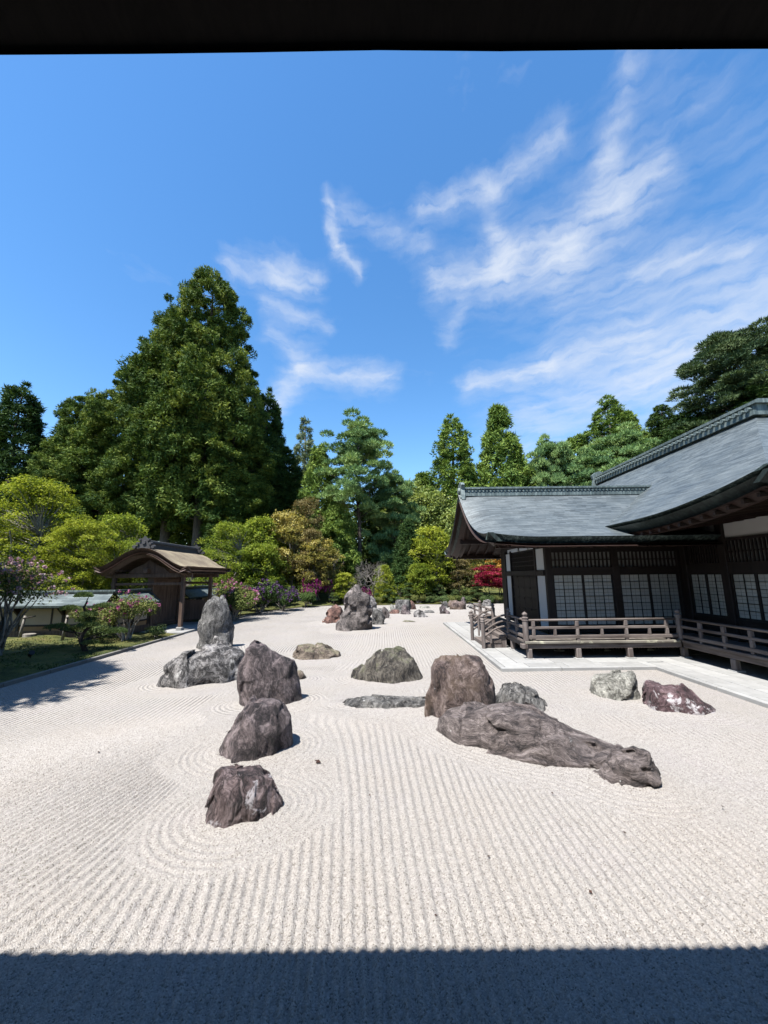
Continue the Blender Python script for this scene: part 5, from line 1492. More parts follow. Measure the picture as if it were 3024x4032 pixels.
    for y in (13.62, 15.02):
        MB().prism([(3.40, 0.08), (4.10, 0.08), (4.10, 0.36), (3.92, 0.355), (3.92, 0.225), (3.66, 0.225), (3.66, 0.085)], 'y', y - .05, y + .05).build("stair_string", MT['post_wood'], WING)
    for y, yu in ((13.48, 13.42), (15.16, 15.28)):
        giboshi((3.30, y), 0.075, 1.20, 0.065, WING)
        # two arched hand rails from the foot post up to the deck post
        for zo, r in ((0.0, 0.034), (-0.19, 0.032), (-0.36, 0.032)):
            pts = []
            for i in range(9):
                t = i / 8
                pts.append((3.32 + 0.80 * t, y + (yu - y) * t, 0.80 + zo + 0.40 * math.sin(t * math.pi / 2) * (1 - 0.1 * t)))
            MB().tube(pts, [r] * 9, 8).build("stair_hand_rail", MT['rail_wood'], WING, smooth=True)
        MB().bevbox(3.52, 3.59, y - .03, y + .03, 0.24, 0.98, .01).build("rail_strut", MT['post_wood'], WING)
veranda()

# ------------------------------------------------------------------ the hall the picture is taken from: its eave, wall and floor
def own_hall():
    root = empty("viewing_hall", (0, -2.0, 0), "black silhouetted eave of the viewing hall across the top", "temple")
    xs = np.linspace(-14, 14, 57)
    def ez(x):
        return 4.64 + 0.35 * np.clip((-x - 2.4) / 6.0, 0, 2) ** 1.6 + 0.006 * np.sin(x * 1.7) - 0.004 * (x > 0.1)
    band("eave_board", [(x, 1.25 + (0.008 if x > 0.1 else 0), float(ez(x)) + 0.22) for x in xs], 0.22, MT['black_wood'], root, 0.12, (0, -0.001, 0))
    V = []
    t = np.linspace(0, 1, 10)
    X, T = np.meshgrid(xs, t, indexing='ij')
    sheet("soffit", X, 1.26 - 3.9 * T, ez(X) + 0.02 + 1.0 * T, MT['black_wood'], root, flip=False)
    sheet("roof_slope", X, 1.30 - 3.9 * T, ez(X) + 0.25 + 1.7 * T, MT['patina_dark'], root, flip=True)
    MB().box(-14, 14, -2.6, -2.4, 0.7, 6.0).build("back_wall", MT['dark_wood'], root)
    MB().box(-14, 14, -2.4, 0.55, 0.72, 0.86).build("veranda_floor", MT['deck_wood'], root)
    for x in (-9, -6, -3, 3, 6, 9):
        MB().bevbox(x - .09, x + .09, 0.3, 0.48, 0.0, 0.72, .01).build("floor_post", MT['post_wood'], root)
own_hall()

# ------------------------------------------------------------------ thatched gate
GATE = empty("thatched_gate", (-11.4, 20.4, 0), "roofed wooden gate with an undulating bark-thatched roof in the garden wall", "gate")
def gate():
    xc, hw, y0, y1 = -11.4, 2.22, 18.1, 23.3
    def gz(s):
        a = np.abs(s)
        return 3.02 + 0.92 * (0.5 * (1 + np.cos(math.pi * np.clip(a, 0, 1) ** 1.05))) + 0.05 * a ** 8
    s = np.linspace(-1, 1, 61); y = np.linspace(y0, y1, 30)
    S, Y = np.meshgrid(s, y, indexing='ij')
    Z = gz(S) + 0.012 * fbm(S * 9, Y * 3, S * 0, 3, 55)
    sheet("thatched_roof", xc + hw * S, Y, Z, MT['thatch'], GATE, flip=False)
    sheet("roof_underside", xc + hw * 0.97 * S, Y, gz(S) - 0.27 - 0.05 * np.abs(S), MT['gate_wood_y'], GATE, flip=True)
    front = [(xc + hw * a, y0 - 0.003, float(gz(a)) - 0.003) for a in s]
    band("thatch_edge", front, 0.20, MT['thatch_edge'], GATE, 0.10, (0, 1, 0))
    band("barge_board", [(p[0] * 0.985 + xc * 0.015, y0 + 0.05, p[2] - 0.215) for p in front], 0.07, MT['gate_board'], GATE, 0.10, (0, 1, 0))
    band("barge_board", [(p[0] * 0.97 + xc * 0.03, y0 + 0.12, p[2] - 0.29) for p in front[2:-2]], 0.13, MT['gate_wood'], GATE, 0.07, (0, 1, 0))
    back = [(xc + hw * a, y1 + 0.003, float(gz(a)) - 0.003) for a in s]
    band("thatch_edge", back, 0.22, MT['thatch_edge'], GATE, 0.10, (0, -1, 0))
    for sd in (1, -1):
        ln = [(xc + sd * (hw + 0.003), yy, float(gz(1.0)) - 0.003) for yy in y]
        band("thatch_edge", ln, 0.15, MT['thatch_edge'], GATE, 0.10, (-sd, 0, 0))
        band("eave_board", [(xc + sd * (hw - 0.06), p[1], p[2] - 0.155) for p in ln], 0.10, MT['gate_board'], GATE, 0.08, (-sd, 0, 0))
        mb = MB().beam((0, 0, 0), (-0.9 * sd, 0, 0.18), 0.05, 0.06)
        me = bpy.data.meshes.new("rafter"); me.from_pydata([tuple(v) for v in mb.v], [], mb.f); me.materials.append(MT['gate_wood'])
        yy = y0 + 0.35
        while yy < y1 - 0.2:
            share("rafter", me, (xc + sd * (hw - 0.12), yy, 2.74), GATE); yy += 0.3
    # ridge with a scrolled end
    MB().box(xc - 0.2, xc + 0.2, y0 + 0.25, y1 - 0.15, 3.90, 4.02).box(xc - 0.13, xc + 0.13, y0 + 0.25, y1 - 0.15, 4.02, 4.20).box(xc - 0.19, xc + 0.19, y0 + 0.2, y1 - 0.1, 4.20, 4.26).tube([(xc, y0 + 0.2, 4.28), (xc, y1 - 0.1, 4.28)], [0.08, 0.08], 8).build("roof_ridge", MT['dark_tile'], GATE)
    for yy, d in ((y0 + 0.12, 1), (y1 - 0.02, -1)):
        o = MB().prism([(xc - .32, 3.93), (xc + .32, 3.93), (xc + .30, 4.08), (xc + .19, 4.20), (xc + .20, 4.36), (xc + .08, 4.42), (xc, 4.52), (xc - .08, 4.42), (xc - .20, 4.36), (xc - .19, 4.20), (xc - .30, 4.08)], 'y', yy, yy + 0.1)
        for ex, ez_, er in ((-.44, 4.0, .10), (.44, 4.0, .10), (-.30, 4.16, .085), (.30, 4.16, .085), (-.2, 4.34, .07), (.2, 4.34, .07), (0, 4.22, .11)):
            o.tube([(xc + ex, yy - 0.05, ez_), (xc + ex, yy + 0.09, ez_)], [er * .8, er], 10)
        o.build("ridge_end_ornament", MT['dark_tile'], GATE)
    # frame
    gw = MT['gate_wood']
    for x in (-9.72, -13.05):
        for yy in (18.85, 21.8):
            MB().bevbox(x - .085, x + .085, yy - .085, yy + .085, 0.24, 2.72, 0.02).build("post", gw, GATE)
            MB().bevbox(x - .14, x + .14, yy - .14, yy + .14, 0.06, 0.245, 0.03).build("stone_base", MT['stone_slab'], GATE)
    for yy in (19.15, 21.6):
        MB().bevbox(xc - .15, xc + .15, yy - .13, yy + .13, 0.10, 3.3, 0.02).build("main_post", gw, GATE)
    for yy in (18.85, 21.8):
        MB().bevbox(-13.5, -9.3, yy - .07, yy + .07, 2.56, 2.76, 0.015).build("cross_beam", gw, GATE)
        MB().bevbox(-13.2, -9.6, yy - .05, yy + .05, 2.20, 2.32, 0.015).build("cross_beam", gw, GATE)
        a = [(xc - 1.0, 2.77), (xc + 1.0, 2.77), (xc + .75, 3.0), (xc + .3, 3.2), (xc, 3.42), (xc - .3, 3.2), (xc - .75, 3.0)]
        MB().prism(a, 'y', yy - .05, yy + .05).build("frog_leg_strut", gw, GATE)
    for x in (-9.72, -13.05):
        MB().bevbox(x - .075, x + .075, 18.4, 23.0, 2.73, 2.80, 0.015).build("wall_plate", MT['gate_wood_y'], GATE)
    MB().bevbox(xc - .1, xc + .1, 18.5, 22.9, 2.80, 3.0, 0.015).build("wall_plate", MT['gate_wood_y'], GATE)
    MB().bevbox(xc - .08, xc + .08, 19.28, 21.47, 2.25, 2.5, 0.015).build("lintel", MT['gate_wood_y'], GATE)
    MB().bevbox(xc - .08, xc + .08, 19.28, 21.47, 0.12, 0.26, 0.015).build("threshold", MT['gate_wood_y'], GATE)
    MB().box(xc - .03, xc + .03, 19.28, 21.47, 2.5, 2.8).build("carved_panel", gw, GATE)
    for k, (a, b) in enumerate(((19.29, 20.37), (20.39, 21.46))):
        d = MB().box(xc - .02, xc + .02, a, b, 0.27, 2.24).build("door", gw, GATE)
        for i in range(5):
            p0 = a + 0.06 + (b - a - 0.12) * i / 5; p1 = a + 0.06 + (b - a - 0.12) * (i + 1) / 5 - 0.014
            MB().bevbox(xc + .021, xc + .04, p0, p1, 0.36, 2.12, 0.004).build("plank", gw, d)
        MB().box(xc + .0205, xc + .055, a, b, 2.13, 2.235).box(xc + .0205, xc + .055, a, b, 0.275, 0.355).build("door_rail", MT['gate_wood_y'], d)
    # side panels between main posts and outer posts
    for yy in (19.15, 21.6):
        for i in range(5):
            p0 = -9.86 - 1.36 * i / 5; p1 = -9.86 - 1.36 * (i + 1) / 5 + 0.012
            if yy > 20: MB().box(p1, p0, yy - .02, yy + .02, 0.3, 1.35).build("side_plank", gw, GATE)
gate()

# ------------------------------------------------------------------ plastered garden walls with copper roofs
def plaster_wall(p0, p1, label, base=0.12, panel=1.85, seed=1, zr=0.0):
    p0, p1 = np.array(p0, float), np.array(p1, float)
    L = np.linalg.norm(p1 - p0); u = (p1 - p0) / L; n = np.array([u[1], -u[0]])     # n: right-hand side when walking p0->p1
    root = empty("plastered_wall", (p0[0], p0[1], 0), label, "wall", "plastered garden walls")
    def P(a, v, z): 
        q = p0 + u * a + n * v
        return (q[0], q[1], z)
    def blk(mb, a0, a1, v0, v1, z0, z1):
        mb.add([P(a0, v0, z0), P(a1, v0, z0), P(a1, v1, z0), P(a0, v1, z0), P(a0, v0, z1), P(a1, v0, z1), P(a1, v1, z1), P(a0, v1, z1)],
               [(3, 2, 1, 0), (4, 5, 6, 7), (0, 1, 5, 4), (1, 2, 6, 5), (2, 3, 7, 6), (3, 0, 4, 7)]); return mb
    np_ = max(1, round(L / panel)); w = L / np_
    blk(MB(), 0, L, -0.13, 0.13, 0.0, 0.26 + base).build("base_board", MT['gate_wood'], root)
    for i in range(np_):
        blk(MB(), i * w + 0.06, (i + 1) * w - 0.06, -0.08, 0.08, 0.26 + base, 0.56).build("plaster_panel", MT['ochre_plaster'], root)
        blk(MB(), i * w + 0.06, (i + 1) * w - 0.06, -0.081, 0.081, 0.64, 1.30).build("plaster_panel", MT['cream_plaster'], root)
        if i % 2 == 0: blk(MB(), i * w + w * .72, i * w + w * .72 + .07, -0.095, 0.095, 0.26 + base, 1.30).build("stud", MT['dark_wood'], root)
    for i in range(np_ + 1):
        a = min(max(i * w, 0.06), L - 0.06)
        blk(MB(), a - 0.06, a + 0.06, -0.11, 0.11, 0.26 + base, 1.36).build("stud", MT['dark_wood'], root)
        if 0 < i < np_:
            mb = MB(); mb.add([P(a - .05, .11, 1.0), P(a + .05, .11, 1.0), P(a + .05, .11, 1.34), P(a - .05, .11, 1.34), P(a - .05, .40, 1.34), P(a + .05, .40, 1.34), P(a - .05, .40, 1.28), P(a + .05, .40, 1.28)],
                              [(0, 1, 2, 3), (3, 2, 5, 4), (4, 5, 7, 6), (0, 6, 7, 1), (0, 3, 4, 6), (1, 7, 5, 2)])
            mb.build("bracket", MT['dark_wood'], root)
    blk(MB(), 0, L, -0.10, 0.10, 0.56, 0.64).build("middle_rail", MT['dark_wood'], root)
    blk(MB(), 0, L, -0.12, 0.12, 1.30, 1.40).build("head_beam", MT['dark_wood'], root)
    for sd in (1, -1):
        A, E = np.meshgrid(np.linspace(-0.1, L + 0.1, max(8, int(L * 4))), np.linspace(0, 0.62, 12), indexing='ij')
        v = sd * (0.60 - E * 0.95)
        X = p0[0] + u[0] * A + n[0] * v; Y = p0[1] + u[1] * A + n[1] * v
        Z = 1.44 + zr + 0.72 * E + 0.22 * E * E
        sheet("roof_slope", X, Y, Z, MT['copper_wall'], root, E / 0.069, A, flip=(sd == -1))
        mb = MB()
        blk(mb, -0.1, L + 0.1, sd * 0.605 - 0.03, sd * 0.605 + 0.005, 1.36, 1.438 + zr).build("eave_edge", MT['patina_dark'], root)
        sheet("soffit", X[:, :10], Y[:, :10], Z[:, :10] - 0.045, MT['dark_wood'], root, flip=(sd == 1))
    blk(MB(), -0.12, L + 0.12, -0.11, 0.11, 1.92 + zr, 1.99 + zr).build("roof_ridge", MT['patina_dark'], root)
    blk(MB(), -0.14, L + 0.14, -0.075, 0.075, 1.99 + zr, 2.05 + zr).build("ridge_cap", MT['ridge'], root)
    return root

plaster_wall((-27.0, 16.9), (-11.75, 16.9), "cream plastered garden wall with copper roof, facing the moss bed at far left")
plaster_wall((-11.62, 16.95), (-11.42, 19.0), "short plastered wall turning in to the left side of the thatched gate", panel=1.0, zr=0.0)
plaster_wall((-11.40, 21.85), (-11.6, 33.0), "plastered wall running back on the right of the thatched gate")

# small building glimpsed through the trunks
def far_house():
    h = empty("white_house", (-1.0, 62, 1.0), "white house glimpsed between tree trunks behind the garden", "house")
    x, y, z = -1.0, 62, 0.6
    MB().box(x - 4, x + 4, y, y + 6, z, z + 4.6).build("wall", MT['white_plaster'], h)
    MB().prism([(y - 0.8, z + 4.6), (y + 3, z + 6.6), (y + 6.8, z + 4.6)], 'x', x - 4.6, x + 4.6).build("roof", MT['dark_tile'], h)
    for i in range(4):
        for zz in (1.0, 3.0):
            w = MB().box(x - 3.4 + i * 1.9, x - 2.3 + i * 1.9, y - 0.04, y - 0.005, z + zz, z + zz + 1.1).build("window", MT['dark_wood'], h)
            MB().box(x - 3.42 + i * 1.9, x - 2.28 + i * 1.9, y - 0.06, y - 0.041, z + zz + .52, z + zz + .58).build("window_bar", MT['white_plaster'], w)
far_house()

# ------------------------------------------------------------------ foliage
def unit(v):
    return v / (np.linalg.norm(v, axis=-1, keepdims=True) + 1e-9)

def sphere(rng, n):
    return unit(rng.normal(size=(n, 3)))

class Foliage:
    def __init__(s):
        s.tri, s.quad, s.tt, s.qt = [], [], [], []
    def needles(s, P, D, length, width, tint, rng, face=None):
        """slim triangles from P along D; face: the way their flat side looks"""
        n = len(P)
        side = unit(np.cross(D, sphere(rng, n) if face is None else face + 0.35 * rng.normal(size=face.shape)))
        L = length * (0.7 + 0.6 * rng.random((n, 1)))
        W = width * (0.7 + 0.6 * rng.random((n, 1)))
        s.tri.append(np.stack([P - side * W * .5, P + side * W * .5, P + D * L], 1))
        s.tt.append(np.repeat(tint, 3))
        return s
    def leaves(s, P, N, size, tint, rng, aspect=0.6):
        n = len(P)
        t = unit(np.cross(N, sphere(rng, n))); b = np.cross(N, t)
        S = size * (0.65 + 0.7 * rng.random((n, 1)))
        s.quad.append(np.stack([P - t * S * .5, P + b * S * .5 * aspect, P + t * S * .5, P - b * S * .5 * aspect], 1))
        s.qt.append(np.repeat(tint, 4))
        return s
    def mesh(s, name, mat):
        if s.tri:
            T = np.concatenate(s.tri); tt = np.concatenate(s.tt)
            V = T.reshape(-1, 3); F = np.arange(len(V)).reshape(-1, 3)
            me = mesh_np(name, V, F, False, {'tint': tt})
        else:
            Q = np.concatenate(s.quad); tt = np.concatenate(s.qt)
            V = Q.reshape(-1, 3); F = np.arange(len(V)).reshape(-1, 4)
            me = mesh_np(name, V, F, False, {'tint': tt})
        me.materials.append(MT[mat])
        return me

def mb_mesh(mb, name, mat, smooth=True):
    me = bpy.data.meshes.new(name)
    me.from_pydata([tuple(p) for p in mb.v], [], mb.f)
    if smooth: me.polygons.foreach_set('use_smooth', np.ones(len(me.polygons), dtype=bool))
    me.materials.append(MT[mat])
    return me

def limb(mb, p0, p1, r0, r1, rng, sag=0.0, n=6, seg=5):
    p0, p1 = np.array(p0, float), np.array(p1, float)
    L = np.linalg.norm(p1 - p0)
    pts, rr = [], []
    for i in range(seg + 1):
        t = i / seg
        q = p0 + (p1 - p0) * t
        w = math.sin(math.pi * t) * L * 0.06
        q = q + np.array([rng.normal() * w * .5, rng.normal() * w * .5, -sag * L * math.sin(math.pi * t)])
        pts.append(tuple(q)); rr.append(r0 + (r1 - r0) * t)
    mb.tube(pts, rr, n, cap=False)

def conifer(H, hb, Rm, K, n, nl, nw, seed, mat, bark, top=0.0, prof='cedar', rc=0.5, lumps=0.3, tr=None, lean=0.0, limbs=26, sparse=1.0):
    """returns trunk mesh, crown mesh"""
    rng = np.random.default_rng(seed)
    f = rng.random(K * 5)
    def pr(f):
        if prof == 'cedar': return np.minimum(0.62 + 2.2 * f, 1.0) * np.clip(1 - f ** 1.6, 0, 1) ** 0.72
        if prof == 'dome': return np.minimum(0.55 + 1.5 * f, 1.0) * np.clip(1 - f ** 3.6, 0, 1) ** 0.62
        if prof == 'cone': return np.minimum(0.7 + 2.5 * f, 1.0) * np.clip(1 - f ** 1.35, 0, 1) ** 0.85
        return np.minimum(0.55 + 1.6 * f, 1.0) * np.clip(1 - f ** 2.6, 0, 1) ** 0.8          # column
    keep = rng.random(len(f)) < (pr(f) * 0.85 + 0.12)
    f = f[keep][:K]; K = len(f)
    a = rng.random(K) * 2 * math.pi
    lump = 1 + lumps * vnoise(np.cos(a) * 1.6 + 5, np.sin(a) * 1.6, f * 7.0, seed) + 0.5 * lumps * vnoise(np.cos(a) * 4, np.sin(a) * 4, f * 18, seed + 1)
    r = Rm * pr(f) * lump + 0.15
    rr = r * (0.55 + 0.45 * np.sqrt(rng.random(K)))
    z = hb + (H - hb) * f
    C = np.stack([rr * np.cos(a) + lean * f, rr * np.sin(a), z + 0.12 * rr], 1)
    out = np.stack([np.cos(a), np.sin(a), 0 * a], 1)
    rad = rc * (0.45 + 1.1 * rng.random(K) ** 1.6) * (0.62 + 0.5 * np.clip(1 - f, 0, 1))
    k = np.repeat(np.arange(K), n)
    d = sphere(rng, K * n)
    d[:, 2] = d[:, 2] * 0.9 + 0.15
    d = unit(d + 0.35 * out[k])
    P = C[k] + d * rad[k][:, None] * (0.35 + 0.55 * rng.random((K * n, 1))) * np.array([1, 1, 0.85])
    tg = unit(np.cross(d, sphere(rng, K * n)))
    D = unit(0.45 * d + 0.85 * tg + 0.2 * out[k] + np.array([0, 0, 0.15]))
    ct = rng.random(K)
    tint = np.clip(0.55 * ct[k] + 0.45 * rng.random(K * n), 0, 1)
    F = Foliage().needles(P, D, nl, nw, tint, rng, d)
    tr = tr or H * 0.016
    mb = MB()
    nseg = 10
    mb.tube([(lean * i / nseg * (i / nseg) + 0.06 * math.sin(i * 1.3 + seed), 0.05 * math.cos(i * 1.7 + seed), -0.3 + H * 0.97 * i / nseg) for i in range(nseg + 1)],
            [tr * (1.25 if i == 0 else 1.0) * (1 - 0.9 * i / nseg) + 0.012 for i in range(nseg + 1)], 9, cap=False)
    for i in rng.choice(K, min(limbs, K), replace=False):
        c = C[i]
        zz = max(0.5, c[2] - 0.35 * np.hypot(c[0], c[1]))
        limb(mb, (lean * (zz / H) ** 2, 0, zz), c, tr * 0.16 * (1 - f[i] * .6) + .012, 0.012, rng, 0.04, 5, 4)
    return mb_mesh(mb, "trunk", bark), F.mesh("crown", mat)

def pads_crown(pads, seed, mode, n, size, mat, F=None, width=None):
    """pads: list of (centre, (rx, ry, rz)); mode 'leaf' flat sprays, 'needle' upright tufts"""
    rng = np.random.default_rng(seed)
    C = np.array([p[0] for p in pads]); S = np.array([p[1] for p in pads])
    K = len(pads)
    area = S[:, 0] * S[:, 1]
    cnt = np.maximum(8, (n * area / area.mean())).astype(int)
    k = np.repeat(np.arange(K), cnt)
    m = len(k)
    if mode == 'leaf':
        a = rng.random(m) * 2 * math.pi; q = np.sqrt(rng.random(m))
        edge = 1 + 0.55 * vnoise(np.cos(a) * 2 + k * 3.1, np.sin(a) * 2, k * 1.7, seed)
        P = C[k] + np.stack([np.cos(a) * q * edge * S[k, 0], np.sin(a) * q * edge * S[k, 1], (rng.normal(size=m) * 0.75 - 1.3 * q * q + 0.5) * S[k, 2]], 1)
        N = unit(np.array([0, 0, 1.0]) + 0.55 * rng.normal(size=(m, 3)))
        tint = np.clip(0.5 * rng.random(K)[k] + 0.5 * rng.random(m), 0, 1)
        F = (F or Foliage()).leaves(P, N, size, tint, rng)
    else:
        d = sphere(rng, m); d[:, 2] = np.abs(d[:, 2]) * 1.0 - 0.12
        q = (0.45 + 0.55 * rng.random((m, 1)) ** 0.5)
        P = C[k] + d * S[k] * q
        D = unit(d * np.array([1, 1, 1.2]) * 0.7 + np.array([0, 0, 0.5]) + 0.35 * rng.normal(size=(m, 3)))
        tint = np.clip(0.5 * rng.random(K)[k] + 0.5 * rng.random(m), 0, 1)
        F = (F or Foliage()).needles(P, D, size, width or size * 0.3, tint, rng, d + np.array([0, 0, 0.4]))
    return F

def pine(H, hb, Rm, K, n, seed, mat, bark, size=0.32, flat=0.35, prof=1.0, tr=None, width=None):
    rng = np.random.default_rng(seed)
    mb = MB()
    tr = tr or H * 0.014
    bend = [(0.35 * math.sin(i * 0.7 + seed) * i / 10, 0.3 * math.cos(i * 0.9 + seed) * i / 10) for i in range(11)]
    tp = [(bend[i][0], bend[i][1], -0.3 + H * 0.95 * i / 10) for i in range(11)]
    mb.tube(tp, [tr * (1 - 0.85 * i / 10) + 0.02 for i in range(11)], 9, cap=False)
    pads = []
    K = int(K * 1.5)
    for j in range(K):
        f = (j + rng.random()) / K
        z = hb + (H - hb) * f
        r = Rm * (math.sin(math.pi * min(1, 0.22 + 0.62 * f * prof + 0.1)) ** 0.8) * (0.5 + 0.6 * rng.random())
        if f > 0.9: r *= 0.35
        a = j * 2.39996 + rng.normal() * 0.3
        c = np.array([r * math.cos(a), r * math.sin(a), z + 0.1 * r])
        t0 = np.array(tp[min(10, max(0, int(round((z - 0.5) / H * 10))))])
        limb(mb, (t0[0], t0[1], max(0.4, z - 0.25 * r)), c, tr * 0.24 * (1 - 0.6 * f) + 0.015, 0.015, rng, -0.03, 5, 5)
        for q in range(4):
            s = Rm * (0.12 + 0.11 * rng.random())
            cc = c * np.array([0.78, 0.78, 1.0]) + 0.25 * rng.random() * c * np.array([1, 1, 0]) + np.array([rng.normal() * s * 1.1, rng.normal() * s * 1.1, rng.normal() * s * 0.7])
            pads.append((cc, (s, s, s * flat)))
    F = pads_crown(pads, seed + 1, 'needle', n, size, mat, width=width)
    return mb_mesh(mb, "trunk", bark), F.mesh("crown", mat)

def maple(H, Rm, K, n, seed, mat, bark, leaf=0.11, hb=0.3, trunks=2, tr=0.07, pr=0.55, thin=0.13):
    """low tree of layered, level sprays"""
    rng = np.random.default_rng(seed)
    mb = MB()
    pads = []
    tips = []
    for t in range(trunks):
        a = rng.random() * 6.28
        top = np.array([0.35 * Rm * math.cos(a), 0.35 * Rm * math.sin(a), H * (0.55 + 0.2 * rng.random())])
        limb(mb, (0.12 * math.cos(a), 0.12 * math.sin(a), -0.2), top, tr, tr * 0.4, rng, -0.02, 7, 7)
        tips.append(top)
    for j in range(K):
        f = rng.random() ** 0.85
        z = H * (hb + (0.97 - hb) * f)
        rm = Rm * math.sqrt(max(0.02, 1 - (max(0, f - 0.25) / 0.78) ** 2)) * (0.75 + 0.25 * min(1, f * 4))
        r = rm * math.sqrt(rng.random()) * (0.85 + 0.25 * rng.random())
        a = rng.random() * 2 * math.pi
        s = pr * (0.6 + 0.8 * rng.random())
        c = np.array([r * math.cos(a), r * math.sin(a), z])
        pads.append((c, (s, s * (0.7 + 0.5 * rng.random()), thin * (0.7 + 0.6 * rng.random()))))
        if j % 3 == 0:
            b = tips[j % trunks]
            st = b * (0.35 + 0.6 * min(1, z / H)); st[2] = min(b[2], max(0.3 * H * hb, z - 0.35 * r - 0.1))
            limb(mb, st, c, tr * 0.3, 0.008, rng, -0.04, 5, 4)
    F = pads_crown(pads, seed + 3, 'leaf', n, leaf, mat)
    return mb_mesh(mb, "trunk", bark), F.mesh("crown", mat)

def twigs(mb, p, d, L, r, depth, rng, spread=0.55):
    q = p + d * L
    m = p + d * L * 0.5 + rng.normal(size=3) * L * 0.05
    mb.tube([tuple(p), tuple(m), tuple(q)], [r, r * 0.85, r * 0.68], 5 if depth > 2 else 3, cap=False)
    if depth == 0: return
    for i in range(2 if rng.random() < 0.6 else 3):
        nd_ = unit(d + spread * rng.normal(size=3) + np.array([0, 0, 0.12]))
        twigs(mb, q, nd_, L * (0.62 + 0.2 * rng.random()), r * 0.62, depth - 1, rng, spread)

def bare_tree(H, seed, bark, depth=6, spread=0.5, r=0.08, n0=2):
    rng = np.random.default_rng(seed)
    mb = MB()
    for i in range(n0):
        d = unit(np.array([0.35 * rng.normal(), 0.35 * rng.normal(), 1.0]))
        twigs(mb, np.array([0.1 * i, 0.0, -0.1]), d, H * 0.27, r, depth, rng, spread)
    return mb_mesh(mb, "trunk", bark)

def shrub(Rx, H, seed, leafmat, n=5000, leaf=0.08, lobes=14, flower=None, nf=0, fl=0.07, cluster=9, bark='bark_pale', open_=0.0, stems=7):
    """rounded shrub: stems, foliage, flower heads"""
    rng = np.random.default_rng(seed)
    cs = []
    for j in range(lobes):
        a = rng.random() * 6.28; q = math.sqrt(rng.random()) * 0.72
        z = H * (0.30 + 0.42 * rng.random() * (1 - 0.5 * q) + open_ * 0.2)
        cs.append((np.array([Rx * q * math.cos(a), Rx * q * math.sin(a), z]), Rx * (0.28 + 0.2 * rng.random())))
    C = np.array([c for c, s in cs]); S = np.array([s for c, s in cs])
    k = rng.integers(0, lobes, n)
    d = sphere(rng, n); d[:, 2] = d[:, 2] * 0.8 + 0.2
    P = C[k] + d * S[k][:, None] * (0.6 + 0.4 * rng.random((n, 1))) * np.array([1, 1, 0.8])
    P[:, 2] = np.maximum(P[:, 2], 0.03)
    N = unit(d + 0.6 * rng.normal(size=d.shape) + np.array([0, 0, 0.4]))
    tint = np.clip(0.4 * rng.random(lobes)[k] + 0.6 * rng.random(n), 0, 1)
    crown = Foliage().leaves(P, N, leaf, tint, rng, 0.5).mesh("foliage", leafmat)
    fm = None
    if flower:
        k = rng.integers(0, lobes, nf)
        d = sphere(rng, nf); d[:, 2] = np.abs(d[:, 2]) * 0.9 - 0.1; d = unit(d)
        Cf = C[k] + d * S[k][:, None] * np.array([1, 1, 0.85]) * 1.02
        kk = np.repeat(np.arange(nf), cluster)
        dd = sphere(rng, nf * cluster)
        P = Cf[kk] + dd * fl * 0.9
        N = unit(dd + 0.4 * rng.normal(size=dd.shape))
        fm = Foliage().leaves(P, N, fl * 1.25, np.clip(0.5 * rng.random(nf)[kk] + 0.5 * rng.random(len(kk)), 0, 1), rng, 0.8).mesh("flowers", flower)
    mb = MB()
    for j in range(stems):
        c = C[j % lobes]
        limb(mb, (rng.normal() * 0.08, rng.normal() * 0.08, -0.1), c, 0.03 * max(0.6, Rx), 0.008, rng, -0.05, 5, 5)
    return mb_mesh(mb, "stems", bark), crown, fm

def niwaki(H, seed, mat, pads, size=0.055, n=420, bark='bark_dark', r=0.06):
    """clipped pine; pads given as (x, y, z, radius)"""
    rng = np.random.default_rng(seed)
    mb = MB()
    tp = [(0.10 * math.sin(i * 1.4 + seed), 0.08 * math.cos(i * 1.1 + seed), -0.1 + H * 0.93 * i / 8) for i in range(9)]
    mb.tube(tp, [r * (1 - 0.75 * i / 8) + 0.008 for i in range(9)], 8, cap=False)
    pl = []
    for x, y, z, s in pads:
        t = tp[min(8, max(0, int(round((z - 0.12) / H * 8))))]
        limb(mb, t, (x, y, z), r * 0.4, 0.012, rng, 0.03, 5, 4)
        for q in range(4):
            a = rng.random() * 6.28
            pl.append((np.array([x + math.cos(a) * s * .42, y + math.sin(a) * s * .42, z + rng.normal() * 0.02]), (s * .66, s * .66, s * .36)))
    F = pads_crown(pl, seed + 5, 'needle', n, size, mat, width=size * 0.34)
    return mb_mesh(mb, "trunk", bark), F.mesh("crown", mat)

def plant(name, label, cat, loc, meshes, names, group=None, rz=0.0, sc=(1, 1, 1)):
    root = empty(name, loc, label, cat, group, rz=rz)
    root.scale = sc
    for nm, me in zip(names, meshes):
        if me is None: continue
        o = bpy.data.objects.new(nm, me)
        put(o, root)
    return root

TC = ("trunk", "crown")
SF = ("stems", "foliage", "flowers")
def gz_(x, y): return float(terrain(x, y))
def tree(name, label, x, y, top, h0, meshes, rw=1.0, rz=0.0, group=None, names=TC, cat="tree", z=None):
    """meshes made at height h0; scaled so that the tip reaches the height top"""
    z0 = gz_(x, y) if z is None else z
    s = (top - z0) / h0
    return plant(name, label, cat, (x, y, z0), meshes, names, group, rz, (rw, rw, s))

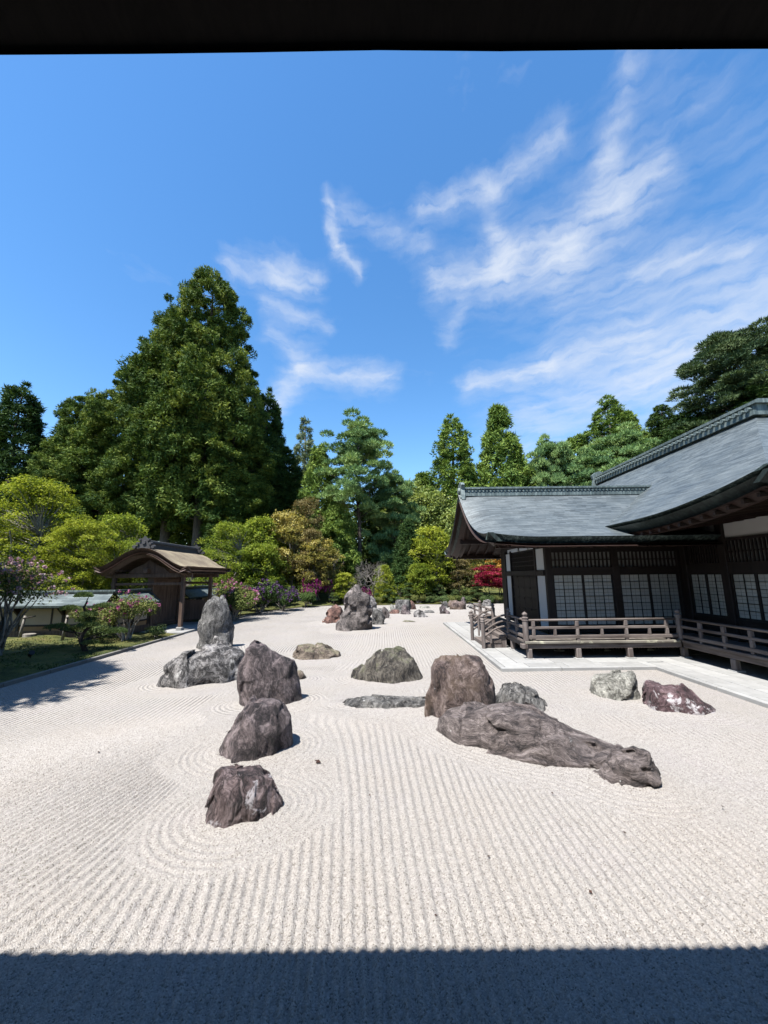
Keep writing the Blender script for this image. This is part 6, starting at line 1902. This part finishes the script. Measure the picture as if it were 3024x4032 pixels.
# ---- tall cedars behind the gate and along the left
GC = "tall cedars behind the gate"
cedA = conifer(29, 6.5, 3.85, 1150, 112, 0.27, 0.11, 11, 'lf_cedar', 'bark_cedar', rc=0.74, lumps=0.6, prof='dome', limbs=60)
cedB = conifer(28, 6.0, 3.4, 1000, 112, 0.27, 0.11, 12, 'lf_cedar', 'bark_cedar', rc=0.72, lumps=0.65, prof='dome', limbs=60)
cedD = conifer(20, 1.5, 2.8, 760, 66, 0.34, 0.115, 13, 'lf_cedar_dark', 'bark_cedar', rc=0.74, lumps=0.55)
for lab, x, y, top, m, h0, rw, rz in [
    ("tallest cedar, rising highest above the thatched gate", -14.7, 30.0, 28.6, cedA, 29, 0.95, 0.4),
    ("cedar just left of the tallest one, almost as tall", -17.7, 30.8, 26.0, cedB, 28, 0.95, 2.0),
    ("shorter cedar filling the right flank of the tallest cedar", -12.4, 30.4, 17.0, cedB, 28, 0.8, 4.1),
    ("third cedar on the sloping left shoulder of the big clump", -20.6, 31.6, 22.0, cedA, 29, 0.75, 3.2),
    ("fourth cedar down the left shoulder of the big clump", -23.6, 31.8, 18.6, cedB, 28, 0.8, 1.1),
    ("cedar at the low left end of the big clump", -27.0, 32.8, 19.0, cedA, 29, 0.7, 5.0),
    ("cedar half hidden inside the big clump above the gate roof", -16.6, 33.2, 22.0, cedB, 28, 1.0, 5.5)]:
    k_ = 1.4
    tree("cedar_tree", lab, x * k_, y * k_, 2.5 + (top - 2.5) * k_, h0, m, rw * k_, rz, GC)
GD = "dark cedars at the edges of the big clump"
for lab, x, y, top, rw, rz in [
    ("slim dark cedar with a pointed tip right of the big clump", -15.6, 49.0, 27.8, 1.25, 0.3),
    ("low dark cedar at the right foot of the big clump", -13.4, 50.0, 20.0, 1.4, 2.2),
    ("dark shaded cedar between the big clump and the slim pointed one", -17.8, 50.0, 25.0, 1.5, 4.0),
    ("dark cedar at the left edge with a lumpy top", -44.4, 44.2, 26.5, 1.5, 1.0),
    ("dark cedar cut off by the left edge of the picture", -50.0, 44.8, 25.6, 1.55, 3.3),
    ("dark cedar between the left edge and the big clump", -40.0, 47.0, 23.0, 1.45, 5.1)]:
    tree("cedar_tree", lab, x, y, top, 20, cedD, rw, rz, GD)

# ---- conifers and pines across the back
mid = conifer(18, 1.0, 3.3, 560, 62, 0.42, 0.15, 21, 'lf_cypress', 'bark_cedar', rc=0.86, lumps=0.5, prof='cone')
col_ = conifer(26, 2.0, 3.0, 720, 48, 0.44, 0.16, 22, 'lf_cypress', 'bark_pale', rc=0.78, lumps=0.5, prof='column', limbs=70)
haze = conifer(26, 3.0, 3.0, 620, 26, 0.48, 0.16, 23, 'lf_haze', 'bark_pale', rc=0.6, lumps=0.4, prof='cone', limbs=60)
dk = conifer(8, 0.3, 1.9, 700, 36, 0.24, 0.085, 24, 'lf_cedar_dark', 'bark_cedar', rc=0.4, lumps=0.25, prof='cone')
GB = "conifers behind the garden"
for lab, x, y, top, h0, m, rw, rz in [
    ("thin grey-green conifer with a see-through top right of the big cedars", -11.7, 55, 26.6, 26, haze, 1.0, 0.0),
    ("olive pyramid-shaped conifer in front of the thin grey-green one", -8.0, 46, 18.9, 18, mid, 0.95, 0.6),
    ("shorter olive conifer left of the pine trunk", -5.4, 43.5, 12.6, 18, mid, 0.75, 2.4),
    ("slender columnar conifer with pale branches left of the temple roof ridge", 10.3, 55, 26.4, 26, col_, 1.15, 0.0),
    ("bright conical conifer above the left end of the temple roof ridge", 17.4, 55, 27.8, 18, mid, 1.55, 4.0),
    ("olive conifer filling the dip between the bare tree and the column conifer", 6.4, 60, 19.0, 18, mid, 1.3, 1.9),
    ("olive conifer behind the middle pine on its right", 0.8, 58, 17.5, 18, mid, 1.2, 3.9),
    ("low olive conifer filling in behind the left part of the wing ridge", 13.6, 60, 20.5, 18, mid, 1.3, 0.9),
    ("low olive conifer right of the bright conical one", 21.6, 60, 22.0, 18, mid, 1.3, 2.9),
    ("rounded conifer behind the feathery pine", 28.0, 63, 25.0, 20, cedD, 1.6, 4.9),
    ("broad conifer filling in behind the middle of the temple ridges", 33.5, 64, 26.5, 18, mid, 1.5, 5.9),
    ("low dark green cone of a conifer behind the far rocks", 2.5, 40.3, 8.4, 8, dk, 1.05, 0.4),
    ("twin-topped conifer, its left top, above the middle of the temple roofs", 37.3, 60, 31.5, 26, col_, 1.25, 2.2),
    ("twin-topped conifer, its lower right top, above the temple roofs", 41.2, 61, 29.6, 18, mid, 1.05, 1.4),
    ("small dark conifer on the slope left of the hillside pine", 46.8, 61, 30.5, 20, cedD, 1.2, 1.4)]:
    tree("conifer_tree", lab, x, y, top, h0, m, rw, rz, GB)

p1_ = pine(21.7, 9.5, 4.6, 26, 260, 31, 'lf_pine', 'bark_pine', 0.40, 0.7, width=0.12)
p2_ = pine(16, 3.5, 5.0, 30, 260, 32, 'lf_pine', 'bark_pine', 0.44, 0.55, width=0.14)
p3_ = pine(23, 4.0, 7.0, 40, 300, 33, 'lf_pine_dark', 'bark_pine', 0.48, 0.42, width=0.15)
GP = "pines round the temple"
for lab, x, y, top, h0, m, rw, rz in [
    ("tall pine with a rounded blue-green crown and long bare trunk in the middle", -3.0, 45, 20.6, 21.7, p1_, 1.0, 0.5),
    ("lower pine leaning out to the right of the tall middle pine", 1.3, 47, 14.8, 16, p2_, 0.62, 2.0),
    ("feathery pine just right of the bright conical conifer", 25.1, 55, 21.6, 16, p2_, 0.8, 0.0),
    ("broad pale green pine spreading behind the temple ridges", 32.6, 52, 21.4, 16, p2_, 1.15, 3.5),
    ("broad pale green pine lower down beside the hall ridge", 28.4, 50, 17.6, 16, p2_, 1.0, 1.5),
    ("dark hillside pine with level branches, highest at the right", 49.5, 50, 35.0, 23, p3_, 1.0, 0.0),
    ("dark hillside pine cut off by the right edge", 57.8, 51, 36.5, 23, p3_, 0.9, 2.5)]:
    tree("pine_tree", lab, x, y, top, h0, m, rw, rz, GP)
GH = "dark conifers on the hillside"
for lab, x, y, top, h0, m, rw, rz in [
    ("dense dark conifer below the hillside pine on its left", 44.5, 53, 26.0, 20, cedD, 1.5, 0.2),
    ("dense dark conifer directly under the hillside pine crown", 49.5, 46.5, 28.0, 20, cedD, 1.7, 1.2),
    ("dense dark conifer at the right edge behind the hall ridge", 55.5, 46.5, 31.5, 20, cedD, 1.7, 2.2),
    ("dense dark conifer rising from behind the hall ridge", 39.5, 50, 21.5, 20, cedD, 1.4, 3.2),
    ("dense dark conifer low behind the right end of the hall ridge", 46.0, 42, 23.0, 20, cedD, 1.5, 4.2)]:
    tree("conifer_tree", lab, x, y, top, h0, m, rw, rz, GH)
# a mass of further trees closes the gaps at the back
def backwood():
    rng = np.random.default_rng(77)
    spots = []
    for x in np.arange(-62, 62, 3.3):
        spots.append((x + rng.normal() * 0.8, 66 + rng.random() * 12, 8.5 + rng.random() * 5))
    for x in np.arange(-70, -14, 2.8):
        spots.append((x + rng.normal() * 0.6, 55 + rng.random() * 7, 13 + rng.random() * 6))
    for x in np.arange(-9, 15, 1.9):
        spots.append((x + rng.normal() * 0.6, 50 + rng.random() * 9, 9 + rng.random() * 5.5))
    for x in np.arange(24, 76, 4.0):
        spots.append((x + rng.normal(), 54 + rng.random() * 16, 10 + rng.random() * 4))
    C, S, K = [], [], []
    F = Foliage()
    mb = MB()
    for x, y, h in spots:
        z0 = gz_(x, y)
        K = 60; n = 22
        f = rng.random(K); a = rng.random(K) * 6.28
        r = 2.4 * (1 - f) ** 0.7 * (0.5 + 0.5 * np.sqrt(rng.random(K))) * (0.8 + 0.4 * rng.random())
        C = np.stack([x + r * np.cos(a), y + r * np.sin(a), z0 + h * (0.05 + 0.93 * f)], 1)
        k = np.repeat(np.arange(K), n)
        d = sphere(rng, K * n)
        P = C[k] + d * 0.9 * rng.random((K * n, 1)) ** 0.5
        D = unit(d + np.array([0, 0, 0.5]))
        F.needles(P, D, 0.7, 0.26, np.clip(0.6 * rng.random(K)[k] + 0.4 * rng.random(K * n), 0, 1), rng)
        mb.tube([(x, y, z0 - 0.2), (x, y, z0 + h * 0.9)], [0.16, 0.03], 5, cap=False)
    me = F.mesh("forest", 'lf_cedar_dark')
    o = bpy.data.objects.new("distant_wood", me)
    put(o, None, "dense wood of far conifers closing the view behind the garden trees", "wood", kind="stuff")
    t = bpy.data.objects.new("trunks", mb_mesh(mb, "trunks", 'bark_cedar')); put(t, o, kind="stuff")
backwood()

# ---- leafless trees
b1 = bare_tree(11.0, 41, 'bark_pale', 7, 0.42, 0.11, 2)
plant("bare_tree", "leafless tree with fine upright twigs in the gap before the tall column conifer", "tree", (3.7, 52, 0), (b1,), ("trunk",), sc=(0.75, 0.75, 1.3))
b2 = bare_tree(3.9, 42, 'bark_pale', 7, 0.62, 0.055, 3)
plant("bare_tree", "small leafless maple with pale spreading twigs behind the tall peak rock", "tree", (-1.2, 37.2, 0.25), (b2,), ("trunk",), sc=(1.15, 1.15, 1.15))
b3 = bare_tree(5.5, 43, 'bark_pale', 6, 0.5, 0.06, 2)
plant("bare_tree", "thin half-bare tree among the yellow maples", "tree", (-5.3, 39.0, 0.4), (b3,), ("trunk",), sc=(1.0, 1.0, 1.1))

# ---- maples and small broadleaf trees
GM = "maples round the garden"
mL = maple(7.6, 3.0, 430, 92, 51, 'lf_lime', 'bark_pale', 0.10, 0.12, 3, 0.09, 0.40, 0.12)
mHz = maple(7.6, 2.6, 230, 62, 59, 'lf_haze2', 'bark_pale', 0.22, 0.12, 3, 0.08, 0.55, 0.35)
mF = maple(5.2, 2.3, 260, 84, 52, 'lf_fresh', 'bark_pale', 0.10, 0.1, 3, 0.06, 0.34, 0.11)
mY = maple(7.0, 2.6, 190, 74, 53, 'lf_yellow', 'bark_pale', 0.17, 0.30, 3, 0.08, 0.50, 0.14)
mBz = maple(8.0, 2.5, 90, 120, 54, 'lf_bronze', 'bark_pale', 0.17, 0.18, 3, 0.07, 0.62, 0.16)
mG = maple(7.0, 2.7, 210, 74, 55, 'lf_lime', 'bark_pale', 0.18, 0.22, 3, 0.08, 0.52, 0.15)
mGr = maple(5.0, 2.0, 190, 74, 56, 'lf_fresh', 'bark_pale', 0.16, 0.08, 3, 0.06, 0.38, 0.17)
mR = maple(3.6, 1.7, 34, 230, 57, 'lf_red', 'bark_dark', 0.13, 0.42, 2, 0.05, 0.55, 0.08)
mO = maple(4.0, 1.5, 40, 160, 58, 'lf_orange', 'bark_dark', 0.15, 0.3, 2, 0.05, 0.5, 0.12)
for lab, x, y, top, h0, m, rw, rz in [
    ("big lime-green maple behind the wall at the left edge", -18.2, 19.6, 7.9, 7.6, mL, 1.0, 0.0),
    ("lime-green maple reaching towards the gate, lower than its neighbour", -15.3, 19.4, 5.6, 7.6, mL, 0.72, 2.1),
    ("fresh green small maple just left of the gate roof", -13.9, 20.6, 4.6, 5.2, mF, 0.85, 1.0),
    ("fresh green maple in shade behind the gate on its left", -16.5, 24.0, 6.6, 5.2, mF, 1.2, 3.0),
    ("lime-green maple cut off by the left edge", -22.4, 20.0, 7.2, 7.6, mL, 0.95, 4.2),
    ("fresh green maple in deep shade beneath the big cedars", -20.5, 26.0, 6.0, 5.2, mF, 1.3, 5.0),
    ("yellow-leaved maple with layered sprays right of the gate roof", -9.6, 38.0, 9.2, 7.0, mY, 1.0, 0.0),
    ("lower yellow maple with golden sprays hanging right", -6.2, 36.8, 6.3, 7.0, mY, 0.85, 2.6),
    ("bronze-leaved tree between the two yellow maples", -8.2, 39.5, 10.8, 8.0, mBz, 0.95, 0.5),
    ("bronze-leaved tree with a thin crown behind the round dark bush", -7.0, 37.3, 7.2, 8.0, mBz, 0.8, 3.0),
    ("tall fresh green tree behind the bare tree, left of the column conifer", 4.2, 54.0, 15.5, 7.6, mHz, 1.5, 0.4),
    ("pale green tree right of the bare tree in the background gap", 7.4, 53.0, 14.0, 7.6, mHz, 1.45, 2.4),
    ("pale green tree between the middle pine and the bare tree", 0.4, 56.0, 13.0, 7.6, mHz, 1.5, 4.4),
    ("pale green tree above the lime maple near the gable", 10.5, 50.0, 12.0, 7.6, mHz, 1.3, 5.4),
    ("pale green tree left of the middle pine trunk", -7.0, 50.5, 12.5, 7.6, mHz, 1.4, 1.4),
    ("fresh green tree directly behind the right end of the gate roof", -13.4, 33.5, 7.4, 5.2, mF, 1.35, 2.2),
    ("lime tree showing between the gate roof and the yellow maple", -11.3, 38.6, 7.4, 7.0, mG, 0.9, 3.3),
    ("fresh green tree close to the right corner of the gate roof", -12.0, 36.5, 8.2, 5.0, mGr, 1.3, 1.0),
    ("fresh green tree in shade behind the purple rhododendron", -10.6, 33.0, 5.4, 5.0, mGr, 1.1, 2.4),
    ("bright lime maple left of the temple gable", 4.7, 38.2, 7.4, 7.0, mG, 0.95, 0.0),
    ("low fresh green maple sprays above the clipped pines", 3.4, 36.8, 3.7, 5.0, mGr, 0.85, 4.0),
    ("fresh green tree filling in behind the bright lime maple", 5.6, 40.5, 6.4, 5.0, mGr, 1.3, 5.2),
    ("fresh green low tree beside the small leafless maple", -0.2, 38.6, 3.6, 5.0, mGr, 0.6, 0.6),
    ("small lime maple on slim white stems behind the rusty red rock", -3.7, 36.0, 2.9, 7.0, mG, 0.45, 1.6),
    ("yellow-green maple under the temple gable eave", 8.4, 39.4, 5.0, 7.0, mY, 0.75, 4.4),
    ("red maple with level crimson sprays left of the temple wall", 9.7, 36.2, 3.5, 3.6, mR, 1.05, 0.0),
    ("orange maple above the crimson maple", 11.6, 38.6, 4.4, 4.0, mO, 1.1, 0.0),
    ("sparse bronze tree above the clipped pines right of the lime maple", 7.4, 37.6, 4.2, 8.0, mBz, 0.55, 1.9)]:
    tree("maple_tree", lab, x, y, top, h0, m, rw, rz, GM)
tree("maple_tree", "maple out of view at left whose branches shade the moss bed", -13.6, 8.6, 6.6, 7.6, mL, 0.85, 0.7, GM, cat="tree")
tree("cedar_tree", "cedar out of view at left, its shadow dappling the moss", -14.7, 8.7, 13.0, 18, mid, 0.85, 0.7, None, cat="tree")
tree("cedar_tree", "low cedar out of view at left, shading the middle of the moss bed", -13.9, 10.6, 9.0, 18, mid, 0.62, 1.7, None, cat="tree")
tree("cedar_tree", "second cedar out of view at left, nearer the viewing hall", -14.2, 5.4, 17.0, 26, col_, 1.0, 2.7, None, cat="tree")
tree("maple_tree", "second maple out of view at left shading the gravel edge", -13.2, 5.2, 6.2, 5.2, mF, 1.1, 1.7, GM, cat="tree")
yc = conifer(3.4, 0.2, 0.85, 260, 30, 0.17, 0.06, 61, 'lf_lime', 'bark_dark', rc=0.25, prof='cone')
tree("young_conifer", "small yellow-green cone tree beside the small leafless maple", 0.1, 36.4, 3.5, 3.4, yc, 1.0, 0, cat="tree")

# ---- flowering shrubs
GA = "flowering azaleas and rhododendrons"
sp_pale = shrub(1.75, 3.5, 71, 'lf_shrub', 5200, 0.095, 22, 'fl_pale', 210, 0.065, 9, open_=0.8, stems=22)
sp_pink = shrub(1.15, 1.95, 72, 'lf_shrub', 4200, 0.075, 18, 'fl_pink', 62, 0.055, 9, open_=0.3, stems=18)
sp_mid = shrub(1.6, 2.1, 73, 'lf_shrub', 5600, 0.11, 18, 'fl_pink', 42, 0.085, 10, open_=0.3, stems=12)
sp_purp = shrub(1.6, 2.6, 74, 'lf_shrub_dark', 6200, 0.12, 16, 'fl_purple', 260, 0.085, 9)
sp_mag = shrub(1.0, 1.5, 75, 'lf_shrub', 2600, 0.11, 12, 'fl_magenta', 220, 0.09, 9)
sp_dark = shrub(1.0, 1.55, 76, 'lf_shrub_dark', 5200, 0.10, 14)
sp_low = shrub(0.75, 0.6, 77, 'lf_niwaki', 3000, 0.06, 10)
sp_yel = shrub(0.8, 0.75, 78, 'lf_shrub', 2600, 0.07, 10)
sp_cream = shrub(2.2, 3.0, 79, 'lf_shrub', 2600, 0.20, 14, 'fl_cream', 260, 0.17, 8)
for nm, lab, x, y, z, m, s, rz in [
    ("rhododendron", "tall rhododendron full of pale pink flowers at the left edge", -13.1, 13.4, 0.12, sp_pale, (1, 1, 1.0), 0.0),
    ("azalea", "pink azalea on thin grey stems before the wall, left of the gate", -10.45, 16.1, 0.1, sp_pink, (1.05, 1.05, 1.12), 0.0),
    ("azalea", "sparse leafy azalea with a few pink flowers against the wall", -11.6, 15.9, 0.1, sp_pink, (0.75, 0.75, 0.85), 2.0),
    ("azalea", "yellowish leafy azalea with a few pink blooms right of the gate", -8.95, 23.6, 0.08, sp_mid, (1, 1, 1.0), 0.0),
    ("azalea", "leafy azalea with pink blooms close behind the yellowish one", -9.9, 25.9, 0.08, sp_mid, (0.95, 0.95, 1.25), 2.3),
    ("rhododendron", "dark rhododendron topped with purple flowers", -8.7, 27.6, 0.08, sp_purp, (1.0, 1.0, 1.08), 0.0),
    ("rhododendron", "second purple rhododendron, lower and farther back", -7.8, 30.2, 0.08, sp_purp, (0.9, 0.9, 0.8), 1.8),
    ("azalea", "tall magenta azalea behind the round dark bush", -6.8, 35.6, 0.1, sp_mag, (1.0, 1.0, 1.75), 0.0),
    ("azalea", "magenta azalea peeping out left of the tall peak rock", -2.1, 35.9, 0.1, sp_mag, (0.85, 0.85, 1.0), 1.0),
    ("azalea", "magenta azalea to the right of the tall magenta one", -5.1, 36.3, 0.2, sp_mag, (0.7, 0.7, 1.5), 2.0)]:
    plant(nm, lab, "shrub", (x, y, z), m, SF, GA, rz, s)
GS = "round clipped shrubs"
for nm, lab, x, y, z, m, s, rz in [
    ("round_shrub", "round dark green bush at the far left corner of the gravel", -6.7, 33.4, 0.05, sp_dark, (1, 1, 1), 0.0),
    ("round_shrub", "dark bush in the shade behind the yellowish azalea", -10.2, 29.4, 0.05, sp_dark, (1.5, 1.5, 1.5), 1.0),
    ("round_shrub", "yellow-green clipped mound under the temple gable", 8.0, 36.6, 0.2, sp_yel, (1.5, 1.2, 1.9), 0.0),
    ("round_shrub", "low green mound at the foot of the pink azalea", -9.75, 16.9, 0.08, sp_low, (0.75, 0.75, 0.8), 0.4),
    ("round_shrub", "low green mound left of the pink azalea", -11.0, 15.1, 0.12, sp_low, (0.8, 0.8, 1.3), 1.4)]:
    plant(nm, lab, "shrub", (x, y, z), m, SF, GS, rz, s)
GL = "low clipped mounds along the far edge"
for i, (x, s) in enumerate(((-0.7, 0.9), (0.9, 1.0), (1.9, 0.8), (2.9, 1.1), (4.0, 0.95), (5.1, 1.1), (6.2, 1.0), (7.3, 1.0), (9.1, 1.1), (10.2, 1.0))):
    plant("low_shrub", ("first", "second", "third", "fourth", "fifth", "sixth", "seventh", "eighth", "ninth", "tenth")[i] + " low clipped mound from the left along the far gravel edge", "shrub", (x, 35.35 + 0.35 * math.sin(i * 2.1), 0.05), sp_low if i % 3 else sp_yel, SF, GL, i * 1.3, (1.1 * s, 0.9 * s, 1.15 * s))
for lab, x, y, z, s in (("cream-flowered tree showing above the hall ridge, left of its twin", 33.6, 40.5, 12.2, 0.9), ("cream-flowered tree above the hall ridge near the right edge", 33.5, 36.3, 14.6, 1.0)):
    plant("flowering_tree", lab, "tree", (x, y, z - 1.5 * s), sp_cream, SF, "cream-flowered trees behind the hall ridge", x, (s, s, s))

# ---- clipped pines
nA = niwaki(1.5, 81, 'lf_niwaki', [(0, 0, 1.42, .34), (.32, .05, 1.12, .32), (-.34, -.05, 1.06, .33), (.1, -.3, .84, .34), (-.2, .25, .8, .34), (.5, -.1, .6, .38), (-.52, 0, .55, .38), (0, -.4, .42, .36)], 0.085, 300)
nB = niwaki(1.1, 82, 'lf_niwaki', [(0, 0, 1.02, .34), (.36, 0, .76, .34), (-.36, -.1, .72, .36), (.05, -.34, .5, .38), (.6, .1, .42, .36), (-.62, 0, .4, .36)], 0.085, 300)
GN = "clipped pines along the far edge"
for lab, x, y, m, s, rz in [
    ("tiered clipped pine right behind the tall peak rock", 0.1, 36.0, nA, 1.25, 0.0),
    ("broad tiered clipped pine behind the flat-topped dark rock", 2.2, 36.2, nA, 1.12, 1.3),
    ("clipped pine between two broad ones, third from the peak rock", 3.5, 35.9, nB, 1.05, 2.4),
    ("single-pad clipped pine in front of the lime maple", 5.0, 36.0, nA, 0.98, 3.1),
    ("clipped pine left of the narrow upright stone", 6.5, 36.1, nB, 0.95, 4.0),
    ("wide clipped pine left of the crimson maple", 8.4, 35.9, nA, 1.08, 5.0),
    ("small clipped pine on the left of the tall peak rock", -2.7, 35.7, nB, 0.8, 0.7),
    ("dark little clipped pine near the round dark bush", -4.6, 35.3, nB, 0.85, 1.9)]:
    plant("clipped_pine", lab, "tree", (x, y, 0.12), m, TC, GN, rz, (s, s, s))
nL = niwaki(1.85, 83, 'lf_niwaki', [(-.02, 0, 1.78, .40), (-.62, .1, 1.36, .36), (.55, .05, 1.42, .36), (.05, -.15, 1.15, .36), (.1, .1, .80, .42), (-1.05, 0, .72, .36), (-.55, .15, .66, .30), (.62, .15, .62, .30), (1.0, .1, .58, .42), (.3, -.1, .25, .26), (-.1, .15, .95, .34)], 0.06, 380, r=0.075)
plant("clipped_pine", "tiered garden pine with dark pads standing on the moss bed", "tree", (-10.5, 13.95, 0.08), nL, TC, None, 0.0, (1, 1, 1.03))

# short tufts and litter that break up the moss
def moss_tufts():
    rng = np.random.default_rng(9)
    n = 9000
    x = -9.3 - 5.6 * rng.random(n) ** 1.3; y = 7.5 + 9.0 * rng.random(n)
    keep = vnoise(x * 1.3, y * 1.3, x * 0, 4) > -0.1
    x, y = x[keep], y[keep]; n = len(x)
    e = np.abs(x + 9.15)
    z = 0.045 + 0.22 * sstep(0.1, 2.5, e) * (0.35 + 0.5 * fbm(x * 0.7, y * 0.7, x * 0, 3, 77))
    P = np.stack([x, y, z - 0.005], 1)
    D = unit(np.array([0, 0, 1.0]) + 0.7 * rng.normal(size=(n, 3))); D[:, 2] = np.abs(D[:, 2])
    me = Foliage().needles(P, D, 0.055, 0.03, rng.random(n), rng).mesh("moss_tufts", 'lf_shrub_dark')
    put(bpy.data.objects.new("moss_tufts", me), None, "short dark tufts growing over the moss bed", "moss", kind="stuff")
moss_tufts()

# ------------------------------------------------------------------ small things on the moss and gravel
def log_post(loc, h, lean, label):
    rng = np.random.default_rng(int(abs(loc[0]) * 100))
    root = empty("wooden_post", loc, label, "post", "wooden posts before the plastered wall")
    mb = MB()
    mb.tube([(loc[0], loc[1], loc[2] - .1), (loc[0] + lean * .5 + .01, loc[1], loc[2] + h * .5), (loc[0] + lean, loc[1] + .02, loc[2] + h)], [.055, .05, .045], 9)
    mb.build("post", MT['bark_pale'], root, smooth=True)
    MB().tube([(loc[0] + lean, loc[1] - .06, loc[2] + h - .1), (loc[0] + lean + .36, loc[1] + .1, loc[2] + h - .02)], [.03, .025], 8).build("crossbar", MT['bark_dark'], root, smooth=True)
log_post((-13.1, 16.2, 0.15), 0.92, 0.10, "weathered wooden prop post in front of the wall, nearer the pine")
log_post((-15.0, 16.35, 0.15), 0.90, 0.12, "weathered wooden prop post in front of the wall at far left")
st = MB().tube([(-14.55, 16.3, 0.0), (-14.55, 16.3, 0.12), (-14.54, 16.3, 0.34)], [.26, .22, .21], 14)
st.build("tree_stump", MT['bark_pale'], None, smooth=False, loc=(-14.55, 16.3, 0), label="short cut tree stump at the foot of the plastered wall", cat="stump")
def spotlight():
    root = empty("garden_spotlight", (-10.9, 12.35, 0.1), "small black garden spotlight standing on the moss", "lamp")
    MB().tube([(-10.9, 12.35, 0.05), (-10.9, 12.35, 0.24)], [.012, .012], 8).build("stake", MT['black_metal'], root)
    MB().tube([(-10.96, 12.38, 0.22), (-10.86, 12.33, 0.30), (-10.84, 12.32, 0.315)], [.05, .07, .075], 12).build("lamp_head", MT['black_metal'], root)
    MB().box(-10.98, -10.82, 12.29, 12.41, 0.03, 0.06).build("base_plate", MT['black_metal'], root)
spotlight()
def fallen_leaf(x, y, s, rz, label):
    rng = random.Random(int(x * 100))
    V = [(0, -.5, .02), (.16, -.2, .05), (.34, .05, .02), (.12, .12, .06), (.0, .5, .03), (-.12, .1, .07), (-.36, .0, .03), (-.15, -.2, .06)]
    V += [(p[0], p[1], p[2] + 0.04) for p in V]
    F = [tuple(range(7, -1, -1)), tuple(range(8, 16))] + [(i, (i + 1) % 8, 8 + (i + 1) % 8, 8 + i) for i in range(8)]
    me = bpy.data.meshes.new("fallen_leaf"); me.from_pydata([(a * s, b * s, c * s) for a, b, c in V], [], F); me.materials.append(MT['dead_leaf'])
    o = bpy.data.objects.new("fallen_leaf", me); o.location = (x, y, 0.022); o.rotation_euler = (0.15, -0.2, rz)
    put(o, None, label, "leaf", "dead leaves on the gravel")
fallen_leaf(-0.94, 5.72, 0.11, 1.1, "brown dead leaf on open gravel right of the slanting rock")
for x, y, s, rz in ((1.6, 3.5, .045, .3), (2.3, 4.2, .04, 1.2), (0.9, 3.9, .035, 2.0), (-0.2, 4.9, .035, .7), (3.6, 4.6, .05, 2.6), (1.9, 4.9, .04, .1), (-2.6, 7.2, .045, 1.9), (0.35, 3.3, .03, 2.9), (-4.2, 6.1, .04, .9)):
    fallen_leaf(x, y, s, rz, "tiny dark dead leaf scattered on the raked gravel")
